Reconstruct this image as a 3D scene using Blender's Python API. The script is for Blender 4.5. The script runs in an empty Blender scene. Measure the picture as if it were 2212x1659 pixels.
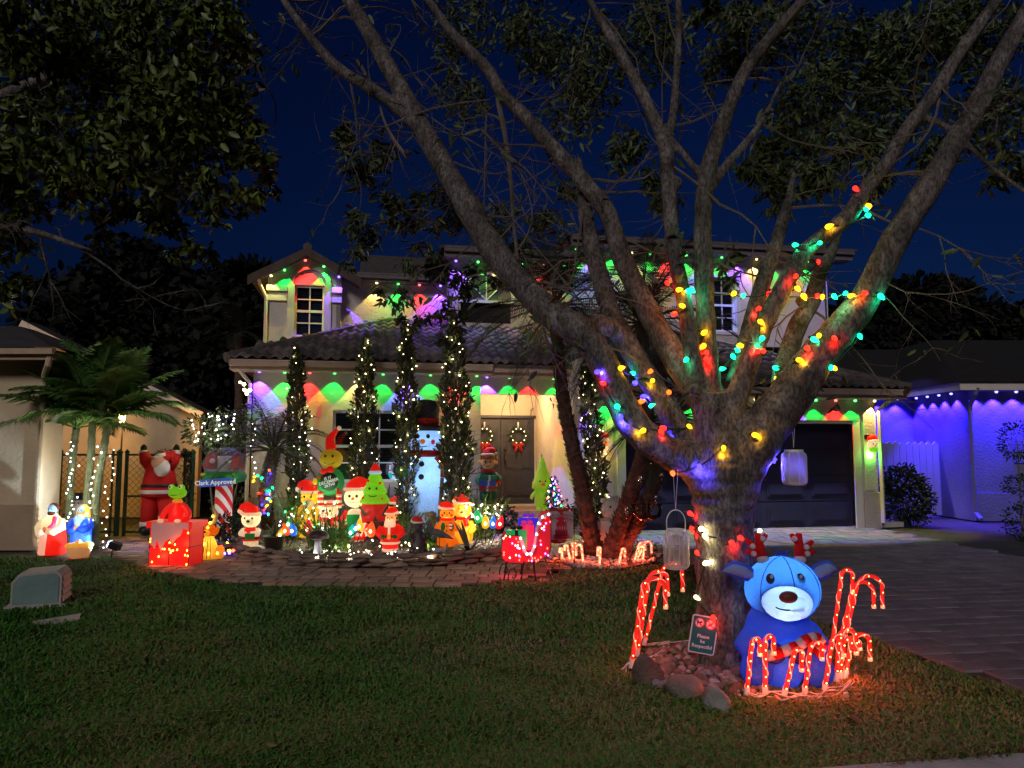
import bpy, math, random
import numpy as np
from mathutils import Vector, Matrix, Euler, noise as mnoise
R = math.radians
S = bpy.context.scene
COL = S.collection
rnd = random.Random(7)
# ------------------------------------------------------------------ camera, sky, moonlight, exposure
FOC, PITCH, CZ = 1600.0, R(5), 1.62          # focal length in units of a 2212 px wide frame
cam = bpy.data.cameras.new('camera'); camo = bpy.data.objects.new('camera', cam); COL.objects.link(camo)
camo.location = (0, 0, CZ); camo.rotation_euler = (R(90) + PITCH, 0, 0)
cam.sensor_width = 36; cam.lens = 36 * FOC / 2212; cam.clip_start = .05; cam.clip_end = 2000
S.camera = camo
wd = bpy.data.worlds.new('World'); S.world = wd; wd.use_nodes = True
nt = wd.node_tree; nt.nodes.clear()
sky = nt.nodes.new('ShaderNodeTexSky'); sky.sky_type = 'NISHITA'; sky.sun_disc = False
sky.sun_elevation = R(-3.0); sky.sun_rotation = R(20); sky.altitude = 0
mul = nt.nodes.new('ShaderNodeMix'); mul.data_type = 'RGBA'; mul.blend_type = 'MULTIPLY'; mul.inputs[0].default_value = 1
mul.inputs[7].default_value = (.05, .22, 1.0, 1)
bg = nt.nodes.new('ShaderNodeBackground'); bg.inputs[1].default_value = .2
wo = nt.nodes.new('ShaderNodeOutputWorld')
nt.links.new(sky.outputs[0], mul.inputs[6]); nt.links.new(mul.outputs[2], bg.inputs[0]); nt.links.new(bg.outputs[0], wo.inputs[0])
sl = bpy.data.lights.new('sun', 'SUN'); sl.energy = .98; sl.angle = R(14); sl.color = (1, .92, .90)
so = bpy.data.objects.new('sun', sl); COL.objects.link(so)
so.rotation_euler = (R(63), 0, R(-16))         # low light from behind the camera, as the street gives
S.view_settings.view_transform = 'Standard'; S.view_settings.look = 'None'
S.view_settings.exposure = 0; S.view_settings.gamma = 1
try: S.view_settings.use_curve_mapping = False
except Exception: pass
S.render.engine = 'CYCLES'
S.cycles.use_denoising = True
S.cycles.max_bounces = 6; S.cycles.diffuse_bounces = 2; S.cycles.glossy_bounces = 2; S.cycles.transmission_bounces = 4
S.cycles.sample_clamp_indirect = 3
S.cycles.caustics_reflective = False; S.cycles.caustics_refractive = False

# ------------------------------------------------------------------ placing helpers
def ray(u, v):
    a = (u - 1106) / FOC; b = (829.5 - v) / FOC
    return Vector((a, math.cos(PITCH) - b * math.sin(PITCH), math.sin(PITCH) + b * math.cos(PITCH)))
def W(u, v, Y):
    d = ray(u, v); return d * (Y / d.y) + Vector((0, 0, CZ))
def G(u, v, z=0.0):
    d = ray(u, v); return d * ((z - CZ) / d.z) + Vector((0, 0, CZ))

# ------------------------------------------------------------------ materials
_m = {}
def mat(name, col, rough=.8, var=.25, scale=8, bump=0, bscale=None, metal=0, spec=.3, col2=None, coords='Object', island=0, trans=0, emit=None, es=0, detail=5, stretch=None):
    if name in _m: return _m[name]
    m = bpy.data.materials.new(name); m.use_nodes = True
    n = m.node_tree.nodes; l = m.node_tree.links; b = n['Principled BSDF']
    b.inputs['Roughness'].default_value = rough; b.inputs['Metallic'].default_value = metal
    b.inputs['Specular IOR Level'].default_value = spec
    c = (*col, 1); tc = n.new('ShaderNodeTexCoord'); src = tc.outputs[coords]
    if stretch:
        mp = n.new('ShaderNodeMapping'); mp.inputs['Scale'].default_value = stretch; l.new(src, mp.inputs[0]); src = mp.outputs[0]
    out = None
    if var or col2:
        no = n.new('ShaderNodeTexNoise'); no.inputs['Scale'].default_value = scale; no.inputs['Detail'].default_value = detail
        l.new(src, no.inputs['Vector'])
        rp = n.new('ShaderNodeValToRGB'); rp.color_ramp.elements[0].position = .3; rp.color_ramp.elements[1].position = .7
        a = tuple(x * (1 - var) for x in col); bb = col2 if col2 else tuple(min(1, x * (1 + var)) for x in col)
        rp.color_ramp.elements[0].color = (*a, 1); rp.color_ramp.elements[1].color = (*bb, 1)
        l.new(no.outputs['Fac'], rp.inputs[0]); out = rp.outputs[0]
        if island:
            g = n.new('ShaderNodeNewGeometry'); hs = n.new('ShaderNodeHueSaturation')
            mr = n.new('ShaderNodeMapRange'); mr.inputs[3].default_value = 1 - island; mr.inputs[4].default_value = 1 + island
            l.new(g.outputs['Random Per Island'], mr.inputs[0]); l.new(mr.outputs[0], hs.inputs['Value']); l.new(out, hs.inputs['Color']); out = hs.outputs[0]
        l.new(out, b.inputs['Base Color'])
    else: b.inputs['Base Color'].default_value = c
    if bump:
        nb = n.new('ShaderNodeTexNoise'); nb.inputs['Scale'].default_value = bscale or scale * 4; nb.inputs['Detail'].default_value = 6
        l.new(src, nb.inputs['Vector']); bp = n.new('ShaderNodeBump'); bp.inputs['Strength'].default_value = bump; bp.inputs['Distance'].default_value = .02
        l.new(nb.outputs['Fac'], bp.inputs['Height']); l.new(bp.outputs[0], b.inputs['Normal'])
    if trans: b.inputs['Transmission Weight'].default_value = trans
    if emit:
        b.inputs['Emission Color'].default_value = (*emit, 1); b.inputs['Emission Strength'].default_value = es
    _m[name] = m; return m
def glow(name, col, es=.5, base=None, thin=False):
    """gives off light of its own colour: lit plastic, lamps, also some unlit things"""
    if name in _m: return _m[name]
    m = mat(name, base or tuple(min(.8, x) for x in col), .45, var=0, emit=col, es=es)
    n = m.node_tree.nodes; l = m.node_tree.links; b = n['Principled BSDF']
    if thin:
        t = n.new('ShaderNodeBsdfTranslucent'); t.inputs[0].default_value = (*[min(.85, x) for x in col], 1); x = n.new('ShaderNodeMixShader'); x.inputs[0].default_value = .5; o = n['Material Output']
        l.new(b.outputs[0], x.inputs[1]); l.new(t.outputs[0], x.inputs[2]); l.new(x.outputs[0], o.inputs[0])
    return m
def shell(name, col, e=.05):
    """thin inflated cloth that lets the lamp inside shine through"""
    if name in _m: return _m[name]
    m = bpy.data.materials.new(name); m.use_nodes = True; n = m.node_tree.nodes; l = m.node_tree.links; n.clear()
    d = n.new('ShaderNodeBsdfDiffuse'); t = n.new('ShaderNodeBsdfTranslucent'); mx = n.new('ShaderNodeMixShader'); o = n.new('ShaderNodeOutputMaterial')
    tc = n.new('ShaderNodeTexCoord'); no = n.new('ShaderNodeTexNoise'); no.inputs['Scale'].default_value = 15; no.inputs['Detail'].default_value = 4; no.inputs['Distortion'].default_value = .8; bp = n.new('ShaderNodeBump'); bp.inputs['Strength'].default_value = .8; bp.inputs['Distance'].default_value = .03
    l.new(tc.outputs['Object'], no.inputs[0]); l.new(no.outputs['Fac'], bp.inputs['Height']); l.new(bp.outputs[0], d.inputs['Normal']); l.new(bp.outputs[0], t.inputs['Normal'])
    d.inputs[0].default_value = (*col, 1); t.inputs[0].default_value = (*col, 1); mx.inputs[0].default_value = .6
    l.new(d.outputs[0], mx.inputs[1]); l.new(t.outputs[0], mx.inputs[2]); l.new(mx.outputs[0], o.inputs[0])
    _m[name] = m; return m

# ------------------------------------------------------------------ mesh builder
def frame_of(d):
    d = Vector(d).normalized(); a = Vector((0, 0, 1)) if abs(d.z) < .95 else Vector((1, 0, 0))
    x = d.cross(a).normalized(); return x, x.cross(d).normalized()
class MB:
    def __init__(s): s.v = []; s.f = []; s.m = []
    def add(s, vs, fs, m=0):
        o = len(s.v); s.v += [tuple(x) for x in vs]; s.f += [tuple(i + o for i in f) for f in fs]; s.m += [m] * len(fs); return s
    def box(s, c, d, rot=None, m=0, taper=1):
        q = []
        for z in (-1, 1):
            k = taper if z > 0 else 1
            for x, y in ((-1, -1), (1, -1), (1, 1), (-1, 1)):
                p = Vector((x * d[0] / 2 * k, y * d[1] / 2 * k, z * d[2] / 2))
                if rot is not None: p = rot @ p
                q.append(p + Vector(c))
        return s.add(q, [(3, 2, 1, 0), (4, 5, 6, 7), (0, 1, 5, 4), (1, 2, 6, 5), (2, 3, 7, 6), (3, 0, 4, 7)], m)
    def b2(s, x0, x1, y0, y1, z0, z1, m=0): return s.box(((x0 + x1) / 2, (y0 + y1) / 2, (z0 + z1) / 2), (abs(x1 - x0), abs(y1 - y0), abs(z1 - z0)), m=m)
    def tube(s, pts, r, n=8, m=0, cap=True):
        pts = [Vector(p) for p in pts]; rs = r if isinstance(r, (list, tuple)) else [r] * len(pts)
        vs = []; fs = []; px = None
        for i, p in enumerate(pts):
            d = (pts[min(i + 1, len(pts) - 1)] - pts[max(i - 1, 0)])
            if d.length < 1e-9: d = Vector((0, 0, 1))
            d.normalize()
            if px is None: x, y = frame_of(d)
            else:
                x = (px - d * px.dot(d)); x = x.normalized() if x.length > 1e-6 else frame_of(d)[0]; y = x.cross(d)
            px = x
            for k in range(n):
                a = 2 * math.pi * k / n; vs.append(p + (x * math.cos(a) + y * math.sin(a)) * rs[i])
        for i in range(len(pts) - 1):
            for k in range(n):
                a = i * n + k; b = i * n + (k + 1) % n; fs.append((a, b, b + n, a + n))
        if cap: fs.append(tuple(range(n - 1, -1, -1))); fs.append(tuple((len(pts) - 1) * n + k for k in range(n)))
        return s.add(vs, fs, m)
    def lathe(s, prof, c=(0, 0, 0), n=14, m=0, rot=None):
        vs = []; fs = []; k = len(prof)
        for r, z in prof:
            for i in range(n):
                a = 2 * math.pi * i / n; p = Vector((max(r, 1e-4) * math.cos(a), max(r, 1e-4) * math.sin(a), z))
                if rot is not None: p = rot @ p
                vs.append(p + Vector(c))
        for j in range(k - 1):
            for i in range(n): fs.append((j * n + i, j * n + (i + 1) % n, (j + 1) * n + (i + 1) % n, (j + 1) * n + i))
        fs.append(tuple(range(n - 1, -1, -1))); fs.append(tuple((k - 1) * n + i for i in range(n)))
        return s.add(vs, fs, m)
    def ell(s, c, r, n=12, k=8, m=0, rot=None):
        if not isinstance(r, (tuple, list)): r = (r, r, r)
        vs = [Vector((0, 0, -r[2]))]; fs = []
        for j in range(1, k):
            t = -math.pi / 2 + math.pi * j / k
            for i in range(n):
                a = 2 * math.pi * i / n; vs.append(Vector((r[0] * math.cos(t) * math.cos(a), r[1] * math.cos(t) * math.sin(a), r[2] * math.sin(t))))
        vs.append(Vector((0, 0, r[2])))
        for i in range(n): fs.append((0, 1 + (i + 1) % n, 1 + i))
        for j in range(k - 2):
            for i in range(n):
                a = 1 + j * n + i; b = 1 + j * n + (i + 1) % n; fs.append((a, b, b + n, a + n))
        t = len(vs) - 1
        for i in range(n): fs.append((t, 1 + (k - 2) * n + i, 1 + (k - 2) * n + (i + 1) % n))
        if rot is not None: vs = [rot @ p for p in vs]
        return s.add([p + Vector(c) for p in vs], fs, m)
    def prism(s, poly, y0, y1, m=0):
        """outline in x,z pushed through y0..y1"""
        n = len(poly); vs = [(x, y0, z) for x, z in poly] + [(x, y1, z) for x, z in poly]
        fs = [tuple(range(n)), tuple(range(2 * n - 1, n - 1, -1))] + [(i, i + n, (i + 1) % n + n, (i + 1) % n) for i in range(n)]
        return s.add(vs, fs, m)
    def slab(s, poly, z0, z1, m=0):
        n = len(poly); vs = [(x, y, z0) for x, y in poly] + [(x, y, z1) for x, y in poly]
        fs = [tuple(range(n - 1, -1, -1)), tuple(range(n, 2 * n))] + [(i, (i + 1) % n, (i + 1) % n + n, i + n) for i in range(n)]
        return s.add(vs, fs, m)
    def mesh(s, name, mats, smooth=False):
        me = bpy.data.meshes.new(name); me.from_pydata(s.v, [], s.f)
        for m in (mats if isinstance(mats, (list, tuple)) else [mats]): me.materials.append(m)
        if any(s.m): me.polygons.foreach_set('material_index', s.m)
        if smooth: me.polygons.foreach_set('use_smooth', [True] * len(me.polygons))
        me.update(); return me
    def obj(s, name, mats, parent=None, smooth=False, **kw): return link(name, s.mesh(name, mats, smooth), parent, **kw)
def link(name, data, parent=None, loc=None, rot=None, scale=None, kind=None, label=None):
    o = bpy.data.objects.new(name, data); COL.objects.link(o)
    if parent: o.parent = parent
    if loc is not None: o.location = loc
    if rot is not None: o.rotation_euler = rot
    if scale is not None: o.scale = scale
    if kind: o['kind'] = kind
    if label: o['label'] = label
    return o
def tag(o, label, cat, group=None):
    o['label'] = label; o['category'] = cat
    if group: o['group'] = group
    return o
def thing(name, label, cat, loc=(0, 0, 0), rz=0, group=None, scale=1):
    o = bpy.data.objects.new(name, None); COL.objects.link(o); o.location = loc; o.rotation_euler = (0, 0, rz); o.scale = (scale,) * 3; o.empty_display_size = .1
    return tag(o, label, cat, group)
def lamp(name, kind, loc, energy, col, parent=None, r=.02, rot=(0, 0, 0), size=None, blend=None):
    l = bpy.data.lights.new(name, kind); l.energy = energy; l.color = col; l.shadow_soft_size = r
    if size: l.spot_size = R(size); l.spot_blend = blend
    o = bpy.data.objects.new(name, l); COL.objects.link(o); o.location = loc; o.rotation_euler = rot
    if parent: o.parent = parent
    return o
def text_mesh(txt, size, parent, name, m, loc, rot, align='CENTER', bold=0, ext=.001, spacing=1.0, font_scale_x=1):
    c = bpy.data.curves.new(name, 'FONT'); c.body = txt; c.size = size; c.align_x = align; c.align_y = 'CENTER'; c.extrude = ext; c.offset = bold; c.resolution_u = 2; c.space_line = spacing
    t = bpy.data.objects.new(name, c); COL.objects.link(t)
    me = bpy.data.meshes.new_from_object(t); bpy.data.objects.remove(t); me.materials.clear(); me.materials.append(m)
    return link(name, me, parent, loc, rot, scale=(font_scale_x, 1, 1))
def inpoly(x, y, P):
    c = False; j = len(P) - 1
    for i in range(len(P)):
        if (P[i][1] > y) != (P[j][1] > y) and x < (P[j][0] - P[i][0]) * (y - P[i][1]) / (P[j][1] - P[i][1]) + P[i][0]: c = not c
        j = i
    return c
def gpoly(pts, z=0): return [tuple(G(u, v, z)[:2]) for u, v in pts]
def smooth_path(pts, n=6):
    """Catmull-Rom through points"""
    P = [Vector(p) for p in pts]; out = []
    for i in range(len(P) - 1):
        a = P[max(i - 1, 0)]; b = P[i]; c = P[i + 1]; d = P[min(i + 2, len(P) - 1)]
        for k in range(n):
            t = k / n; out.append(.5 * ((2 * b) + (c - a) * t + (2 * a - 5 * b + 4 * c - d) * t * t + (3 * b - a - 3 * c + d) * t ** 3))
    out.append(P[-1]); return out
def lerp_list(a, n):
    return [float(np.interp(i / (n - 1) * (len(a) - 1), range(len(a)), a)) for i in range(n)]
def raw_mesh(name, V, F, m, smooth=False):
    """numpy verts (n,3) and faces (k,3|4)"""
    me = bpy.data.meshes.new(name); k = F.shape[1]
    me.vertices.add(len(V)); me.vertices.foreach_set('co', V.astype(np.float32).ravel())
    me.loops.add(F.size); me.loops.foreach_set('vertex_index', F.astype(np.int32).ravel())
    me.polygons.add(len(F)); me.polygons.foreach_set('loop_start', np.arange(0, F.size, k, dtype=np.int32)); me.polygons.foreach_set('loop_total', np.full(len(F), k, np.int32))
    if smooth: me.polygons.foreach_set('use_smooth', np.ones(len(F), bool))
    for x in (m if isinstance(m, (list, tuple)) else [m]): me.materials.append(x)
    me.update(calc_edges=True); return me

# ------------------------------------------------------------------ shared materials
STUC = mat('stucco', (.52, .48, .42), .9, .10, 3, bump=.6, bscale=22)
STUCB = mat('stucco_base', (.36, .31, .26), .9, .12, 3, bump=.6, bscale=22)
TRIM = mat('painted_trim', (.55, .50, .45), .7, .06, 4, bump=.15)
WHITE = mat('white_paint', (.72, .70, .68), .5, .06, 6)
GDOOR = mat('navy_door_paint', (.022, .021, .05), .45, .12, 5)
DOORM = mat('grey_door_paint', (.042, .046, .068), .45, .08, 5)
TILE = mat('roof_tile_clay', (.085, .07, .068), .85, .35, 6, bump=.3)
GLASS = mat('window_glass', (.02, .02, .025), .08, 0, spec=.6)
BLIND = mat('blind_slats', (.16, .14, .15), .7, .05)
BLACK = mat('black_metal', (.02, .02, .022), .4, .1, 20, metal=.3)
BRASS = mat('dark_bronze', (.05, .04, .035), .35, .1, 20, metal=.7)
# ================================================================== GROUND
SOIL = mat('soil', (.075, .052, .035), .95, .35, 3, bump=.8, bscale=30)
DIRT = mat('lawn_soil', (.045, .043, .024), .95, .3, 2, bump=.8, bscale=40)
CONC = mat('sidewalk_concrete', (.42, .40, .38), .9, .12, 3, bump=.4, bscale=60)
PAVE = mat('brick_paver', (.28, .175, .125), .85, .3, 3, bump=.5, bscale=40)
PAVE2 = mat('paver_dark', (.20, .14, .11), .85, .3, 3, bump=.5, bscale=40)
PAVE3 = mat('paver_pale', (.34, .23, .17), .85, .3, 3, bump=.5, bscale=40)
JOINT = mat('paver_joint_sand', (.075, .062, .062), .95, .3, 20)
DPAVE = mat('driveway_paver', (.185, .15, .18), .85, .25, 3, bump=.5, bscale=40)
DPAVE2 = mat('driveway_paver_dark', (.15, .125, .15), .85, .25, 3, bump=.5, bscale=40)
def sheet(name, poly, z, m):
    b = MB(); b.add([(x, y, z) for x, y in poly], [tuple(range(len(poly)))]); return b.obj(name, m, kind='structure')
sheet('ground', [(-400, -60), (400, -60), (400, 600), (-400, 600)], -.03, DIRT)
DRV = gpoly([(1340, 1160), (1400, 1206), (1500, 1222), (1620, 1268), (1747, 1331), (1838, 1360), (1944, 1401), (2250, 1508)]) + [(7.0, 5.2), (12, 9.0)] + gpoly([(2212, 1204), (1953, 1154)]) + [(7.4, 15.9), (2.2, 14.9)]
drive = sheet('driveway', DRV, -.012, JOINT)
OUT = [(212, 1172), (240, 1190), (285, 1213), (345, 1234), (430, 1248), (560, 1259), (760, 1264), (1000, 1263), (1110, 1250), (1200, 1232), (1330, 1212), (1400, 1206), (1340, 1160)]
INN = [(1225, 1150), (1180, 1110), (1105, 1110), (1096, 1200), (1030, 1217), (900, 1226), (760, 1228), (640, 1222), (540, 1206), (450, 1190), (405, 1170), (330, 1160), (270, 1160)]
PATH = gpoly(OUT + INN)
path = sheet('garden_path', PATH, -.008, JOINT)
def pavers(parent, P, sx, sy, ang, mats, z, h, cap, name='paver', key=None, g=.006):
    ca, sa = math.cos(ang), math.sin(ang)
    loc = [(x * ca + y * sa, -x * sa + y * ca) for x, y in P]
    x0, x1 = min(p[0] for p in loc), max(p[0] for p in loc); y0, y1 = min(p[1] for p in loc), max(p[1] for p in loc)
    meshes = []
    for m in mats:
        for w in (sx, sx * .68, sx * 1.3):
            b = MB(); b.box((0, 0, h / 2), (w - 2 * g, sy - 2 * g, h), taper=.965); meshes.append((b.mesh(name, m), w, m))
    rr = random.Random(3); its = []; j = 0; y = y0
    while y < y1:
        x = x0 - rr.random() * sx
        while x < x1:
            k = rr.randrange(3); w = (sx, sx * .68, sx * 1.3)[k]; xc, yc = x + w / 2, y + sy / 2; x += w
            X, Y = xc * ca - yc * sa, xc * sa + yc * ca
            if inpoly(X, Y, P) and Y > 1: its.append((X, Y, k))
        y += sy
    its.sort(key=key or (lambda q: q[1]))
    rest = [MB() for m in mats]
    for i, (X, Y, k) in enumerate(its):
        q = rr.randrange(len(mats)); rz = ang + rr.uniform(-.015, .015); dz = rr.uniform(-.004, .003)
        if i < cap: link(name, meshes[q * 3 + k][0], parent, (X, Y, z + dz), (rr.uniform(-.01, .01), rr.uniform(-.01, .01), rz))
        else: rest[q].box((X, Y, z + dz + h / 2), (meshes[q * 3 + k][1] - 2 * g, sy - 2 * g, h), Matrix.Rotation(rz, 3, 'Z'), taper=.965)
    for q, b in enumerate(rest):
        if b.f: b.obj(name + '_field', mats[q], parent, kind='stuff')
pavers(path, PATH, .26, .2, R(-2), [PAVE, PAVE2, PAVE3], -.02, .03, 290)
pavers(drive, DRV, .28, .22, R(8), [DPAVE, DPAVE2], -.024, .03, 290, key=lambda q: math.hypot(q[0] - 3.2, q[1] - 5.5), g=.003)
WALKP = gpoly([(1500, 1687), (1845, 1659), (2212, 1632), (2400, 1618)]) + [(4.5, 2.0), (1, 1.6)]
sidewalk = MB().slab(WALKP, -.03, .015).obj('sidewalk', CONC, kind='structure')
BEDL = gpoly([(430, 1188), (540, 1207), (640, 1221), (760, 1225), (900, 1223), (1030, 1214), (1088, 1200), (1100, 1150)])
BED = BEDL + [(-.65, 13.4), (-9.6 + 4.4, 13.6), (-6.4, 13.2)]
bed = MB().slab(BED, -.02, .06).obj('planting_bed', SOIL, kind='structure')
# raised bed edging: flat dry-laid stones, each one on its own
edging = thing('stone_edging', 'low dry-laid stone edging curved along the front of the planting bed', 'edging', (0, 0, 0))
STONE = mat('edging_stone', (.15, .115, .09), .9, .4, 5, bump=.7, bscale=25)
STONE2 = mat('edging_stone_tan', (.24, .18, .125), .9, .4, 5, bump=.7, bscale=25)
def rock_mesh(seed, m, sx=1, sy=1, sz=.6, n=9, k=6, name='rock'):
    rr = random.Random(seed); b = MB(); b.ell((0, 0, 0), (1, 1, 1), n, k)
    dirs = [(Vector((rr.gauss(0, 1), rr.gauss(0, 1), rr.gauss(0, 1))).normalized(), rr.uniform(.55, .95)) for _ in range(9)]
    out = []
    for p in b.v:
        p = Vector(p)
        for d, t in dirs:
            s_ = p.dot(d)
            if s_ > t: p -= d * (s_ - t) * .9
        out.append((p.x * sx, p.y * sy, p.z * sz))
    b.v = out; return b.mesh(name, m)
SM = [rock_mesh(i, STONE2 if i % 3 == 0 else STONE, .19, .13, .042, name='edging_stone') for i in range(8)]
pth = smooth_path([Vector((*p, 0)) for p in BEDL], 8)
d = 0; last = pth[0]; seg = []
for p in pth[1:]:
    seg.append((last, p)); last = p
total = sum((b - a).length for a, b in seg)
def at_len(t):
    for a, b in seg:
        L = (b - a).length
        if t <= L: return a + (b - a) * (t / L if L else 0), (b - a)
        t -= L
    return seg[-1][1], seg[-1][1] - seg[-1][0]
for lay in range(3):
    t = lay * .13
    while t < total:
        p, dd = at_len(t); a = math.atan2(dd.y, dd.x) + rnd.uniform(-.15, .15); s = rnd.uniform(.75, 1.3)
        link('edging_stone', rnd.choice(SM), edging, (p.x, p.y + .03 * lay + rnd.uniform(-.02, .02), .025 + lay * .055), (rnd.uniform(-.06, .06), rnd.uniform(-.06, .06), a), (s, rnd.uniform(.8, 1.1), rnd.uniform(.8, 1.15)))
        t += .30 * s + .02

# ================================================================== HOUSE
OX, OY, TH = 4.6, 14.9, R(11)
house = thing('house', 'two storey beige stucco house with tiled roof and coloured eave lights', 'house', (OX, OY, 0), TH)
HM = Matrix.Translation((OX, OY, 0)) @ Matrix.Rotation(TH, 4, 'Z')
def Hw(x, y, z): return HM @ Vector((x, y, z))
def wall(name, x0, x1, z0, z1, y, holes=(), th=.2, m=STUC, parent=house, axis='x'):
    """wall face at y (towards the camera) with real openings; axis 'y' makes a side wall at x=y"""
    xs = sorted({x0, x1} | {h[0] for h in holes} | {h[1] for h in holes}); zs = sorted({z0, z1} | {h[2] for h in holes} | {h[3] for h in holes})
    b = MB(); P = (lambda a, d, z: (a, y + d, z)) if axis == 'x' else (lambda a, d, z: (y + d, a, z))
    inh = lambda a, z: any(h[0] < a < h[1] and h[2] < z < h[3] for h in holes)
    for i in range(len(xs) - 1):
        for j in range(len(zs) - 1):
            if inh((xs[i] + xs[i + 1]) / 2, (zs[j] + zs[j + 1]) / 2): continue
            for d in (0, th): b.add([P(xs[i], d, zs[j]), P(xs[i + 1], d, zs[j]), P(xs[i + 1], d, zs[j + 1]), P(xs[i], d, zs[j + 1])], [(0, 1, 2, 3)])
    for a0, a1, c0, c1 in list(holes) + [(x0, x1, z0, z1)]:
        q = [(a0, c0), (a1, c0), (a1, c1), (a0, c1)]
        for k in range(4):
            (p0, r0), (p1, r1) = q[k], q[(k + 1) % 4]
            b.add([P(p0, 0, r0), P(p1, 0, r1), P(p1, th, r1), P(p0, th, r0)], [(0, 1, 2, 3)])
    return b.obj(name, m, parent)
EA = 2.66
# garage wing
wall('wall', -3.48, 3.05, 0, EA, 0, [(-2.44, 2.66, -.01, 2.14)])
wall('wall', .2, 3.3, 0, 2.9, -3.48, axis='y', th=.15)
wall('wall', .2, 6, 0, EA, 2.85, axis='y')
wall('wall_base_trim', 2.70, 3.08, 0, .72, -.035, th=.03, m=STUCB)
wall('wall_base_trim', -3.46, -2.62, 0, .72, -.035, th=.03, m=STUCB)
b = MB(); b.b2(2.74, 2.99, -.03, .0, .76, 2.62); b.obj('wall_panel', STUC, house)
b = MB(); b.b2(-2.62, -2.45, -.04, .0, 0, 2.2); b.b2(2.5, 2.655, -.03, 0, 0, 2.2); b.b2(-2.62, 2.655, -.035, 0, 2.2, 2.32); b.obj('door_casing', TRIM, house)
gd = MB().b2(-2.44, 2.66, .36, .40, 0, 2.14).obj('garage_door', GDOOR, house)
for r in range(4):
    MB().b2(-2.43, 2.65, .335, .36, r * .535 + .012, r * .535 + .523).obj('door_section', GDOOR, gd)
    for c in range(5):
        x = -2.44 + 1.02 * c; b = MB(); z = r * .535
        b.box((x + .51, .332, z + .265), (.84, .02, .33), taper=1); b.box((x + .51, .318, z + .265), (.72, .02, .23)); b.obj('raised_panel', GDOOR, gd)
for x in (.80, .62): MB().b2(x, x + .03, .30, .32, 1.72, 2.02).obj('handle', mat('pewter', (.3, .3, .32), .4, .1, metal=.6), gd)
# left wing with the big window
wall('wall', -9.5, -5.15, 0, 3.16, .9, [(-8.02, -6.25, .98, 2.36)])
wall('wall', 1.1, 6, 0, 3.16, -9.5, axis='y', th=.15)
wall('wall_base_trim', -9.52, -5.13, 0, .72, .865, th=.03, m=STUCB)
b = MB(); b.b2(-8.24, -8.02, .86, .9, .80, 2.52); b.b2(-6.25, -6.03, .86, .9, .80, 2.52); b.b2(-8.02, -6.25, .86, .9, 2.36, 2.52); b.b2(-8.30, -5.97, .84, .9, .80 - .06, .90); b.obj('window_surround', TRIM, house)
def window(x0, x1, z0, z1, y, nx, nz, parent=house, blinds=True, arch=None, fr=.05):
    w = MB(); w.b2(x0, x0 + fr, y, y + .06, z0, z1); w.b2(x1 - fr, x1, y, y + .06, z0, z1); w.b2(x0 + fr, x1 - fr, y, y + .06, z0, z0 + fr); w.b2(x0 + fr, x1 - fr, y, y + .06, z1 - fr, z1)
    o = w.obj('window', WHITE, parent); dx = (x1 - x0 - 2 * fr) / nx; dz = (z1 - z0 - 2 * fr) / nz
    for i in range(1, nx): MB().b2(x0 + fr + dx * i - .014, x0 + fr + dx * i + .014, y + .01, y + .045, z0 + fr, z1 - fr).obj('muntin', WHITE, o)
    for j in range(1, nz):
        t = .028 if (j * 2 == nz) else .013
        MB().b2(x0 + fr, x1 - fr, y + .004, y + .042, z0 + fr + dz * j - t, z0 + fr + dz * j + t).obj('muntin', WHITE, o)
    for i in range(nx):
        for j in range(nz): MB().b2(x0 + fr + dx * i, x0 + fr + dx * (i + 1), y + .03, y + .036, z0 + fr + dz * j, z0 + fr + dz * (j + 1)).obj('pane', GLASSP, o)
    if blinds:
        bl = MB(); z = z0 + fr
        while z < z1 - fr: bl.box(((x0 + x1) / 2, y + .10, z), (x1 - x0, .045, .004), Matrix.Rotation(.7, 3, 'X')); z += .045
        bl.obj('blind', BLIND, o, kind='stuff')
    return o
GLASSP = bpy.data.materials.new('window_pane'); GLASSP.use_nodes = True
_n = GLASSP.node_tree.nodes; _l = GLASSP.node_tree.links; _n.clear(); _t = _n.new('ShaderNodeBsdfTransparent'); _g = _n.new('ShaderNodeBsdfGlossy'); _g.inputs['Roughness'].default_value = .05; _x = _n.new('ShaderNodeMixShader'); _x.inputs[0].default_value = .12; _o = _n.new('ShaderNodeOutputMaterial'); _t.inputs[0].default_value = (.7, .7, .75, 1)
_l.new(_t.outputs[0], _x.inputs[1]); _l.new(_g.outputs[0], _x.inputs[2]); _l.new(_x.outputs[0], _o.inputs[0])
window(-8.02, -6.25, .98, 2.36, .98, 4, 4)
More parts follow.
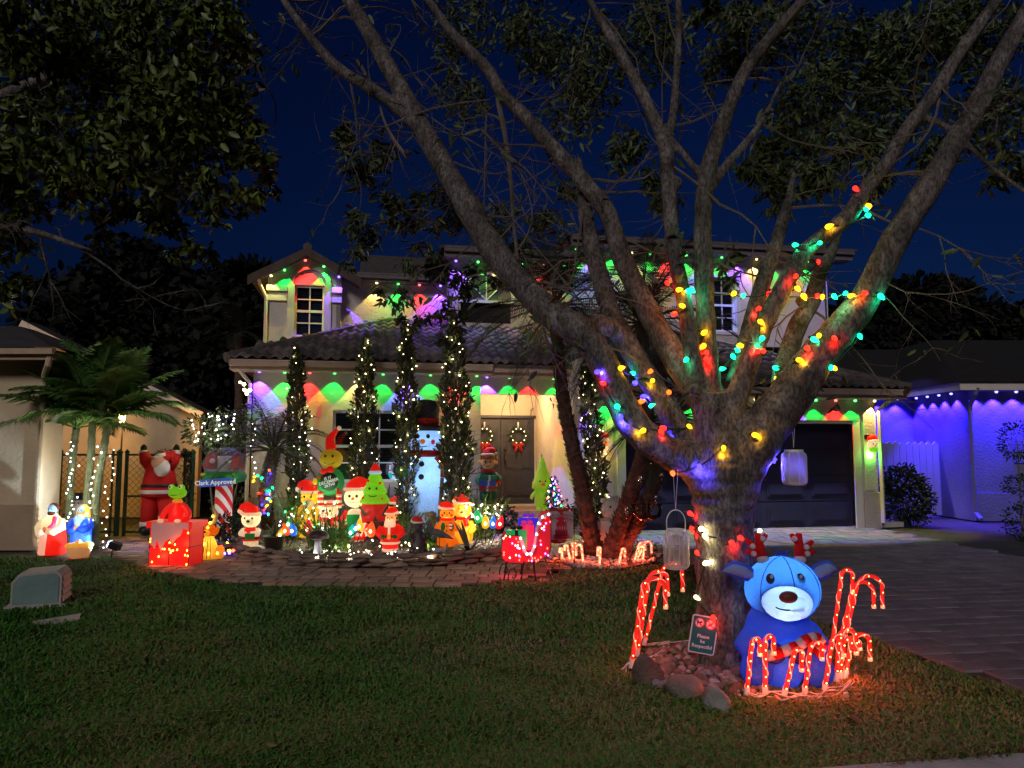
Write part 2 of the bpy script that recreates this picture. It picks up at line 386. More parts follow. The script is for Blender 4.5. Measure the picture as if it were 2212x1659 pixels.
# entry: recessed porch with double door
wall('wall', -5.15, -3.33, .0, 3.0, 3.32, [(-5.10, -3.50, .3, 2.34)])
wall('wall', 1.1, 3.32, 0, 3.1, -5.35, axis='y', th=.2)
MB().b2(-5.15, -3.48, 1.3, 3.32, 2.9, 2.95).obj('porch_ceiling', STUC, house)
wall('porch_header', -5.15, -3.48, 2.74, 3.16, 1.15, th=.2)
b = MB(); b.b2(-5.15, -3.3, 1.5, 3.32, 0, .15); b.b2(-5.15, -3.3, 2.0, 3.32, .15, .29); b.obj('porch_step', mat('porch_paver', (.30, .19, .14), .85, .3, 6, bump=.4), house)
MB().b2(-5.12, -3.48, 3.24, 3.34, .29, .34).obj('threshold', WHITE, house)
for x0, x1, hx in ((-5.10, -4.305, -4.40), (-4.295, -3.50, -4.20)):
    d = MB().b2(x0, x1, 3.36, 3.42, .34, 2.34).obj('door', DOORM, house)
    w = (x1 - x0 - .28) / 2
    for cx in (x0 + .09 + w / 2, x1 - .09 - w / 2):
        for z0, z1 in ((.52, 1.02), (1.14, 1.80), (1.92, 2.18)):
            b = MB(); b.box((cx, 3.357, (z0 + z1) / 2), (w, .02, z1 - z0)); b.box((cx, 3.343, (z0 + z1) / 2), (w - .07, .03, z1 - z0 - .07)); b.obj('door_panel', DOORM, d)
    b = MB(); b.b2(hx - .02, hx + .02, 3.325, 3.36, 1.22, 1.5); b.tube([(hx, 3.33, 1.26), (hx, 3.28, 1.28), (hx, 3.27, 1.38), (hx, 3.32, 1.46)], .012, 6); b.ell((hx, 3.32, 1.6), .03, 8, 6); b.obj('handle', BRASS, d)
MB().b2(-5.14, -3.46, 3.27, 3.32, 2.34, 2.40).obj('door_frame', DOORM, house)
# fascias, gutters, soffits
UPF = mat('dark_fascia_paint', (.13, .11, .12), .7, .1, 4); LOF = mat('tan_fascia_paint', (.36, .28, .22), .7, .1, 4)
def fascia(x0, x1, y, z0, z1, y2, m=LOF):
    b = MB(); b.b2(x0, x1, y, y + .03, z0, z1); b.b2(x0, x1, y - .09, y - .003, z1 - .11, z1 - .005); b.b2(x0, x1, y - .1, y - .085, z1 - .03, z1 + .005); b.obj('gutter', m, house)
    MB().b2(x0, x1, y + .031, y2, z0 + .005, z0 + .03).obj('soffit', m, house)
fascia(-9.85, -5.0, .40, 3.06, 3.24, .9)
fascia(-4.98, -3.40, .48, 3.05, 3.22, 1.15)
fascia(-3.38, 3.42, -.5, 2.63, 2.81, 0)
def downspout(pts, r=.04): MB().tube([Vector(p) for p in pts], r, 6).obj('downspout', TRIM, house)
downspout([(-9.72, .5, 3.1), (-9.62, .72, 2.95), (-9.55, .84, 2.85), (-9.55, .84, .1)])
downspout([(3.2, -.4, 2.66), (3.12, -.25, 2.55), (3.09, -.06, 2.42), (3.09, -.06, .1)])
downspout([(-9.75, 2.8, 5.35), (-9.72, 2.95, 5.2), (-9.60, 3.05, 4.95), (-9.60, 3.05, 3.9)])
# upper storey
wall('wall', -9.58, -8.0, 3.3, 5.42, 3.1, [(-9.0, -8.36, 4.1, 5.26)])
gb = MB(); gb.prism([(-9.58, 5.42), (-8.0, 5.42), (-8.0, 5.50), (-8.72, 5.93), (-9.58, 5.47)], 3.1, 3.3); gb.obj('gable', STUC, house)
b = MB()
for k in range(12):
    a0 = math.pi * k / 12; a1 = math.pi * (k + 1) / 12; c = (-8.68, 5.26); ri, ro = .36, .47
    q = [(c[0] + r * math.cos(a), c[1] + r * math.sin(a)) for r, a in ((ri, a0), (ro, a0), (ro, a1), (ri, a1))]; b.prism(q, 3.05, 3.1)
b.b2(-9.15, -9.0, 3.05, 3.1, 4.0, 5.26); b.b2(-8.36, -8.21, 3.05, 3.1, 4.0, 5.26); b.b2(-9.2, -8.16, 3.02, 3.1, 3.92, 4.03); b.obj('window_surround', TRIM, house)
for x0, x1 in ((-9.60, -9.16), (-8.20, -7.98)):
    b = MB(); b.b2(x0, x1, 3.03, 3.1, 5.10, 5.22); b.b2(x0, x1, 3.03, 3.1, 4.88, 5.0); b.obj('band_molding', TRIM, house)
window(-9.0, -8.36, 4.1, 5.26, 3.16, 2, 4, blinds=True, fr=.045)
wall('wall', 3.3, 8, 3.3, 5.4, -9.58, axis='y'); wall('wall', 3.1, 3.5, 3.3, 5.42, -8.1, axis='y', th=.1)
wall('wall', -8.0, -5.6, 3.9, 5.46, 3.4)
# middle tower and right part
ARCH = (-5.32, -4.14, 4.5, 5.0)
wall('wall', -5.6, -2.7, 4.0, 5.95, 2.9, [ARCH])
wall('wall', 2.9, 3.6, 4.0, 5.95, -5.6, axis='y', th=.1)
wall('wall', -2.7, 4.3, 4.2, 6.45, 3.3, [(1.05, 1.72, 4.55, 5.92)])
wall('wall', 3.5, 9, 4.2, 6.45, 4.1, axis='y')
wall('window_surround', .95, 1.82, 4.47, 6.0, 3.26, [(1.05, 1.72, 4.55, 5.92)], th=.04, m=TRIM)
window(1.05, 1.72, 4.55, 5.92, 3.38, 2, 4, blinds=True)
# half-round window over the porch
aw = MB(); c = (-4.73, 5.02)
for k in range(14):
    a0 = math.pi * k / 14; a1 = math.pi * (k + 1) / 14
    aw.prism([(c[0] + r * math.cos(a), c[1] + r * math.sin(a)) for r, a in ((.60, a0), (.66, a0), (.66, a1), (.60, a1))], 2.84, 2.9)
aw.b2(c[0] - .66, c[0] + .66, 2.84, 2.9, 4.96, 5.02); o = aw.obj('window', WHITE, house)
for a in (45, 90, 135):
    MB().tube([(c[0], 2.86, 5.02), (c[0] + .61 * math.cos(R(a)), 2.86, 5.02 + .61 * math.sin(R(a)))], .014, 5).obj('muntin', WHITE, o)
b = MB(); b.prism([(c[0] + .6 * math.cos(math.pi * k / 14), 5.02 + .6 * math.sin(math.pi * k / 14)) for k in range(15)], 2.875, 2.89); b.obj('pane', mat('arch_glass', (.16, .16, .13), .25, .1), o)
b = MB(); b.b2(-5.32, -4.14, 3.0, 3.02, 4.5, 5.0); b.obj('pane', GLASS, o)
fascia(-5.75, -2.72, 2.45, 5.9, 6.12, 2.9, UPF); fascia(-2.7, 4.75, 2.85, 6.42, 6.66, 3.3, UPF); fascia(-7.85, -5.77, 3.0, 5.42, 5.56, 3.4, UPF)
# roofs
def roof(pts, th=.06):
    a = [Vector(p) for p in pts]; n = (a[1] - a[0]).cross(a[2] - a[0]).normalized()
    if n.z < 0: n = -n
    k = len(a); b = MB(); b.add(a + [p - n * th for p in a], [tuple(range(k)), tuple(range(2 * k - 1, k - 1, -1))] + [(i, i + k, (i + 1) % k + k, (i + 1) % k) for i in range(k)])
    return b.obj('roof', TILE, house)
def tile_shape(w, L, wav, seg=5, amp=.028):
    b = MB(); n = wav * seg; vs = []
    for yy, lift in ((0, .035), (L * 1.08, .012)):
        for i in range(n + 1):
            t = i / seg; vs.append((w * i / n - w / 2, yy, lift + amp * math.sin(2 * math.pi * t)))
    vs += [(x, y, z - .03) for x, y, z in vs[:n + 1]]; m = n + 1
    fs = [(i, i + 1, m + i + 1, m + i) for i in range(n)] + [(2 * m + i, 2 * m + i + 1, i + 1, i) for i in range(n)]
    return b.add(vs, fs)
TW, TL = .40, .34
TMESH = [tile_shape(TW, TL, 2).mesh('roof_tile', m, True) for m in (TILE, mat('roof_tile_light', (.12, .10, .098), .85, .35, 6, bump=.3), mat('roof_tile_dark', (.055, .048, .048), .85, .35, 6, bump=.3))]
def tiles(rf, x0, x1, y0, z0, slope, ylen, hipl=False, hipr=False, cap=300, x_clip=None):
    """rows of tiles on a front slope that starts at eave y0,z0"""
    a = math.atan(slope); rest = MB(); n = 0; row = 0; yy = 0
    while yy * math.cos(a) < ylen - .1:
        y = y0 + yy * math.cos(a); z = z0 + yy * math.sin(a); t = y - y0
        xa = x0 + (t if hipl else 0); xb = x1 - (t if hipr else 0); x = x0 + TW / 2
        while x < x1:
            if xa < x + .05 and x - .05 < xb:
                n += 1
                if n <= cap: link('roof_tile', TMESH[rnd.choice((0, 0, 1, 2))], rf, (x, y, z + .03), (a + rnd.uniform(-.02, .02), rnd.uniform(-.01, .01), rnd.uniform(-.012, .012)))
                else:
                    q = tile_shape(TW, TL, 2); M_ = Matrix.Translation((x, y, z + .03)) @ Matrix.Rotation(a, 4, 'X'); rest.add([M_ @ Vector(v) for v in q.v], q.f)
            x += TW
        yy += TL
    if rest.f: rest.obj('roof_tile_field', TILE, rf, True, kind='stuff')
SL = .43
def ztop(y, y0, z0): return z0 + (y - y0) * SL
y0, z0 = .34, 3.25; yt = 3.36
r1 = roof([(-9.9, y0, z0), (-3.36, y0, z0), (-3.36, yt, ztop(yt, y0, z0)), (-9.9 + yt - y0, yt, ztop(yt, y0, z0))])
roof([(-9.9, y0, z0), (-9.9 + yt - y0, yt, ztop(yt, y0, z0)), (-9.9 + yt - y0, 5, ztop(yt, y0, z0)), (-9.9, 6, z0)])
tiles(r1, -9.9, -3.36, y0 - .03, z0, SL, yt - y0, hipl=True, cap=170)
y0g, z0g = -.56, 2.82
r2 = roof([(-3.34, y0g, z0g), (3.48, y0g, z0g), (3.48 - (yt - y0g), yt, ztop(yt, y0g, z0g)), (-3.34, yt, ztop(yt, y0g, z0g))])
roof([(3.48, y0g, z0g), (3.48, 8, z0g), (3.48 - (yt - y0g), 8, ztop(yt, y0g, z0g)), (3.48 - (yt - y0g), yt, ztop(yt, y0g, z0g))])
tiles(r2, -3.34, 3.48, y0g - .03, z0g, SL, yt - y0g, hipr=True, cap=130)
wall('wall', y0g + .3, yt, 2.3, 3.35, -3.40, axis='y', th=.05)
def hipcap(p, q):
    p, q = Vector(p), Vector(q); n = int((q - p).length / .36); d = (q - p) / n
    for i in range(n): MB().tube([p + d * i, p + d * (i + 1.12)], [.10, .085], 8).obj('ridge_tile', TILE, r1)
hipcap((-9.9, .34, 3.27), (-9.9 + 3.0, 3.3, 4.55)); hipcap((3.48, y0g, 2.85), (3.48 - 3.9, 3.34, 4.55))
# upper roofs
roof([(-9.95, 2.75, 5.34), (-8.72, 2.75, 6.02), (-8.72, 8, 6.02), (-9.95, 8, 5.34)], .12)
roof([(-8.72, 2.75, 6.02), (-7.55, 2.75, 5.38), (-7.55, 8, 5.38), (-8.72, 8, 6.02)], .12)
for s in (-1, 1):
    q = (-9.95, 5.34) if s < 0 else (-7.55, 5.38); b = MB(); b.prism([(q[0], q[1] - .2), (-8.72, 5.84), (-8.72, 6.02), (q[0], q[1])] if s < 0 else [(-8.72, 5.84), (q[0], q[1] - .2), (q[0], q[1]), (-8.72, 6.02)], 2.70, 2.748); b.obj('barge_board', mat('barge_brown', (.08, .055, .045), .8, .2, 6), house)
hipcap((-8.72, 2.72, 6.03), (-8.72, 5, 6.03))
roof([(-7.6, 2.95, 5.58), (-5.5, 2.95, 5.58), (-5.5, 6.5, 6.9), (-7.6, 6.5, 6.9)])
roof([(-5.85, 2.38, 6.14), (-2.6, 2.38, 6.14), (-3.4, 4.4, 6.72), (-5.0, 4.4, 6.72)])
roof([(-5.85, 2.38, 6.14), (-5.0, 4.4, 6.72), (-5.0, 8, 6.72), (-5.85, 8, 6.14)])
roof([(-2.8, 2.78, 6.70), (4.85, 2.78, 6.70), (2.6, 6, 7.55), (-.6, 6, 7.55)])
roof([(4.85, 2.78, 6.70), (4.85, 9, 6.70), (2.6, 8, 7.55), (2.6, 6, 7.55)]); roof([(-2.8, 2.78, 6.70), (-.6, 6, 7.55), (-.6, 8, 7.55), (-2.8, 9, 6.70)])
text_mesh('405', .22, house, 'house_number', BLACK, (.13, -.045, 2.36), (R(90), 0, 0))
# ---- permanent eave lights: each is a small down lamp close to the wall
CV, CG, CR, CW, CB = (.17, .04, 1), (.0, 1, .06), (1, .012, .01), (1, .70, .20), (.55, .65, 1)
LENS = {}
def beam(o):
    """focused lens: the light keeps its strength further down the wall"""
    l = o.data; l.use_nodes = True; n = l.node_tree.nodes; f = n.new('ShaderNodeLightFalloff'); f.inputs['Strength'].default_value = 1
    ad = n.new('ShaderNodeMath'); ad.operation = 'MULTIPLY_ADD'; ad.inputs[1].default_value = 1.0; l.node_tree.links.new(f.outputs['Linear'], ad.inputs[0]); l.node_tree.links.new(f.outputs['Quadratic'], ad.inputs[2]); l.node_tree.links.new(ad.outputs[0], n['Emission'].inputs['Strength']); return o
def eave_string(label, pts, cone=82, power=37, group='eave light strings on the house'):
    t = thing('eave_light_string', label, 'light string', (OX, OY, 0), TH, group)
    MB().tube([Vector((x, y, z + .035)) for x, y, z, c in pts], .012, 5).obj('wire', TRIM, t)
    for x, y, z, c in pts:
        if c not in LENS: LENS[c] = MB().lathe([(.012, .03), (.028, .02), (.03, 0), (.02, -.014), (.001, -.018)], n=8).mesh('bulb', glow('eave_lens_%d' % len(LENS), tuple(min(1, k + .12) for k in c), 3.5))
        link('bulb', LENS[c], t, (x, y, z))
        beam(lamp('down_lamp', 'SPOT', (x, y, z - .025), power * rnd.uniform(.78, 1.15) * (2.7 if c == CV else 1.25 if c == CR else 1.0 if c == CW else .68), c, t, .006, (R(rnd.uniform(-3, 3)), R(rnd.uniform(-5, 5)), 0), size=cone + rnd.uniform(-3, 4), blend=.14))
    return t
def row(x0, x1, n, y, z, cols, z1=None):
    return [(x0 + (x1 - x0) * i / (n - 1), y, z + ((z1 or z) - z) * i / (n - 1), cols[i % len(cols)]) for i in range(n)]
P1 = [CV, CG, CR, CG, CW, CG, CV, CG, CR, CG, CW]
eave_string('coloured down lights under the eave above the big front window', row(-9.38, -5.25, 10, .77, 3.06, P1))
eave_string('coloured down lights on the porch header over the entry', row(-5.0, -3.62, 4, 1.03, 3.06, [CV, CG, CR, CG]))
eave_string('coloured down lights under the garage eave', row(-3.33, 2.95, 15, -.13, 2.60, [CV, CG, CW, CG, CV, CG, CR, CG, CW, CG, CV, CG, CR, CG, CW][:15]))
eave_string('coloured lights following the small gable over the upper left window', [(-9.5, 2.97, 5.40, CW), (-9.22, 2.97, 5.54, CG), (-8.78, 2.97, 5.78, CR), (-8.38, 2.97, 5.66, CG), (-8.05, 2.97, 5.44, CV)])
eave_string('coloured lights under the upper eave right of the small gable', row(-7.7, -5.75, 5, 3.27, 5.40, [CG, CW, CG, CR, CV]))
eave_string('coloured lights on the upper middle wall behind the leaves', row(-5.45, -2.9, 6, 2.77, 5.88, [CV, CG, CW, CG, CR, CG]))
eave_string('coloured lights under the upper right eave behind the tree limbs', row(-2.5, 4.15, 15, 3.17, 6.40, [CG, CV, CG, CW, CG, CR, CG, CV, CG, CV, CW, CG, CR, CG, CV]))
# porch lamp: flush ceiling light that warms the entry
pl = thing('porch_lamp', 'round ceiling lamp lighting the front entry', 'lamp', Hw(-4.3, 2.2, 2.9))
MB().lathe([(.16, 0), (.17, -.03), (.13, -.07), (.001, -.08)], n=12).obj('lamp_shade', glow('porch_lamp_glass', (1, .72, .4), 3), pl)
lamp('porch_bulb', 'POINT', (0, 0, -.16), 120, (1, .58, .24), pl, .08)
# ================================================================== THE BIG TREE
BARK = bpy.data.materials.new('bark'); BARK.use_nodes = True
def _bark():
    n = BARK.node_tree.nodes; l = BARK.node_tree.links; b = n['Principled BSDF']; b.inputs['Roughness'].default_value = .9; b.inputs['Specular IOR Level'].default_value = .15
    tc = n.new('ShaderNodeTexCoord')
    a = n.new('ShaderNodeTexNoise'); a.inputs['Scale'].default_value = 8; a.inputs['Detail'].default_value = 8; a.inputs['Roughness'].default_value = .7
    r = n.new('ShaderNodeValToRGB'); e = r.color_ramp.elements; e[0].position = .33; e[0].color = (.045, .04, .038, 1); e[1].position = .68; e[1].color = (.25, .228, .22, 1)
    m = e.new(.5); m.color = (.12, .106, .10, 1)
    c = n.new('ShaderNodeTexNoise'); c.inputs['Scale'].default_value = 55; c.inputs['Detail'].default_value = 6
    r2 = n.new('ShaderNodeValToRGB'); r2.color_ramp.elements[0].position = .40; r2.color_ramp.elements[0].color = (.35, .33, .30, 1); r2.color_ramp.elements[1].position = .55; r2.color_ramp.elements[1].color = (1, 1, 1, 1)
    mx = n.new('ShaderNodeMix'); mx.data_type = 'RGBA'; mx.blend_type = 'MULTIPLY'; mx.inputs[0].default_value = .8
    bp = n.new('ShaderNodeBump'); bp.inputs['Strength'].default_value = .9; bp.inputs['Distance'].default_value = .012
    mp = n.new('ShaderNodeMapping'); mp.inputs['Scale'].default_value = (1, 1, .45); l.new(tc.outputs['Object'], mp.inputs[0])
    for q in (a, c): l.new(mp.outputs[0], q.inputs['Vector'])
    l.new(a.outputs['Fac'], r.inputs[0]); l.new(c.outputs['Fac'], r2.inputs[0]); l.new(r.outputs[0], mx.inputs[6]); l.new(r2.outputs[0], mx.inputs[7]); l.new(mx.outputs[2], b.inputs['Base Color'])
    l.new(c.outputs['Fac'], bp.inputs['Height']); l.new(bp.outputs[0], b.inputs['Normal'])
_bark()
TY = 5.78
LIMBS = {   # frame position, width, then how far the limb leans away (+) or towards us (-)
 'T': [(1572, 1470, 150, 0), (1570, 1440, 138, 0), (1568, 1400, 128, 0), (1566, 1330, 121, 0), (1566, 1200, 122, 0), (1563, 1110, 128, 0), (1562, 1060, 138, 0), (1562, 1010, 142, 0), (1556, 960, 120, 0), (1548, 900, 105, 0), (1545, 850, 98, 0)],
 'A': [(1560, 1110, 112, 0), (1548, 1050, 112, 0), (1500, 1000, 85, -.02), (1440, 975, 72, -.05), (1375, 925, 68, -.08), (1332, 850, 66, -.05), (1295, 770, 62, 0), (1250, 715, 68, .1), (1180, 668, 64, .25), (1080, 560, 60, .45), (1000, 430, 54, .6), (925, 300, 47, .8), (875, 210, 42, .9), (820, 110, 36, 1.0), (755, 0, 33, 1.1), (700, -90, 28, 1.2)],
 'A2': [(905, 275, 34, .8), (850, 225, 30, .85), (790, 185, 28, .85), (735, 150, 24, .9), (690, 105, 22, .9), (640, 40, 18, .9), (600, -20, 14, .9)],
 'B': [(1530, 1010, 80, .06), (1480, 950, 58, .12), (1430, 865, 50, .2), (1375, 775, 48, .3), (1325, 690, 46, .4), (1300, 610, 42, .5), (1280, 540, 38, .55), (1266, 470, 34, .6), (1258, 400, 24, .65), (1250, 340, 12, .7)],
 'AB': [(1340, 720, 40, .3), (1300, 700, 46, .2), (1250, 705, 52, .12)],
 'C': [(1535, 880, 80, .05), (1500, 840, 62, .1), (1446, 752, 58, .2), (1410, 690, 50, .25), (1380, 632, 48, .3), (1345, 560, 44, .35), (1322, 486, 40, .4), (1306, 450, 42, .45), (1270, 403, 38, .5), (1197, 322, 34, .6), (1135, 253, 31, .7), (1084, 201, 29, .75), (1051, 146, 27, .8), (978, 73, 22, .85), (926, 0, 17, .9), (880, -60, 12, .9)],
 'D': [(1530, 890, 60, 0), (1510, 830, 44, -.05), (1497, 780, 39, -.08), (1486, 700, 36, -.1), (1474, 632, 34, -.1), (1457, 545, 34, -.05), (1448, 470, 34, 0), (1441, 352, 33, .05), (1436, 310, 34, .08), (1405, 240, 28, .15), (1379, 186, 27, .2), (1321, 83, 22, .3), (1296, 41, 19, .35), (1250, -40, 15, .4)],
 'D2': [(1438, 315, 26, .06), (1450, 270, 22, .1), (1457, 220, 19, .15), (1464, 124, 18, .2), (1466, 0, 16, .3), (1466, -60, 13, .3)],
 'E2': [(1525, 400, 20, -.05), (1500, 362, 17, 0), (1475, 330, 15, .04), (1450, 300, 14, .06)],
 'F': [(1548, 880, 66, .05), (1534, 828, 48, .05), (1526, 720, 43, .02), (1522, 632, 42, 0), (1519, 545, 42, 0), (1518, 486, 40, 0), (1528, 373, 38, -.05), (1561, 269, 34, -.1), (1607, 157, 30, -.1), (1669, 75, 28, -.1), (1740, -5, 25, -.1), (1790, -70, 20, -.1)],
 'F2': [(1535, 405, 24, -.05), (1575, 350, 21, 0), (1627, 290, 17, .1), (1662, 230, 12, .2), (1690, 170, 7, .3)],
 'H': [(1560, 930, 80, -.02), (1580, 880, 60, -.08), (1602, 830, 48, -.1), (1625, 764, 45, -.12), (1652, 700, 42, -.12), (1680, 645, 42, -.12), (1709, 589, 41, -.15), (1738, 545, 40, -.18), (1782, 509, 38, -.2), (1834, 464, 38, -.2), (1867, 414, 36, -.2), (1917, 352, 34, -.2), (1958, 282, 33, -.2), (2021, 199, 33, -.2), (2074, 112, 30, -.2), (2145, 12, 27, -.2), (2200, -70, 22, -.2)],
 'I': [(1585, 830, 40, .1), (1605, 760, 38, .18), (1622, 700, 36, .22), (1641, 632, 35, .26), (1658, 580, 34, .3), (1671, 545, 33, .3), (1690, 480, 28, .35), (1704, 430, 20, .4), (1716, 370, 10, .4)],
 'K': [(1570, 1115, 114, 0), (1580, 1050, 116, -.02), (1620, 968, 108, -.08), (1660, 915, 100, -.1), (1712, 848, 90, -.12), (1763, 773, 80, -.15), (1820, 706, 71, -.18), (1870, 644, 66, -.2), (1934, 517, 60, -.25), (2000, 414, 55, -.3), (2062, 310, 50, -.35), (2111, 228, 46, -.4), (2157, 137, 42, -.4), (2198, 62, 38, -.45), (2250, -30, 32, -.5)],
 'J': [(1690, 860, 48, .05), (1690, 810, 44, .14), (1702, 765, 42, .2), (1724, 702, 41, .25), (1752, 655, 38, .28), (1768, 600, 33, .3), (1793, 550, 24, .35), (1815, 500, 12, .4)],
 'K2': [(2000, 255, 16, -.2), (2040, 272, 14, -.3), (2080, 302, 12, -.4), (2140, 360, 11, -.45), (2212, 412, 10, -.5), (2260, 440, 8, -.5)],
}
tree = thing('shade_tree', 'big bare-limbed tree wrapped with coloured bulbs on the front lawn', 'tree', G(1565, 1430))
TO = Vector(tree.location)
LS = []      # samples along limbs for hanging things: u, v, half width, depth
def limb_pts(k):
    L = LIMBS[k]; q = smooth_path([W(u, v, TY + o) for u, v, w, o in L], 5); rs = lerp_list([w / 2 * (TY + o) / FOC for u, v, w, o in L], len(q)); return q, rs
tb = MB(); rr = random.Random(5)
for k in LIMBS:
    q, rs = limb_pts(k)
    rs = [r * (1 + rr.uniform(-.06, .07)) for r in rs]
    tb.tube([p - TO for p in q], rs, 14)
    L = LIMBS[k]
    for i in range(len(L) - 1):
        for t in (0, .25, .5, .75):
            LS.append(tuple(L[i][j] + (L[i + 1][j] - L[i][j]) * t for j in range(4)))
for a in (20, 95, 160, 215, 265, 320):        # root flare
    dx, dy = math.cos(R(a)), math.sin(R(a)); tb.tube([(dx * .10, dy * .10, .30), (dx * .17, dy * .17, .10), (dx * .26, dy * .26, .0), (dx * .32, dy * .32, -.08)], [.09, .09, .06, .035], 8)
for u, v, o in ((1585, 1130, -.2), (1600, 1175, -.2), (1500, 842, -.2), (1440, 350, 0), (1300, 452, .4), (880, 330, .7), (1730, 650, .2), (1465, 590, -.15), (1460, 395, 0)):   # knots
    tb.ell(W(u, v, TY + o) - TO, rr.uniform(.035, .06), 8, 6)
def remeshed(b, name, m, voxel, smooth=4, parent=None):
    me = b.mesh(name, m); o = bpy.data.objects.new('tmp', me); COL.objects.link(o)
    r = o.modifiers.new('r', 'REMESH'); r.mode = 'VOXEL'; r.voxel_size = voxel; r.use_smooth_shade = True
    s = o.modifiers.new('s', 'SMOOTH'); s.iterations = smooth; s.factor = .5
    dg = bpy.context.evaluated_depsgraph_get(); m2 = bpy.data.meshes.new_from_object(o.evaluated_get(dg)); bpy.data.objects.remove(o)
    m2.materials.clear(); m2.materials.append(m); m2.polygons.foreach_set('use_smooth', [True] * len(m2.polygons)); return link(name, m2, parent)
trunk = remeshed(tb, 'trunk', BARK, .017, 3, tree)
# twigs
TWIG = mat('twig_bark', (.13, .105, .085), .9, .3, 10)
tw = MB()
def twig(p, d, L, r, depth, rr, tb=None):
    b = tb or tw; pts = [p]; n = 7; dd = Vector(d).normalized()
    for i in range(n):
        dd = (dd + Vector((rr.gauss(0, .16), rr.gauss(0, .16), rr.gauss(-.02, .15)))).normalized(); pts.append(pts[-1] + dd * L / n)
    b.tube(pts, [r * (1 - .8 * i / n) for i in range(n + 1)], 4, cap=False)
    if depth > 0:
        for k in range(rr.randint(2, 4)):
            i = rr.randint(2, n); e = (dd + Vector((rr.gauss(0, .7), rr.gauss(0, .5), rr.gauss(0, .6)))).normalized(); twig(pts[i], e, L * rr.uniform(.35, .65), r * .55, depth - 1, rr, b)
    return pts
rr = random.Random(11)
TIPS = []
for k, n in (('A', 20), ('A2', 8), ('C', 16), ('B', 10), ('D', 6), ('D2', 4), ('F', 6), ('F2', 4), ('H', 7), ('I', 4), ('J', 3), ('K', 5)):
    q, rs = limb_pts(k); lo = int(len(q) * .45)
    for _ in range(n):
        i = rr.randint(lo, len(q) - 1); d = Vector((rr.gauss(0, .8), rr.gauss(.1, .5), rr.gauss(.05, .7)))
        TIPS.append(twig(q[i] - TO, d, rr.uniform(.5, 1.4), rr.uniform(.006, .014), 2, rr)[-1])
for pts, r in (([(1084, 201), (1076, 215), (1092, 300), (1104, 400), (1108, 470), (1118, 560)], .03), ([(905, 245), (935, 235), (1000, 222), (1060, 215)], .012), ([(905, 245), (860, 262), (800, 290), (740, 320)], .012), ([(880, 340), (850, 300), (830, 260), (820, 225)], .02), ([(1010, 600), (1100, 560), (1150, 470), (1120, 360)], .01), ([(1040, 280), (1090, 330), (1140, 370), (1195, 440)], .014), ([(770, 130), (790, 160), (800, 190)], .02), ([(1180, 330), (1230, 420), (1290, 500), (1310, 560)], .009), ([(920, 310), (980, 350), (1060, 375), (1110, 365)], .010), ([(1050, 250), (1048, 330), (1046, 430), (1044, 520)], .010), ([(1245, 640), (1180, 560), (1130, 500), (1000, 330)], .009), ([(1310, 700), (1240, 640), (1190, 620), (1120, 640)], .010), ([(1150, 700), (1080, 720), (1010, 740), (960, 770)], .010)):
    q = smooth_path([W(u, v, TY + .75 + .05 * i) - TO for i, (u, v) in enumerate(pts)], 5); tw.tube(q, [r * (1 - .6 * i / len(q)) for i in range(len(q))], 6)
    for i in range(4, len(q), 4): twig(q[i], (rr.gauss(0, .8), 0, rr.gauss(-.3, .6)), rr.uniform(.25, .6), r * .4, 1, rr)
tw.obj('twigs', TWIG, tree, kind='stuff')
# leaves
def leaves_mesh(name, C, size, m, droop=.6, wid=.36, seed=1, svar=.35):
    """C (n,3): one folded leaf at each point"""
    g = np.random.default_rng(seed); n = len(C); C = np.asarray(C, float)
    d = g.normal(size=(n, 3)); d[:, 2] = d[:, 2] * .6 - droop * 1.3; d /= np.linalg.norm(d, axis=1)[:, None]
    a = g.normal(size=(n, 3)); s = np.cross(d, a); s /= np.linalg.norm(s, axis=1)[:, None] + 1e-9; nn = np.cross(d, s)
    L = (size * (1 + g.uniform(-svar, svar, n)))[:, None]; w = L * wid
    mid = C + d * L * .45 - nn * L * .05
    m2 = C + d * L * .75 - nn * L * .09; m1 = C + d * L * .32 - nn * L * .02
    V = np.stack([C, m1 + s * w * .46 + nn * L * .07, m2 + s * w * .34 + nn * L * .03, C + d * L - nn * L * .15, m2 - s * w * .34 + nn * L * .03, m1 - s * w * .46 + nn * L * .07], 1).reshape(-1, 3)
    i = np.arange(n)[:, None] * 6; F = np.concatenate([i + [[0, 1, 2]], i + [[0, 2, 3]], i + [[0, 3, 4]], i + [[0, 4, 5]]], 0)
    return raw_mesh(name, V, F, m)
def leafmat(name, c, c2, island=.5):
    if name in _m: return _m[name]
    m = mat(name, c, .5, .3, 3, spec=.35, col2=c2, island=island); return m
def clump_pts(cl, g, per=.03, depth=1.0, O=Vector((0, 0, 0))):
    out = []
    for u, v, r, Y in cl:
        n = max(8, int(r * r * per)); c = W(u, v, Y); rad = r * Y / FOC
        # sub-sprays so the clump is uneven
        k = max(3, n // 22); sub = g.normal(size=(k, 3)); sub /= np.linalg.norm(sub, axis=1)[:, None]; sub *= (g.uniform(.2, 1, (k, 1)) ** .6)
        p = sub[g.integers(0, k, n)] * rad * .85 + g.normal(size=(n, 3)) * rad * .17; p[:, 1] *= depth
        out.append(p + np.array(c - O))
    return np.concatenate(out)
g = np.random.default_rng(3)
LEAFD = leafmat('tree_leaf', (.04, .065, .022), (.075, .10, .035))
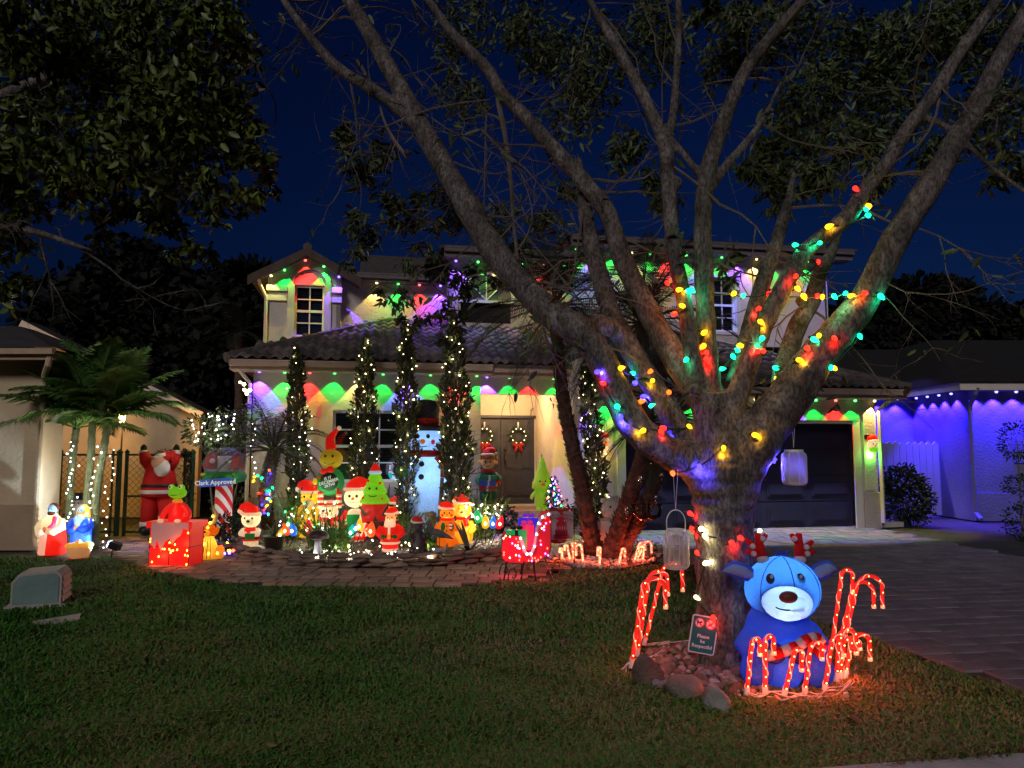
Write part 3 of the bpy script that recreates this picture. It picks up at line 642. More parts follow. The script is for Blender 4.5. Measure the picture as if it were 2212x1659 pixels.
cl = [(1700, 320, 85, 7), (1760, 380, 60, 6.6), (1670, 400, 50, 6.6), (1645, 350, 50, 6.6), (1830, 300, 85, 7.4), (1910, 250, 95, 7.8), (1750, 220, 100, 8), (1850, 130, 120, 8), (1980, 110, 130, 8), (2100, 60, 120, 8), (2150, 250, 110, 8), (2190, 370, 60, 7), (2020, 330, 60, 8), (1600, 60, 80, 8), (1515, 15, 38, 6), (1880, 380, 50, 7), (1700, 60, 100, 8.5), (1400, 90, 110, 9), (1280, 140, 110, 9), (1150, 80, 110, 9), (1240, 240, 80, 9), (1000, 200, 70, 9), (1360, 330, 60, 8), (1560, 140, 70, 8.5), (1420, 400, 45, 8), (1000, 60, 80, 9)]
cl2 = [(740, 285, 45, 7), (800, 340, 55, 7.3), (770, 380, 45, 7.4), (850, 430, 50, 7.5), (790, 500, 60, 7.5), (760, 555, 32, 7.4), (880, 480, 55, 7.6), (900, 550, 45, 7.8), (960, 480, 60, 8), (930, 410, 45, 8), (880, 660, 42, 9), (905, 700, 34, 9), (1010, 595, 48, 9), (1000, 640, 42, 9), (950, 575, 48, 8.5), (1060, 470, 65, 8.5), (1110, 520, 55, 8.5), (1180, 470, 55, 8.5), (830, 630, 28, 9), (970, 660, 40, 9.5), (1090, 600, 36, 9), (1230, 420, 50, 8.5), (1580, 580, 30, 6.4), (1585, 545, 22, 6.4), (1440, 440, 40, 7), (1690, 430, 34, 6.6), (985, 690, 34, 10), (950, 730, 30, 10)]
P = np.concatenate([clump_pts(cl, g, .085, 1, TO), clump_pts(cl2, g, .055, .8, TO)])
tips = np.array([t for t in TIPS]); P = np.concatenate([P, tips[g.integers(0, len(tips), 500)] + g.normal(size=(500, 3)) * .13])
link('crown', leaves_mesh('crown', P, .105, LEAFD, .7, .34, 2), tree)
# sparse twigs that carry the hanging sprays
b = MB()
for u, v, r, Y in cl2:
    c = W(u, v, Y) - TO
    for _ in range(4): twig(c + Vector((0, 0, r * Y / FOC * .5)), (rr.gauss(0, 1), rr.gauss(0, .6), rr.gauss(-.4, .6)), r * Y / FOC * 1.1, .007, 1, rr, b)
b.obj('spray_twigs', TWIG, tree, kind='stuff')

# overhanging tree at the left edge: trunk just outside the frame, boughs and leaves reach in
ot = thing('overhanging_tree', 'leafy dark green tree hanging over the left side of the lawn', 'tree', (-6.9, 6.6, 0)); OO = Vector(ot.location)
b = MB(); b.tube(smooth_path([(0, 0, 0), (.05, .1, 1.5), (-.1, 0, 3), (.3, .2, 4.4), (.2, .3, 6.2)]), lerp_list([.30, .22, .2, .17, .1], 25), 12)
for pts in ([(0, .05, 3), (1, .3, 3.6), (2.2, .5, 4.3), (3.6, .7, 4.7)], [(.2, .1, 3.9), (1.4, .6, 5), (2.8, .9, 5.8), (4.2, 1, 6)], [(.1, 0, 3.3), (1.0, .2, 3.6), (2.0, .3, 3.75), (2.9, .3, 3.5)], [(.2, .2, 4.6), (1, 1, 5.6), (2.6, 1.6, 6.4)]):
    q = smooth_path(pts, 5); b.tube(q, lerp_list([.10, .07, .045, .015], len(q)), 7)
    for p in q[4::2]: twig(p, (rr.gauss(.4, .5), rr.gauss(0, .5), rr.gauss(-.2, .5)), rr.uniform(.6, 1.2), .016, 2, rr, b)
b.obj('trunk', BARK, ot, True)
oc = [(60, 60, 125), (200, 60, 135), (350, 50, 125), (470, 50, 95), (100, 180, 125), (250, 180, 135), (400, 180, 120), (505, 150, 75), (60, 300, 110), (180, 310, 120), (320, 300, 125), (440, 290, 105), (525, 320, 72), (575, 330, 38), (578, 395, 40), (545, 440, 48), (480, 410, 70), (380, 410, 90), (260, 400, 90), (330, 470, 50), (150, 400, 60), (215, 480, 42), (395, 490, 30), (410, 535, 32), (450, 548, 26), (380, 545, 20), (40, 420, 75), (20, 510, 62), (30, 590, 40), (15, 640, 40), (-60, 300, 120), (-60, 500, 90), (520, 230, 60)]
P = clump_pts([(u, v, r, 6.6 + (i * 37 % 10) * .16) for i, (u, v, r) in enumerate(oc)], np.random.default_rng(8), .058, .9, OO)
link('crown', leaves_mesh('crown', P, .105, leafmat('overhang_leaf', (.035, .062, .007), (.09, .12, .017), .7), .8, .5, 4), ot)

# ================================================================== LAWN
LAWN = gpoly([(-500, 1215), (60, 1202), (150, 1210), (230, 1198), (285, 1217), (345, 1238), (430, 1252), (560, 1263), (760, 1268), (1000, 1267), (1112, 1254), (1200, 1236), (1330, 1216), (1400, 1210), (1500, 1226), (1620, 1272), (1747, 1335), (1838, 1364), (1944, 1405), (2260, 1514), (2320, 1622), (2212, 1634), (1845, 1661), (1500, 1690), (1000, 1740), (0, 1760), (-500, 1700)])
sheet('lawn', LAWN, -.015, DIRT)
def grass(name, P, n0, seed, hmin, hmax):
    g = np.random.default_rng(seed); X0, X1 = min(p[0] for p in P), max(p[0] for p in P); Y0, Y1 = min(p[1] for p in P), max(p[1] for p in P)
    n = n0; Y = 1 / (1 / Y0 - g.uniform(0, 1, n) * (1 / Y0 - 1 / Y1)); X = g.uniform(-.80, .76, n) * Y
    poly = np.array(P); ins = np.zeros(n, bool); j = len(poly) - 1
    for i in range(len(poly)):
        xi, yi = poly[i]; xj, yj = poly[j]
        ins ^= ((yi > Y) != (yj > Y)) & (X < (xj - xi) * (Y - yi) / (yj - yi + 1e-12) + xi); j = i
    X, Y = X[ins], Y[ins]; n = len(X)
    cl_ = np.sin(X * 3.1 + np.sin(Y * 2.3) * 1.4) * np.sin(Y * 3.7 + np.sin(X * 1.9)) * .5 + .5
    h = g.uniform(hmin, hmax, n) * (.45 + .95 * cl_); a = g.uniform(0, 2 * np.pi, n); lean = g.uniform(.5, 1.5, n)
    d = np.stack([np.cos(a), np.sin(a), np.zeros(n)], 1); s = np.stack([-np.sin(a), np.cos(a), np.zeros(n)], 1); w = g.uniform(.0025, .0045, n)[:, None] * (1 + Y[:, None] * .10)
    B = np.stack([X, Y, np.full(n, -.016)], 1); up = np.array([0, 0, 1.])
    mid = B + d * (h * lean * .35)[:, None] + up * (h * .6)[:, None]; tip = B + d * (h * lean)[:, None] + up * (h * (1.05 - .3 * lean))[:, None]
    V = np.stack([B - s * w, B + s * w, mid + s * w * .9, mid - s * w * .9, tip], 1).reshape(-1, 3); i = np.arange(n)[:, None] * 5
    F = np.concatenate([i + [[0, 1, 2]], i + [[0, 2, 3]], i + [[3, 2, 4]]], 0)
    return link(name, raw_mesh(name, V, F, GRASS), kind='stuff')
GRASS = bpy.data.materials.new('grass_blade'); GRASS.use_nodes = True
def _grass():
    n = GRASS.node_tree.nodes; l = GRASS.node_tree.links; b = n['Principled BSDF']; b.inputs['Roughness'].default_value = .6; b.inputs['Specular IOR Level'].default_value = .2
    g = n.new('ShaderNodeNewGeometry'); r = n.new('ShaderNodeValToRGB'); e = r.color_ramp.elements
    e[0].position = 0; e[0].color = (.035, .14, .016, 1); e[1].position = 1; e[1].color = (.26, .20, .09, 1)
    for p, c in ((.40, (.065, .175, .026)), (.66, (.14, .165, .045)), (.86, (.17, .14, .06))): q = e.new(p); q.color = (*c, 1)
    tc = n.new('ShaderNodeTexCoord'); no = n.new('ShaderNodeTexNoise'); no.inputs['Scale'].default_value = .6; no.inputs['Detail'].default_value = 4
    ad = n.new('ShaderNodeMath'); ad.operation = 'MULTIPLY_ADD'; ad.inputs[1].default_value = 1.5; sb = n.new('ShaderNodeMath'); sb.operation = 'SUBTRACT'; sb.inputs[1].default_value = .72
    l.new(tc.outputs['Object'], no.inputs[0]); l.new(no.outputs['Fac'], ad.inputs[0]); l.new(g.outputs['Random Per Island'], ad.inputs[2]); sx = n.new('ShaderNodeSeparateXYZ'); l.new(tc.outputs['Object'], sx.inputs[0]); xm = n.new('ShaderNodeMath'); xm.operation = 'MULTIPLY_ADD'; xm.inputs[1].default_value = .075; xm.inputs[2].default_value = -.06; l.new(sx.outputs[0], xm.inputs[0]); a2 = n.new('ShaderNodeMath'); a2.operation = 'ADD'; l.new(ad.outputs[0], a2.inputs[0]); l.new(xm.outputs[0], a2.inputs[1]); l.new(a2.outputs[0], sb.inputs[0]); l.new(sb.outputs[0], r.inputs[0]); l.new(r.outputs[0], b.inputs['Base Color'])
_grass()
grass('grass', LAWN, 270000, 1, .026, .064)
# fallen leaves on the grass, each its own
FL = [leaves_mesh('fallen_leaf', np.zeros((1, 3)), .09, mat('dry_leaf_%d' % k, c, .7, .3, 9), 0, .45, 20 + k) for k, c in enumerate(((.22, .12, .05), (.16, .10, .05), (.12, .15, .06), (.26, .17, .08)))]
for i, (u, v, lb) in enumerate(((1905, 1530, 'pale curled dead leaf on the grass right of the short candy canes'), (1860, 1562, 'brown dead leaf just below the white cord plug'), (1990, 1470, 'small dry leaf near the driveway edge of the lawn'), (1700, 1625, 'dry leaf in the grass close to the sidewalk corner'), (1500, 1590, 'dead leaf on the grass in front of the tree bed rocks'), (920, 1440, 'lone yellowish leaf in the middle of the lawn'), (1060, 1640, 'tan leaf at the front edge of the lawn'), (600, 1610, 'dark dry leaf on the greener front part of the lawn'), (1125, 1340, 'small brown leaf on the grass below the sleigh'))):
    p = G(u, v, .05); o = link('fallen_leaf', FL[i % 4], None, p, (rnd.uniform(0, 6), rnd.uniform(-.4, .4), rnd.uniform(0, 6)), (rnd.uniform(.8, 1.2),) * 3); tag(o, lb, 'leaf', 'fallen leaves on the lawn')

# ================================================================== STONES ROUND THE TREE
TB = gpoly([(1370, 1462), (1388, 1420), (1440, 1398), (1520, 1392), (1640, 1400), (1660, 1500), (1610, 1512), (1500, 1508), (1430, 1496)])
MB().slab(TB, -.02, .012).obj('tree_bed', SOIL, kind='structure')
RK = [mat('river_rock_%d' % i, c, .75, .35, 5, bump=.9, bscale=45) for i, c in enumerate(((.20, .16, .135), (.13, .085, .065), (.17, .115, .09), (.27, .25, .235)))]
def pebble_field(name, P, n, smin, smax, seed, mats, z=.02, kind='stuff'):
    rr = random.Random(seed); protos = []
    for i in range(6):
        me = rock_mesh(seed + i, mats[0], 1, .8, .6, 7, 5); protos.append(([Vector(v.co) for v in me.vertices], [tuple(p.vertices) for p in me.polygons])); bpy.data.meshes.remove(me)
    b = MB(); x0, x1 = min(p[0] for p in P), max(p[0] for p in P); y0, y1 = min(p[1] for p in P), max(p[1] for p in P); k = 0
    while k < n:
        x, y = rr.uniform(x0, x1), rr.uniform(y0, y1)
        if not inpoly(x, y, P): continue
        k += 1; vs, fs = rr.choice(protos); s = rr.uniform(smin, smax); M_ = Matrix.Translation((x, y, z + s * .2)) @ Euler((rr.uniform(-.3, .3), rr.uniform(-.3, .3), rr.uniform(0, 6))).to_matrix().to_4x4() @ Matrix.Scale(s, 4)
        b.add([M_ @ v for v in vs], fs, rr.randrange(len(mats)))
    return b.obj(name, mats, None, True, kind=kind)
pebble_field('river_pebbles', TB, 330, .02, .055, 40, RK)
for i, (u, v, w, h, k) in enumerate(((1400, 1462, .115, .16, 1), (1478, 1488, .15, .10, 0), (1545, 1512, .12, .09, 3), (1512, 1468, .065, .05, 2), (1590, 1492, .075, .06, 1), (1440, 1448, .07, .06, 2), (1575, 1470, .06, .05, 0))):
    me = rock_mesh(60 + i, RK[k], w, w * .8, h, 22, 14, 'rock')
    for v_ in me.vertices:
        p_ = v_.co * 14 + Vector((i * 7, 0, 0)); v_.co *= 1 + .16 * mnoise.noise(p_ * .5) + .07 * mnoise.noise(p_ * 1.7) + .03 * mnoise.noise(p_ * 4)
    me.polygons.foreach_set('use_smooth', [True] * len(me.polygons))
    p = G(u, v, h * .35); o = link('rock', me, None, p, (0, 0, i))
    tag(o, ('upright pointed brown rock at the left end of the tree bed', 'large flat pale rock at the front edge of the tree bed', 'wide light grey rock nearest the blue inflatable', 'round tan rock below the green sign post', 'brown rock between the sign post and the inflatable', 'small reddish rock behind the pointed brown rock', 'small pale rock beside the trunk foot')[i], 'rock', 'rocks edging the tree bed')
# ================================================================== PALMS, SHRUBS, NEIGHBOURS
FROND = mat('palm_frond', (.07, .19, .045), .5, .3, 4, col2=(.15, .28, .06), island=.3)
FRONDB = mat('date_palm_frond', (.04, .05, .025), .55, .3, 4, col2=(.075, .07, .035), island=.3)
FRONDD = mat('dark_frond', (.02, .024, .014), .6, .3, 4, island=.3)
PTRUNK = mat('palm_trunk_green', (.10, .12, .06), .8, .3, 6, bump=.4)
FIBER = mat('palm_fibre', (.09, .055, .04), .95, .4, 9, bump=.9, bscale=25)
def frond_mb(az, el, L, droop, n=26, ll=.3, lw=.028, seed=0, hang=.55, stem=.18):
    rr = random.Random(seed); b = MB(); d = Vector((math.cos(az) * math.cos(el), math.sin(az) * math.cos(el), math.sin(el))); p = Vector((0, 0, 0)); pts = [p.copy()]; ds = [d.copy()]; k = 12
    for i in range(k):
        d = (d + Vector((0, 0, -droop / k * (.5 + i / k)))).normalized(); p = p + d * L / k; pts.append(p.copy()); ds.append(d.copy())
    b.tube(pts, [.014 * (1 - .8 * i / k) + .002 for i in range(k + 1)], 5, cap=False)
    for i in range(n):
        t = stem + (1 - stem) * i / (n - 1); f = t * k; j = min(int(f), k - 1); q = pts[j].lerp(pts[j + 1], f - j); dd = ds[j]
        side = dd.cross(Vector((0, 0, 1)));
        if side.length < .1: side = Vector((-math.sin(az), math.cos(az), 0))
        side.normalize(); up = side.cross(dd).normalized(); l = ll * math.sin(math.pi * min(1, .22 + .78 * t) * .93) * rr.uniform(.85, 1.1) + .03
        for s in (-1, 1):
            e = (side * s * .8 + dd * (.45 + .5 * t) + up * .18 + Vector((0, 0, -.12))).normalized(); w = dd * lw * .5
            m = q + e * l * .5; e2 = (e + Vector((0, 0, -hang * rr.uniform(.6, 1.4)))).normalized(); tip = m + e2 * l * .5
            b.add([q - w * .5, q + w * .5, m + w, m - w, tip], [(0, 1, 2, 3), (3, 2, 4)])
    return b
def palm(name, label, base, stems, fr, m, tm, n, L, ll, droop, seed, hang=.55, lw=.028, tr=(.07, .055), els=(-.2, 1.3), group=None, rough=0, nl=26):
    """stems: list of (base offset, crown point) in world"""
    t = thing(name, label, 'palm', base, 0, group); O = Vector(base); rr = random.Random(seed)
    for si, pts in enumerate(stems):
        q = smooth_path([Vector(p) - O for p in pts], 8); rs = lerp_list(list(tr), len(q)); b = MB()
        rs = [r * (1 + (.10 if i % 2 else -.05)) for i, r in enumerate(rs)]; b.tube(q, rs, 10)
        if rough:
            for i in range(len(q) - 1):
                for k in range(9):
                    for h in (0, .5):
                        a = rr.uniform(0, 6.28); dd = (q[i + 1] - q[i]).normalized(); x, y = frame_of(dd); s = x * math.cos(a) + y * math.sin(a); p = q[i].lerp(q[i + 1], h + rr.random() * .5) + s * rs[i] * .9
                        w = dd.cross(s) * rs[i] * .28; b.add([p - w, p + w, p + s * rough * rr.uniform(.6, 1.3) + dd * rough * 1.1], [(0, 1, 2)])
        b.obj('trunk', tm, t, not rough); c = q[-1]
        for i in range(n):
            az = 2.399 * i + rr.uniform(-.3, .3) + si; e = els[0] + (els[1] - els[0]) * (i / n) + rr.uniform(-.12, .12)
            frond_mb(az, e, L * rr.uniform(.8, 1.1), droop * rr.uniform(.8, 1.25), nl, ll, lw, rr.randrange(9999), hang).obj('frond', m, t, loc=c)
    return t
b0 = G(205, 1187)
palm('christmas_palm', 'lush green palm with lit trunks in front of the neighbour wall', b0, [[G(205, 1187), W(208, 1080, 12.3), W(225, 965, 12.35), W(235, 905, 12.4)], [G(150, 1178), W(150, 1080, 12.6), W(158, 980, 12.6), W(165, 925, 12.6)], [G(185, 1180), W(188, 1080, 12.5), W(196, 990, 12.5), W(200, 900, 12.5)]], None, FROND, PTRUNK, 15, 1.3, .50, .85, 21, .55, .05, (.065, .055), (.25, 1.5), nl=36)
b0 = G(580, 1150)
palm('pygmy_date_palm', 'short arching palm with dark trunk wrapped in coloured bulbs in the bed', b0, [[G(578, 1150), W(574, 1080, 12.75), W(582, 1020, 12.75), W(592, 975, 12.75)]], None, FRONDB, FIBER, 30, 1.15, .24, 1.5, 22, .5, .012, (.11, .10), (-.1, 1.35), rough=.05, nl=40)
b0 = G(1305, 1208)
palm('date_palm_clump', 'palm clump of three dark rough trunks beside the driveway', b0, [[G(1286, 1203), W(1270, 1124, 11), W(1256, 1050, 11), W(1240, 980, 11), W(1218, 870, 11), W(1206, 770, 11), W(1198, 665, 11)], [G(1312, 1210), W(1338, 1137, 10.9), W(1364, 1059, 10.8), W(1392, 970, 10.7), W(1398, 850, 10.7), W(1385, 700, 10.7)], [G(1325, 1210), W(1364, 1145, 11.1), W(1400, 1080, 11.1), W(1428, 990, 11.2), W(1452, 900, 11.2)]], None, FRONDD, FIBER, 30, 1.65, .34, 1.3, 23, .5, .018, (.13, .085), (-.35, 1.3), rough=.05, nl=44)
# cypress columns
CYP = mat('cypress_green', (.03, .042, .018), .7, .3, 4, col2=(.055, .065, .028), island=.45)
MINI = {}
MINIC = {'w': (1, .80, .42), 'c': (1, .95, .85), 'r': (1, .05, .03), 'g': (.02, 1, .22), 'b': (.12, .10, 1), 'y': (1, .62, .03), 'm': (.9, .1, .9), 'o': (1, .25, .03)}
def mini_mesh(k, r=.011, es=7):
    if (k, r) not in MINI: MINI[(k, r)] = MB().lathe([(r * .4, -r), (r, -r * .2), (r * .75, r * .8), (.001, r * 1.5)], n=6).mesh('bulb', glow('mini_glow_' + k, MINIC[k], es))
    return MINI[(k, r)]
WIRE = mat('green_wire', (.015, .03, .018), .6, .1)
def mini_string(label, pts, cols='w', r=.011, wire=True, group='miniature light strings', es=7, wm=None, lamps=0, le=1.0):
    o = Vector(pts[0]); t = thing('light_string', label, 'light string', o, 0, group)
    P = [Vector(p) - o for p in pts]
    if wire: MB().tube(P, .004, 4, cap=False).obj('wire', wm or WIRE, t)
    for i, p in enumerate(P): link('bulb', mini_mesh(cols[i % len(cols)], r, es), t, p, (rnd.uniform(0, 3), rnd.uniform(0, 3), 0), (rnd.uniform(.65, 1.2),) * 3)
    if lamps:
        for i in range(lamps // 2, len(P), lamps): lamp('bulb_glow', 'POINT', P[i] + Vector((0, -.035, 0)), le, MINIC[cols[i % len(cols)]], t, .015)
    return t
def cypress(u0, u1, vt, vb, Y, wpx, label, seed, n=2600):
    base = Vector((*W(u0, 1000, Y)[:2], 0)); top = W(u1, vt, Y); zb = max(.1, W(u0, vb, Y).z); t = thing('cypress', label, 'tree', base, 0, 'columnar cypresses in the bed'); rr = random.Random(seed); g = np.random.default_rng(seed)
    H = top.z; lean = Vector((top.x - base.x, 0, 0)); MB().tube([(0, 0, 0), tuple(lean * .5 + Vector((0, 0, H * .5))), tuple(lean * .95 + Vector((0, 0, H * .96)))], [.045, .03, .008], 6).obj('trunk', TWIG, t)
    h = g.uniform(0, 1, n); prof = np.interp(h, [0, .08, .3, .6, .85, 1], [.55, .8, 1, .9, .6, .05]); R_ = wpx * Y / FOC / 2
    a = g.uniform(0, 2 * np.pi, n); rad = R_ * prof * g.uniform(.25, 1, n) ** .5 * (1 + .22 * np.sin(h * 23 + a * 2) + .12 * np.sin(h * 57))
    zz = zb + (H - zb) * h; C = np.stack([rad * np.cos(a) + lean.x * zz / H, rad * np.sin(a), zz], 1)
    d = np.stack([np.cos(a) * .55, np.sin(a) * .55, np.ones(n)], 1) + g.normal(size=(n, 3)) * .38; d /= np.linalg.norm(d, axis=1)[:, None]
    s = np.cross(d, g.normal(size=(n, 3))); s /= np.linalg.norm(s, axis=1)[:, None]; L = g.uniform(.05, .115, n)[:, None]; w = L * .16
    V = np.stack([C - s * w * .4, C + s * w * .4, C + d * L * .6 + s * w, C + d * L, C + d * L * .6 - s * w], 1).reshape(-1, 3); i = np.arange(n)[:, None] * 5
    link('crown', raw_mesh('crown', V, np.concatenate([i + [[0, 1, 2]], i + [[0, 2, 4]], i + [[4, 2, 3]]], 0), CYP), t)
    return t, base, lean, zb, H, R_
def spiral(c, n, turns, ph, z0f=.05, z1f=1.0, jitter=.03, front=1.0):
    t, base, lean, zb, H, R_ = c; out = []; rr = random.Random(n)
    for i in range(n):
        h = z0f + (z1f - z0f) * i / (n - 1); z = zb + (H - zb) * h; r = R_ * float(np.interp(h, [0, .08, .3, .6, .85, 1], [.55, .8, 1, .9, .6, .08])) * 1.02 + .012
        a = ph + turns * 2 * math.pi * i / n; x = r * math.cos(a); y = -abs(r * math.sin(a)) if front else r * math.sin(a)
        out.append(base + Vector((x + lean.x * z / H + rr.uniform(-jitter, jitter), y - rr.random() * .02, z + rr.uniform(-jitter, jitter))))
    return out
cy = [cypress(648, 640, 752, 1110, 13.5, 44, 'slim cypress behind the short arching palm', 1, 3400), cypress(783, 791, 733, 1125, 13.3, 54, 'lit cypress in front of the left half of the big window', 2, 4400), cypress(882, 878, 705, 1130, 13.0, 50, 'lit cypress between the big window and the giant snowman', 3, 4400), cypress(990, 980, 690, 1130, 12.7, 66, 'thickest cypress between the giant snowman and the front door', 4, 6200), cypress(1303, 1262, 792, 1130, 13.2, 44, 'leaning lit cypress beside the garage wall lamp', 5, 3800)]
for c, n, tn, ph, lb in zip(cy, (20, 40, 44, 44, 46), (5, 6, 6, 6, 7), (0, 1, 2.2, .5, 1), ('behind the short palm', 'before the window', 'beside the giant snowman', 'left of the front door', 'near the garage lamp')):
    mini_string('warm white lights wound round the cypress ' + lb, spiral(c, n, tn, ph), 'w', .0115, lamps=4, le=1.1)
# leaf shrubs
SHRUB = mat('shrub_leaf', (.035, .06, .02), .5, .3, 4, col2=(.06, .085, .03), island=.45)
SHRUBD = mat('dark_shrub_leaf', (.018, .028, .013), .5, .3, 4, island=.45)
BLACKL = mat('distant_leaf', (.003, .0045, .003), .8, .3, 2, island=.4)
def shrub(name, label, base, cs, leaf, m, n, seed, cat='shrub', wid=.5, droop=.1, group=None):
    t = thing(name, label, cat, base, 0, group); g = np.random.default_rng(seed); P = []; b = MB()
    for c, r in cs:
        r = r if isinstance(r, tuple) else (r, r, r); q = g.normal(size=(int(n * r[0] * r[2] * 4) + 20, 3)); q /= np.linalg.norm(q, axis=1)[:, None]; q *= g.uniform(.45, 1.05, (len(q), 1)) ** .6 * (1 + .12 * np.sin(q[:, :1] * 9) * np.cos(q[:, 2:] * 7)); P.append(q * np.array(r) + np.array(c))
        b.tube([(c[0] * .2, c[1] * .2, 0), (c[0] * .7, c[1] * .7, c[2] * .6), tuple(c)], [.022, .016, .008], 5)
    b.obj('stem', TWIG, t); link('foliage', leaves_mesh('foliage', np.concatenate(P), leaf, m, droop, wid, seed), t); return t
sh = shrub('shrub', 'round-headed shrub hung with white lights left of the house corner', (W(480, 1000, 13.9).x, 13.9, 0), [((-.35, 0, 1.95), (.38, .35, .32)), ((.15, 0, 2.0), (.5, .4, .42)), ((.5, 0, 2.1), (.35, .3, .42)), ((0, -.1, 1.75), (.45, .3, .25))], .08, SHRUB, 620, 6)
P = [W(rnd.uniform(408, 520), rnd.uniform(893, 955), 13.45) for _ in range(34)]; P.sort(key=lambda p: p.x); mini_string('cool white lights scattered over the round-headed shrub', P, 'c', .013, lamps=4, le=2.6)
P = [W(u + rnd.uniform(-14, 14), 955 + i * 230 / 27, 12.2) for i, u in enumerate([157] * 28)]
mini_string('white lights spiralling up the left trunk of the green palm', P, 'c', .0125, lamps=4, le=2.6)
P = [W(float(np.interp(i, [0, 34], [228, 200])) + (18 if i % 2 else -14) + rnd.uniform(-8, 8), 965 + i * 218 / 33, 12.1) for i in range(34)]
mini_string('white lights spiralling up the thick trunks of the green palm', P, 'c', .0125, lamps=4, le=2.6)
hedge = shrub('hedge', 'rounded dark green shrub at the right corner of the garage', (G(1958, 1135).x, 15.9, 0), [((0, 0, .62), (.5, .4, .62)), ((-.1, 0, .9), (.42, .35, .38)), ((.15, 0, .5), (.45, .4, .5))], .09, SHRUBD, 900, 7)
shrub('topiary', 'dark topiary of stacked leafy balls at the right edge', (W(2200, 1000, 13.5).x, 13.5, 0), [((0, 0, 1.75), (.30, .3, .36)), ((0, 0, .98), (.28, .28, .2)), ((0, 0, .3), (.34, .3, .36))], .05, SHRUBD, 1500, 8, 'topiary')
# trees far behind the houses
def far_tree(label, u, v, Y, r, seed, n=5):
    rr = random.Random(seed); g = np.random.default_rng(seed); base = (W(u, v, Y).x, Y, 0); t = thing('background_tree', label, 'tree', base, 0, 'dark trees behind the houses'); z = W(u, v, Y).z; H = z + r
    MB().tube([(0, 0, 0), (.1, 0, z * .6), (0, 0, z)], [.3, .22, .1], 7).obj('trunk', TWIG, t)
    c = [((rr.uniform(-.7, .7) * r, rr.uniform(-.3, .3) * r, z + rr.uniform(-.7, .45) * r), r * rr.uniform(.45, .7)) for _ in range(n)] + [((0, 0, z), r * .75), ((0, 0, z - r), r * .6)]
    P = []
    for q, s in c:
        p = g.normal(size=(1500, 3)); p /= np.linalg.norm(p, axis=1)[:, None]; P.append(p * s * g.uniform(.55, 1.08, (1500, 1)) + np.array(q))
    link('crown', leaves_mesh('crown', np.concatenate(P), .36, BLACKL, .3, .6, seed), t)
for a in (('big dark tree rising behind the roof of the left house', 420, 700, 27, 3.2, 31), ('dark tree behind the left neighbour roof', 255, 720, 30, 3.0, 32), ('lower dark tree filling the gap left of the house', 500, 800, 24, 2.6, 33), ('dark tree tight against the left house corner', 530, 640, 27, 1.6, 37), ('low dark tree over the left neighbour eave', 190, 790, 30, 2.4, 38), ('dark tree against the sky right of the garage', 1985, 700, 32, 2.2, 34), ('low dark tree behind the right neighbour roof', 2130, 740, 34, 2.4, 35), ('dark tree just right of the garage roof', 1885, 760, 30, 2.0, 36)): far_tree(*a)
palm('fan_palm', 'dim palm standing behind the left corner of the house', (W(515, 900, 21).x, 21, 0), [[(W(515, 900, 21).x, 21, 0), W(517, 900, 21), W(515, 720, 21)]], None, FRONDD, FIBER, 16, 1.4, .4, 1.2, 29, .5, .05, (.14, .12), (-.3, 1.2), nl=20)

# ---------------------------------------------------------------- left neighbour
NST = mat('neighbour_stucco', (.50, .40, .26), .9, .1, 2, bump=.6, bscale=18); NBASE = mat('neighbour_base', (.34, .26, .18), .9, .12, 2, bump=.6, bscale=18)
NROOF = mat('neighbour_roof', (.05, .045, .045), .9, .2, 4)
lc = G(72, 1188); nh = thing('neighbour_house', 'left neighbour house with cream stucco walls and white gutter', 'house', lc)
L = lc
MB().b2(-6, 0, 0, .2, 0, 3.1).obj('wall', NST, nh); MB().b2(-6.0, .03, -.05, -.002, 0, .72).obj('wall_base_trim', NBASE, nh)
MB().b2(-.2, 0, .2, .62, 0, 3.1).obj('wall', NST, nh)
bk = W(60, 1000, 17.8) - lc; bx = W(60, 1000, 17.8).x - lc.x; ex_ = W(428, 1000, 17.8).x - lc.x; zr = W(428, 900, 17.8).z
MB().b2(bx, ex_, bk.y, bk.y + .2, 0, zr).obj('wall', NST, nh)
b = MB(); b.prism([(bx, zr), (ex_, zr), (bx, zr + (ex_ - bx) * .5)], bk.y, bk.y + .2); b.obj('gable', NST, nh)
q = Matrix.Rotation(math.atan2(1, 2), 3, 'Y'); mx_ = (bx + ex_) / 2 + .1; mz_ = zr + (ex_ - bx) * .25
b = MB(); b.box((mx_, bk.y - .1, mz_ + .12), ((ex_ - bx) * 1.2, .7, .1), q); b.obj('roof', NROOF, nh)
b = MB(); b.box((mx_, bk.y - .47, mz_ + .08), ((ex_ - bx) * 1.2, .04, .16), q); b.obj('fascia', TRIM, nh)
b = MB(); b.b2(-6, .45, -.5, -.46, 3.02, 3.18); b.b2(.42, .46, -.5, 1.3, 3.02, 3.18); b.b2(-6, .5, -.6, -.5, 3.10, 3.2); b.obj('gutter', mat('tan_gutter', (.40, .30, .20), .6, .1), nh)
b = MB(); b.b2(-6, .4, -.45, 0, 3.05, 3.08); b.b2(0, .42, 0, 1.3, 3.05, 3.08); b.obj('soffit', NST, nh)
b = MB(); b.add([(-6, -.62, 3.2), (.52, -.62, 3.2), (-1.1, 1.0, 3.8), (-6, 1.0, 3.8), (.52, 1.4, 3.2), (-1.1, 1.4, 3.8)], [(0, 1, 2, 3), (1, 4, 5, 2)]); b.obj('roof', NROOF, nh)
b = MB(); b.tube([(.40, -.48, 3.08), (.38, -.48, 2.95), (.16, -.2, 2.82), (.08, -.09, 2.7), (.08, -.09, .2), (.14, -.14, .08), (.30, -.3, .04)], .05, 8); b.obj('downspout', NST, nh)
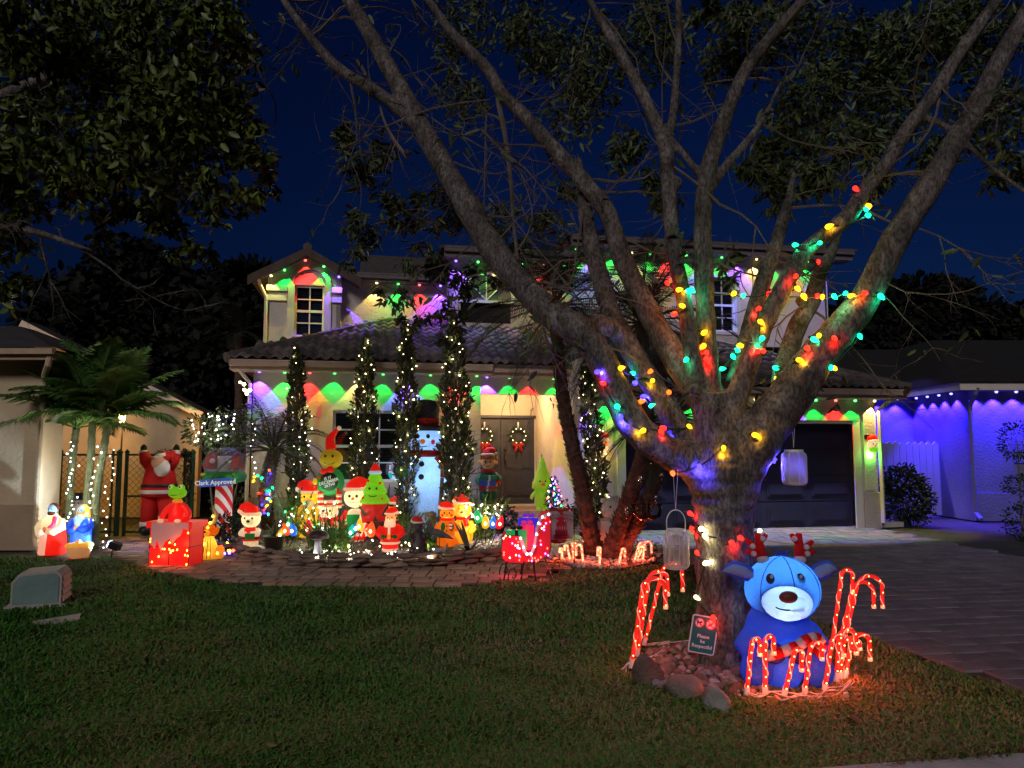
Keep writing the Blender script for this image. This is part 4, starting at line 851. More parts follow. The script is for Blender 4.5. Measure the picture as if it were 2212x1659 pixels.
# lantern on the neighbour wall that lights the side yard
ln = thing('post_lantern', 'glowing glass lantern on a slim post behind the gate', 'lamp', W(264, 905, 15.9))
b = MB(); b.tube([(0, .02, -2.0), (0, .02, -.14)], .018, 6); b.lathe([(.09, .10), (.03, .16)], n=6); b.lathe([(.05, -.12), (.07, -.11)], n=6); b.obj('frame', BLACK, ln)
MB().lathe([(.05, -.1), (.08, .1)], n=6).obj('glass', glow('lantern_glass', (1, .75, .4), 6), ln)
lamp('lantern_bulb', 'POINT', (0, -.16, .0), 260, (1, .50, .12), ln, .05)
# ---------------------------------------------------------------- chain link fence and gate
GP = mat('green_fence_paint', (.015, .06, .035), .5, .2, 9)
fn = thing('chain_link_fence', 'green chain link fence with a gate between the houses', 'fence', G(115, 1158))
FO = Vector(fn.location); FY = FO.y; ztopf = W(300, 979, FY).z
for u, r in ((116, .045), (133, .022), (244, .022), (258, .05), (274, .035), (400, .03), (416, .05)):
    x = W(u, 1000, FY).x - FO.x; b = MB(); b.tube([(x, 0, 0), (x, 0, ztopf)], r, 8); b.lathe([(r * 1.2, ztopf), (r * 1.25, ztopf + .03), (.001, ztopf + .08)], (x, 0, 0), 8); b.obj('post', GP, fn)
for u0, u1 in ((116, 258), (274, 416)):
    x0, x1 = W(u0, 1000, FY).x - FO.x, W(u1, 1000, FY).x - FO.x
    for z in (ztopf - .03, .08) + ((ztopf * .48,) if u0 > 200 else ()): MB().tube([(x0, 0, z), (x1, 0, z)], .022, 6).obj('rail', GP, fn)
    b = MB(); s = .085
    for sg in (1, -1):
        x = x0 - ztopf
        while x < x1 + ztopf:
            pa, pb = (x, .05), (x + sg * (ztopf - .1), ztopf - .05); 
            def clipx(p, q, X): t = (X - p[0]) / (q[0] - p[0]); return (X, p[1] + (q[1] - p[1]) * t)
            lo, hi = (pa, pb) if pa[0] < pb[0] else (pb, pa)
            if hi[0] > x0 and lo[0] < x1:
                if lo[0] < x0: lo = clipx(lo, hi, x0)
                if hi[0] > x1: hi = clipx(lo, hi, x1)
                b.tube([(lo[0], 0, lo[1]), (hi[0], 0, hi[1])], .0045, 3, cap=False)
            x += s * 1.4
    b.obj('wire_mesh', GP, fn, kind='stuff')
b = MB(); rr = random.Random(9); gl = []
for i in range(60):
    t = i / 60; u, v = (345 + 60 * t * 2, 981 + rr.uniform(-4, 4)) if t < .5 else (407 + rr.uniform(-4, 4), 981 + (t - .5) * 2 * 110); gl.append(W(u, v, FY - .06))
gt = thing('garland', 'dark green garland draped along the top and side of the gate', 'garland', gl[0])
link('foliage', leaves_mesh('foliage', np.concatenate([np.array(p - gl[0]) + np.random.default_rng(i).normal(size=(14, 3)) * .035 for i, p in enumerate(gl)]), .07, SHRUBD, .2, .25, 5), gt); MB().tube([p - gl[0] for p in gl], .012, 5).obj('wire', WIRE, gt)
# ---------------------------------------------------------------- right neighbour and vinyl fence
vf = thing('vinyl_fence', 'white vinyl privacy fence in blue light right of the garage', 'fence', G(1905, 1118)); VO = Vector(vf.location)
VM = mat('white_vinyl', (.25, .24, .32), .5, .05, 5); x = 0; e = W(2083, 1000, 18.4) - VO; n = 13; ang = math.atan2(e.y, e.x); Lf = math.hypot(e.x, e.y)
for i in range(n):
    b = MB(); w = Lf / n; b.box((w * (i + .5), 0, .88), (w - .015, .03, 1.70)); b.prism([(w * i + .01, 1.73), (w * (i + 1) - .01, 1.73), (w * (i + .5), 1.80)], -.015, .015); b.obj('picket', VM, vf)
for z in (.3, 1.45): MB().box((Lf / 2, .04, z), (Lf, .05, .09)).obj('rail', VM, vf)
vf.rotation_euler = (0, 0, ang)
rn = thing('neighbour_house', 'right neighbour house washed in blue eave light', 'house', W(2100, 1120, 16.9) * Vector((1, 1, 0)) if False else (W(2100, 1000, 16.9).x, 16.9, 0)); RO = Vector(rn.location)
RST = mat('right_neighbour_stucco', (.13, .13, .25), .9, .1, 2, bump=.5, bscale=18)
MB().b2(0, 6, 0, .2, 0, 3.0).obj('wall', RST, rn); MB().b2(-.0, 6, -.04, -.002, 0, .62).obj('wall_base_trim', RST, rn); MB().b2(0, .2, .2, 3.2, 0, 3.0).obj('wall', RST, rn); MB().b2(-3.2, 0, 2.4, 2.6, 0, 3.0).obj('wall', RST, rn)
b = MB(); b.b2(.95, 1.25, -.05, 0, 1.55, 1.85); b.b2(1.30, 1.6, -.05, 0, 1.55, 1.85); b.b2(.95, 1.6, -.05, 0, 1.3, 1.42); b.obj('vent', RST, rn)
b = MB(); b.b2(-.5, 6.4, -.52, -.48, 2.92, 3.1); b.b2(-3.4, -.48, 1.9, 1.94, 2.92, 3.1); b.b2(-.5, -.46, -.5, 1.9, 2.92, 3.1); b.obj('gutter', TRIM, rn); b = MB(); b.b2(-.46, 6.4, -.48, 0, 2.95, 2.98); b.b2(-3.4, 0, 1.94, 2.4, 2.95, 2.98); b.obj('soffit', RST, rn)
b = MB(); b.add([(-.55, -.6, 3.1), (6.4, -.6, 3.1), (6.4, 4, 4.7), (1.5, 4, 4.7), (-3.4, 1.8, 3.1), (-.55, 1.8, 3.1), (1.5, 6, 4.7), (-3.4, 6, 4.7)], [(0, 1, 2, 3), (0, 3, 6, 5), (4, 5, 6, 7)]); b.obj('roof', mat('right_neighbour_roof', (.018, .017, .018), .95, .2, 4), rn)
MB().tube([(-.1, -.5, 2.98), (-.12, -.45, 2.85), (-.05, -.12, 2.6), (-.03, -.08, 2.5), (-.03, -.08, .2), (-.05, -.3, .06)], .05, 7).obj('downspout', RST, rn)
t = thing('eave_light_string', 'row of blue lights under the right neighbour eave', 'light string', RO); B_ = (.045, .015, 1)
pts = [(.1 + .45 * i, -.14, 2.9) for i in range(5)] + [(-.13, .45 + .5 * i, 2.9) for i in range(4)] + [(-.45 - .5 * i, 2.26, 2.9) for i in range(5)]
MB().tube([Vector(p) + Vector((0, 0, .03)) for p in pts[:5]], .01, 4).obj('wire', TRIM, t)
bm = MB().lathe([(.012, .03), (.035, .02), (.035, 0), (.02, -.018), (.001, -.022)], n=8).mesh('bulb', glow('blue_eave_lens', (.35, .3, 1), 3))
for p in pts:
    link('bulb', bm, t, p); lamp('down_lamp', 'SPOT', (p[0], p[1], p[2] - .03), 430, B_, t, .03, size=95, blend=.3)
# utility box on the lawn
ub = thing('utility_box', 'pale louvered utility box standing on the left of the lawn', 'utility box', G(76, 1306), R(20)); ub.scale = (.84,) * 3; UM = mat('box_beige', (.36, .34, .30), .6, .12, 5, bump=.2)
b = MB(); b.prism([(-.24, 0), (.30, 0), (.30, .36), (.24, .42), (-.16, .40), (-.24, .30)], -.12, .38); b.obj('body', UM, ub)
for i in range(4): MB().box((.305, .13, .06 + .085 * i), (.03, .46, .055), Matrix.Rotation(-.3, 3, 'Y')).obj('louver', UM, ub)
MB().b2(-.3, .36, -.16, .42, -.02, .012).obj('base', CONC, ub); b = MB(); b.prism([(-.22, .03), (.27, .03), (.27, .34), (.22, .39), (-.15, .37), (-.22, .28)], -.128, -.121); b.obj('front_panel', mat('box_teal', (.16, .25, .24), .6, .12, 5, bump=.2), ub)
MB().slab([tuple(p) for p in gpoly([(70, 1344), (175, 1327), (170, 1340), (90, 1352)])], -.02, .01).obj('drain_cover', CONC, None); tag(bpy.data.objects['drain_cover'], 'flat grey cover set in the grass below the utility box', 'cover')
MB().box((0, 0, 0), (.5, .16, .1)).obj('concrete_block', CONC, None, loc=G(1925, 1138) + Vector((0, 0, .05)), rot=(0, 0, .3)); tag(bpy.data.objects['concrete_block'], 'pale splash block at the foot of the garage corner', 'block')
# ================================================================== DECORATIONS
def gm(k, es=None):
    c, e = {'red': ((.85, .022, .012), .75), 'white': ((.95, .78, .52), .75), 'skin': ((.95, .42, .14), .75), 'green': ((.01, .22, .04), .5), 'lime': ((.25, .62, .02), .8), 'yellow': ((.85, .52, .03), .7), 'orange': ((.95, .24, .01), .8), 'blue': ((.03, .12, .75), .7), 'cool': ((.45, .68, 1), .8), 'pink': ((.9, .06, .16), .7), 'brown': ((.16, .035, .015), .5), 'gold': ((.9, .5, .06), .9), 'teal': ((.02, .5, .45), 1.2), 'dark': ((.012, .01, .01), 0), 'tan': ((.75, .5, .25), .7)}[k]
    e = e if es is None else es; return glow('lit_plastic_%s_%g' % (k, e), c, e * .85, thin=True)
pm = lambda n, c, **k: mat(n, c, k.pop('rough', .6), k.pop('var', .1), k.pop('scale', 8), **k)
RED = pm('red_cloth', (.55, .015, .012), rough=.8); WCL = pm('white_plush', (.7, .66, .6), rough=.9); BLK = pm('black_plastic', (.015, .015, .016), rough=.4)
GRN = pm('green_cloth', (.02, .12, .05), rough=.8); SKIN = pm('doll_skin', (.62, .33, .2)); PLAID = pm('plaid_red', (.4, .02, .02), rough=.8, scale=30, var=.6)
def F(name, label, cat, u, vb, vt, z=.06, rz=0, group=None, Y=None):
    """decoration whose foot stands at frame position u,vb and whose top reaches vt; local unit = its height"""
    p = W(u, vb, Y) if Y else G(u, vb, z); H = (vb - vt) * p.y / FOC; t = thing(name, label, cat, p, rz, group, H)
    if name.startswith('lit_') or name == 'robed_figure':
        for zz in (.28, .70): lamp('inner_bulb', 'POINT', (0, -.01, zz), 2.2 * H * H, (1, .74, .42), t, .02)
    return t
def part(t, name, ms, *fns, smooth=True, label=None):
    b = MB()
    for f in fns: f(b)
    return b.obj(name, ms, t, smooth, label=label)
def el(c, r, m=0, n=12, k=8, rot=None): return lambda b: b.ell(c, r, n, k, m, rot)
def tu(p, r, m=0, n=8): return lambda b: b.tube(p, r, n, m)
def la(pr, c=(0, 0, 0), m=0, n=14): return lambda b: b.lathe(pr, c, n, m)
def bx(c, d, m=0, rot=None): return lambda b: b.box(c, d, rot, m)
def pr(poly, y0, y1, m=0): return lambda b: b.prism(poly, y0, y1, m)
def hat(t, c, r, mats, lean=1, h=1.0, pom=.3):
    x, y, z = c; p = [(x, y, z), (x + .02 * r, y, z + .45 * r * h), (x + lean * .35 * r, y, z + .95 * r * h), (x + lean * .85 * r, y - .1 * r, z + .95 * r * h), (x + lean * 1.15 * r, y - .15 * r, z + .45 * r * h)]
    part(t, 'hat', mats[:1], tu(smooth_path(p, 4), lerp_list([r, .85 * r, .55 * r, .33 * r, .2 * r], 17), 0, 12))
    part(t, 'hat_trim', mats[1:], la([(r * .8, z - .02 * r), (r * 1.12, z + .02 * r), (r * 1.14, z + .22 * r), (r * .9, z + .30 * r)], (x, y, 0)), el((p[-1][0], p[-1][1], p[-1][2]), pom * r))
def eyes(t, y, x, z, r, m=None, name='eye'):
    for s in (-1, 1): part(t, name, m or BLK, el((s * x, y, z), (r, r * .6, r * 1.15), n=8, k=6))
# ---- nativity figures by the left wall
def robed(label, u, vb, vt, robe, lower, hair, veil):
    t = F('robed_figure', label, 'figurine', u, vb, vt, 0, group='blow moulded nativity figures')
    part(t, 'robe', [gm(robe), gm(lower)], la([(.22, 0), (.235, .03), (.22, .25), (.20, .5), (.19, .66), (.10, .76), (.06, .80)], n=16), lambda b: b.lathe([(.238, .0), (.245, .05), (.21, .46), (.10, .52)], (.03, .012, 0), 16, 1) if not veil else b.lathe([(.10, .50), (.12, .70), (.06, .79)], (0, -.10, 0), 12, 1))
    part(t, 'sleeve', gm(robe), tu([(-.17, 0, .68), (-.23, -.06, .52), (-.13, -.2, .44), (-.02, -.22, .48)], [.07, .085, .075, .06])); part(t, 'sleeve', gm(robe), tu([(.17, 0, .68), (.22, -.06, .53), (.14, -.2, .45), (.03, -.22, .49)], [.07, .085, .075, .06]))
    part(t, 'hand', gm('skin', .5), el((-.01, -.235, .51), (.035, .03, .05))); part(t, 'hand', gm('skin', .5), el((.03, -.235, .51), (.035, .03, .05)))
    if not veil: part(t, 'sash', gm('pink'), tu(smooth_path([(.10, -.1, .74), (.12, -.17, .6), (.02, -.22, .5), (-.1, -.2, .44)], 4), .04))
    part(t, 'head', gm('cool', .7), el((0, -.02, .88), (.085, .09, .105)), el((0, -.115, .87), (.014, .02, .02)))
    if veil: part(t, 'veil', gm(hair), lambda b: b.lathe([(.15, .62), (.15, .78), (.125, .92), (.07, .99), (.001, 1.0)], (0, .045, 0), 14))
    else:
        part(t, 'hair', gm(hair, .1), el((0, .025, .92), (.098, .095, .09))); part(t, 'beard', gm(hair, .1), el((0, -.055, .81), (.075, .06, .055)))
    eyes(t, -.10, .03, .89, .01); return t
robed('lit plastic bearded man in cream and red robe at the left wall', 110, 1197, 1090, 'white', 'red', 'brown', False)
robed('lit plastic kneeling woman in blue robe and golden veil', 174, 1188, 1093, 'blue', 'cool', 'gold', True)
t = F('manger', 'lit plastic crib with golden straw in front of the blue robed woman', 'figurine', 170, 1205, 1165, 0, group='blow moulded nativity figures')
part(t, 'crib', gm('tan', .35), la([(.42, 0), (.50, .15), (.62, .5), (.60, .62)], n=14)); part(t, 'straw', gm('gold', .8), *[el((.5 * math.cos(a), .45 * math.sin(a), .66), (.2, .2, .14), n=8, k=5) for a in np.linspace(0, 6.28, 11)[:10]], el((0, 0, .7), (.4, .35, .12))); part(t, 'infant', gm('skin', .6), el((0, -.05, .84), (.14, .13, .13))); part(t, 'base', gm('red', .5), bx((0, 0, .01), (.8, .7, .05)))
for i, (u, vt, lb, hc) in enumerate(((146, 1073, 'flat striped snowman cutout in a red cap behind the robed figures', 'red'), (163, 1067, 'flat snowman cutout in a dark top hat behind the robed figures', 'dark'))):
    t = F('snowman_cutout', lb, 'cutout', u, 1175, vt, 0)
    W_ = pm('cutout_white', (.42, .42, .44)); part(t, 'body', [W_, BLK], el((0, 0, .25), (.2, .03, .26)), el((0, -.005, .58), (.14, .03, .16)), *[bx((0, -.02, .46 + .05 * k), (.24, .04, .02), 1) for k in range(4 if i == 0 else 0)])
    part(t, 'head', W_, el((0, -.01, .78), (.12, .03, .12))); part(t, 'hat', pm('cutout_red', (.3, .03, .03)) if i == 0 else BLK, *( [la([(.11, .86), (.06, .95), (.001, 1.0)])] if i == 0 else [la([(.16, .86), (.16, .88), (.09, .88), (.10, 1.0)])])); eyes(t, -.04, .04, .8, .015); part(t, 'nose', gm('orange', 0.05), el((0, -.05, .76), (.02, .05, .02)))
t = thing('spotlight', 'small black flood light staked in the grass facing the robed figures', 'spotlight', G(240, 1204)); part(t, 'stake', BLK, tu([(0, 0, 0), (.02, 0, .14)], .008)); part(t, 'housing', BLK, bx((.05, 0, .17), (.15, .12, .10), 0, Matrix.Rotation(.35, 3, 'Y')), smooth=False); part(t, 'lens', glow('flood_lens', (.55, .8, 1), 4), bx((-.035, 0, .20), (.012, .11, .09), 0, Matrix.Rotation(.35, 3, 'Y')), smooth=False)
lamp('flood_lamp', 'SPOT', (-.06, 0, .21), 260, (.60, .80, 1), t, .03, (R(99), 0, R(80)), size=70, blend=.5)
# ---- climbing santa on the gate
t = thing('climbing_santa', 'stuffed santa climbing the chain link gate with both arms up', 'figure', W(340, 1150, FY - .22), 0, None, 1.5)
part(t, 'trousers', [RED], tu([(-.09, 0, .46), (-.11, 0, .25), (-.12, 0, .09)], [.11, .10, .085], 0, 10), tu([(.09, 0, .46), (.11, 0, .25), (.12, 0, .09)], [.11, .10, .085], 0, 10))
part(t, 'trim', [WCL], *[la([(.09, .06), (.10, .09), (.09, .13)], (s * .12, 0, 0)) for s in (-1, 1)], la([(.19, .46), (.215, .49), (.20, .53)]), *[el((s * .2, -.02, .97), .05) for s in (-1, 1)])
part(t, 'coat', [RED], lambda b: b.lathe([(.20, .44), (.205, .55), (.17, .74), (.12, .84), (.06, .87)], n=14), tu([(-.1, 0, .80), (-.17, -.02, .88), (-.20, -.02, .97)], [.085, .075, .06]), tu([(.1, 0, .80), (.17, -.02, .88), (.20, -.02, .97)], [.085, .075, .06]))
part(t, 'belt', [BLK], la([(.20, .545), (.21, .56), (.205, .59)])); part(t, 'boot', [BLK], el((-.12, -.03, .03), (.085, .11, .07))); part(t, 'boot', [BLK], el((.12, -.03, .03), (.085, .11, .07))); part(t, 'mitten', [BLK], el((-.20, -.02, 1.02), (.04, .04, .055))); part(t, 'mitten', [BLK], el((.20, -.02, 1.02), (.04, .04, .055)))
part(t, 'head', [SKIN], el((.06, -.16, .86), (.09, .08, .095))); part(t, 'beard', [WCL], el((.10, -.16, .79), (.10, .07, .11))); part(t, 'hat', [RED], el((.10, -.10, .92), (.10, .10, .07)), tu([(.1, -.1, .92), (.19, -.1, .95), (.21, -.12, .88)], [.07, .05, .02])); part(t, 'hat_trim', [WCL], tu([(-.01, -.16, .89), (.06, -.21, .93), (.14, -.17, .95)], .025))
# ---- chimney with green frog, lit from inside
t = thing('lit_chimney', 'glowing red fabric chimney box with a green frog leaning out', 'decoration', G(380, 1219), R(-9), None, 1); TR = glow('lit_red_mesh', (.75, .012, .008), .62, (.5, .01, .01)); GREY = glow('lit_snow_mesh', (.30, .10, .09), .4, (.4, .3, .3))
w, d, h = .60, .34, .52
part(t, 'box', [TR], bx((0, 0, h / 2), (w, d, h)), smooth=False); part(t, 'rim', [TR], bx((0, 0, h + .045), (w + .09, d + .06, .09)), smooth=False); part(t, 'wire_frame', BLK, *[tu([(x, y, 0), (x, y, h + .09)], .005, n=4) for x in (-w / 2, 0, w / 2) for y in (-d / 2 - .004, d / 2)], *[tu([(-w / 2, -d / 2 - .004, z), (w / 2, -d / 2 - .004, z), (w / 2 + .004, d / 2, z)], .004, n=4) for z in (.005, .26, h)])
part(t, 'snow_patch', [GREY], pr([(-.26, h + .08), (-.26, .30), (-.20, .24), (-.17, .36), (-.10, .20), (-.05, .33), (.02, .38), (.06, .30), (.12, .38), (.18, .42), (.22, .52), (.30, .50), (.30, h + .08)], -d / 2 - .036, -d / 2 - .032), smooth=False)
for k in range(26): link('bulb', mini_mesh('o', .012, 14), t, (rnd.uniform(-.29, .29), -d / 2 - .008 if k % 3 else d * .0 - d / 2 - .008, rnd.uniform(.03, h)))
part(t, 'frog_body', [TR], la([(.12, h + .05), (.11, h + .2), (.06, h + .33), (.05, h + .36)], (0, -.02, 0))); 
for s in (-1, 1): part(t, 'frog_arm', [TR], tu(smooth_path([(s * .07, -.02, h + .31), (s * .17, -.03, h + .22), (s * .20, -.08, h + .13), (s * .14, -.18, h + .10)], 4), lerp_list([.045, .045, .04, .035], 13))); part(t, 'frog_mitten', [gm('white', .5)], el((s * .13, -.2, h + .10), (.05, .035, .03)))
part(t, 'frog_collar', [gm('yellow', .4)], la([(.06, h + .34), (.075, h + .36), (.05, h + .39)], (0, -.02, 0)))
part(t, 'frog_head', gm('lime', .7), el((0, -.03, h + .48), (.135, .10, .085), n=18, k=10), el((-.075, -.05, h + .555), (.045, .045, .045)), el((.075, -.05, h + .555), (.045, .045, .045)))
for s in (-1, 1): part(t, 'frog_eye', gm('white', .6), el((s * .075, -.08, h + .565), (.03, .02, .03))); part(t, 'pupil', BLK, el((s * .075, -.098, h + .565), (.014, .008, .016)))
part(t, 'frog_smile', BLK, tu([(.10 * math.sin(a), -.128 + abs(a) * .03, h + .48 - .03 * math.cos(a)) for a in np.linspace(-1.2, 1.2, 9)], .005, n=5))
for p, c, en in (((-.15, -.30, .12), (1, .16, .06), 3), ((.2, -.30, .3), (1, .14, .05), 3), ((.1, -.28, .75), (1, .2, .08), 1.5)): lamp('bulb_glow', 'POINT', p, en, c, t, .03)
# ---- orange lit dog
t = F('lit_dog', 'glowing orange wire-frame puppy with a curved horn beside the red chimney', 'decoration', 450, 1207, 1095, 0); OR = gm('orange', .6)
part(t, 'body', gm('gold', .55), la([(.20, 0), (.19, .12), (.14, .30), (.08, .42)], n=12)); 
for s in (-1, 1): part(t, 'leg', gm('gold', .55), el((s * .22, -.02, .12), (.09, .12, .14))); part(t, 'ear', OR, el((s * .15, -.05, .52), (.05, .03, .09), rot=Matrix.Rotation(s * .5, 3, 'Y')))
part(t, 'head', OR, el((0, -.04, .55), (.13, .12, .13))); part(t, 'muzzle', gm('gold', .7), el((0, -.15, .50), (.075, .08, .055))); part(t, 'nose', BLK, el((0, -.225, .525), (.03, .02, .022))); eyes(t, -.15, .045, .585, .016)
part(t, 'horn', [pm('tan_horn', (.45, .36, .2))], tu(smooth_path([(-.12, -.02, .66), (0, -.02, .64), (.11, -.02, .72), (.12, -.02, .86), (.06, -.02, .97), (.10, -.02, 1.0)], 4), lerp_list([.02, .035, .04, .035, .02, .01], 21))); part(t, 'ribs', BLK, *[tu([(x, -.19, .02), (x * .9, -.17, .2), (x * .6, -.1, .4)], .005, n=4) for x in (-.1, -.03, .04, .11)])
for p in ((0, -.2, .3), (.08, -.2, .12), (-.09, -.2, .1), (.22, -.14, .12), (-.22, -.14, .1), (.04, -.17, .6), (-.07, -.16, .47), (.1, -.1, .8), (.05, -.1, .68)): link('bulb', mini_mesh('y', .02, 14), t, p)
# ---- striped pole with globe and banner
t = thing('globe_inflatable', 'inflatable candy striped column with clear globe and blue banner', 'inflatable', (*W(486, 1000, 12.9)[:2], .06)); PZ = lambda v: W(486, v, 12.9).z - .06; sc = 12.9 / FOC
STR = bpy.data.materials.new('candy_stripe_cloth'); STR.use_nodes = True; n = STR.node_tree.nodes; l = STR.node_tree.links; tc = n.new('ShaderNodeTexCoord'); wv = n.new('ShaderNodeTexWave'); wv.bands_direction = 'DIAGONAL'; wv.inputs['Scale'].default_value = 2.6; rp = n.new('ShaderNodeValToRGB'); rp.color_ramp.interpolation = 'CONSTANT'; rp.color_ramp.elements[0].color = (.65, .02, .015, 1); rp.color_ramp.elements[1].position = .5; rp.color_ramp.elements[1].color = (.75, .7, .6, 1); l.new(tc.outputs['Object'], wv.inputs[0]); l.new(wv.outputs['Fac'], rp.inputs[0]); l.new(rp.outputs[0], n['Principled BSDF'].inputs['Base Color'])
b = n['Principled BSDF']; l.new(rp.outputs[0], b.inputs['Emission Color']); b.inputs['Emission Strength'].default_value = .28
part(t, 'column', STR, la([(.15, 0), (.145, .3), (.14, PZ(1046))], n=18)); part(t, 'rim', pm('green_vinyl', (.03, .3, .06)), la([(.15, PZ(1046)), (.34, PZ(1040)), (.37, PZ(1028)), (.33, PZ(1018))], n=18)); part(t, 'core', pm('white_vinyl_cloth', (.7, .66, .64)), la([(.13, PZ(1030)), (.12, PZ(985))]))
CLEAR = bpy.data.materials.new('clear_vinyl'); CLEAR.use_nodes = True; n = CLEAR.node_tree.nodes; l = CLEAR.node_tree.links; n.clear(); a1 = n.new('ShaderNodeBsdfTransparent'); a2 = n.new('ShaderNodeBsdfDiffuse'); a2.inputs[0].default_value = (.5, .46, .42, 1); a3 = n.new('ShaderNodeMixShader'); a3.inputs[0].default_value = .22; a4 = n.new('ShaderNodeOutputMaterial'); l.new(a1.outputs[0], a3.inputs[1]); l.new(a2.outputs[0], a3.inputs[2]); l.new(a3.outputs[0], a4.inputs[0])
part(t, 'globe', CLEAR, la([(.33, PZ(1020)), (.37, PZ(1000)), (.30, PZ(980)), (.15, PZ(968)), (.001, PZ(966))], n=18)); 
for s in (-1, 1): part(t, 'cap', RED, la([(.11, PZ(1012)), (.09, PZ(990)), (.03, PZ(978))], (s * .22, -.05, 0))); part(t, 'pompom', WCL, el((s * .14, -.2, PZ(995)), .045))
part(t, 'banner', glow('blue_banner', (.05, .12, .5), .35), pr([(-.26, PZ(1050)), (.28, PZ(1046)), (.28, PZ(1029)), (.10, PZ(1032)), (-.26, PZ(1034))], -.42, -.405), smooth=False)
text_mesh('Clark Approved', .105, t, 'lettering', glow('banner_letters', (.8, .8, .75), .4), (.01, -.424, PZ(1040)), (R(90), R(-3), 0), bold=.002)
for x in (-.3, -.24, -.12, .24): part(t, 'knob', gm('yellow', .4), el((x, -.33 + abs(x) * .4, PZ(1024)), .028, n=8, k=6))
# ---- blow-mould crowd in the bed
def hatw(es=.75): return [gm('red', es), gm('white', es)]
t = F('lit_bear', 'lit white bear cub in red coat and santa hat holding a green book', 'figurine', 541, 1189, 1093)
part(t, 'base', gm('white', .5), la([(.30, 0), (.31, .05), (.24, .09)])); part(t, 'leg', gm('white'), tu([(-.08, 0, .08), (-.08, 0, .24)], .09)); part(t, 'leg', gm('white'), tu([(.08, 0, .08), (.08, 0, .24)], .09)); part(t, 'coat', gm('red'), la([(.19, .22), (.18, .36), (.14, .47), (.08, .52)])); part(t, 'belt', BLK, la([(.19, .26), (.195, .28), (.185, .30)]))
for s in (-1, 1): part(t, 'arm', gm('white'), tu([(s * .15, 0, .44), (s * .18, -.1, .38), (s * .07, -.2, .38)], [.07, .07, .06])); part(t, 'ear', gm('white'), el((s * .17, 0, .79), (.06, .04, .06)))
part(t, 'book', gm('green', .4), bx((.06, -.24, .33), (.2, .05, .13)), smooth=False); part(t, 'head', gm('white'), el((0, -.02, .68), (.21, .19, .18), n=16, k=10)); part(t, 'muzzle', gm('white'), el((.02, -.2, .64), (.09, .07, .07))); part(t, 'nose', BLK, el((.02, -.27, .66), (.04, .02, .03))); eyes(t, -.19, .08, .72, .022); hat(t, (-.03, .0, .78), .19, hatw(), -1)
t = F('lit_gnome', 'lit yellow sack-shaped gnome with santa hat beside the small flag', 'figurine', 668, 1160, 1042)
part(t, 'body', gm('yellow'), la([(.26, 0), (.30, .12), (.28, .35), (.20, .52), (.14, .60)], n=16)); part(t, 'arm', gm('yellow'), tu([(-.2, 0, .5), (-.34, -.02, .38), (-.36, -.04, .26)], [.09, .09, .07])); part(t, 'arm', gm('yellow'), tu([(.2, 0, .5), (.32, -.05, .40), (.30, -.1, .3)], [.09, .09, .07])); part(t, 'cuff', gm('white'), el((.30, -.1, .36), (.09, .08, .05))); part(t, 'stocking', gm('red'), tu([(.28, -.12, .34), (.28, -.13, .2), (.36, -.15, .12)], [.07, .07, .06]))
part(t, 'head', gm('yellow', .85), el((0, -.02, .70), (.17, .16, .15), n=14, k=9)); eyes(t, -.165, .06, .73, .02); part(t, 'beard', gm('white', .6), el((0, -.13, .61), (.10, .07, .09))); hat(t, (-.02, 0, .78), .17, hatw(), -1)
t = thing('us_flag', 'small stars and stripes flag on a stick in front of the yellow gnome', 'flag', G(652, 1150, .06)); sc = t.location.y / FOC
part(t, 'stick', pm('flag_stick', (.4, .3, .15)), tu([(-.01, 0, 0), (-.01, 0, .56)], .005, n=5)); FW, FH = .20, .34
for k in range(7): part(t, 'stripe', glow('flag_red', (.5, .02, .02), .3) if k % 2 == 0 else glow('flag_white', (.7, .6, .5), .3), lambda b, k=k: b.add([(FW * (k / 7), -.01 + .015 * math.sin(k), .56 - .12 * k / 7), (FW * ((k + 1) / 7), -.01 + .015 * math.sin(k + 1), .56 - .12 * (k + 1) / 7), (FW * ((k + 1) / 7) + .05, .01, .56 - FH - .02 * (k + 1) / 7), (FW * (k / 7) + .05, .012, .56 - FH - .02 * k / 7)], [(0, 1, 2, 3)]), smooth=False)  # stripes and canton glow by emission in place of light falling on them
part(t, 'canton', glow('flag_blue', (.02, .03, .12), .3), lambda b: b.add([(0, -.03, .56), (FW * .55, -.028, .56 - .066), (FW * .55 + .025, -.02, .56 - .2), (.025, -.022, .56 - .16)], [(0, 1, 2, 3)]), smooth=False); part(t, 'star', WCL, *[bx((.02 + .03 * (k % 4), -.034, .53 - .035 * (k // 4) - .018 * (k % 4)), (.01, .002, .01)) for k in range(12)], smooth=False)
t = F('lit_snowman', 'small lit snowman with straw hat and red scarf', 'figurine', 709, 1162, 1083)
part(t, 'body', gm('tan'), el((0, 0, .25), (.34, .28, .27))); part(t, 'shorts', gm('teal', .3), la([(.30, .06), (.34, .16), (.33, .26)])); part(t, 'scarf', gm('red'), la([(.22, .46), (.28, .50), (.24, .56)]), tu([(.1, -.24, .5), (.14, -.28, .34)], .06)); part(t, 'head', gm('white'), el((0, -.02, .70), (.27, .24, .22), n=14)); eyes(t, -.24, .09, .74, .03); part(t, 'nose', gm('orange'), el((0, -.28, .68), (.03, .06, .03))); part(t, 'hat', gm('tan', .4), la([(.40, .86), (.41, .88), (.26, .90), (.22, 1.0)])); part(t, 'hat_band', gm('red'), la([(.262, .90), (.25, .95)]))
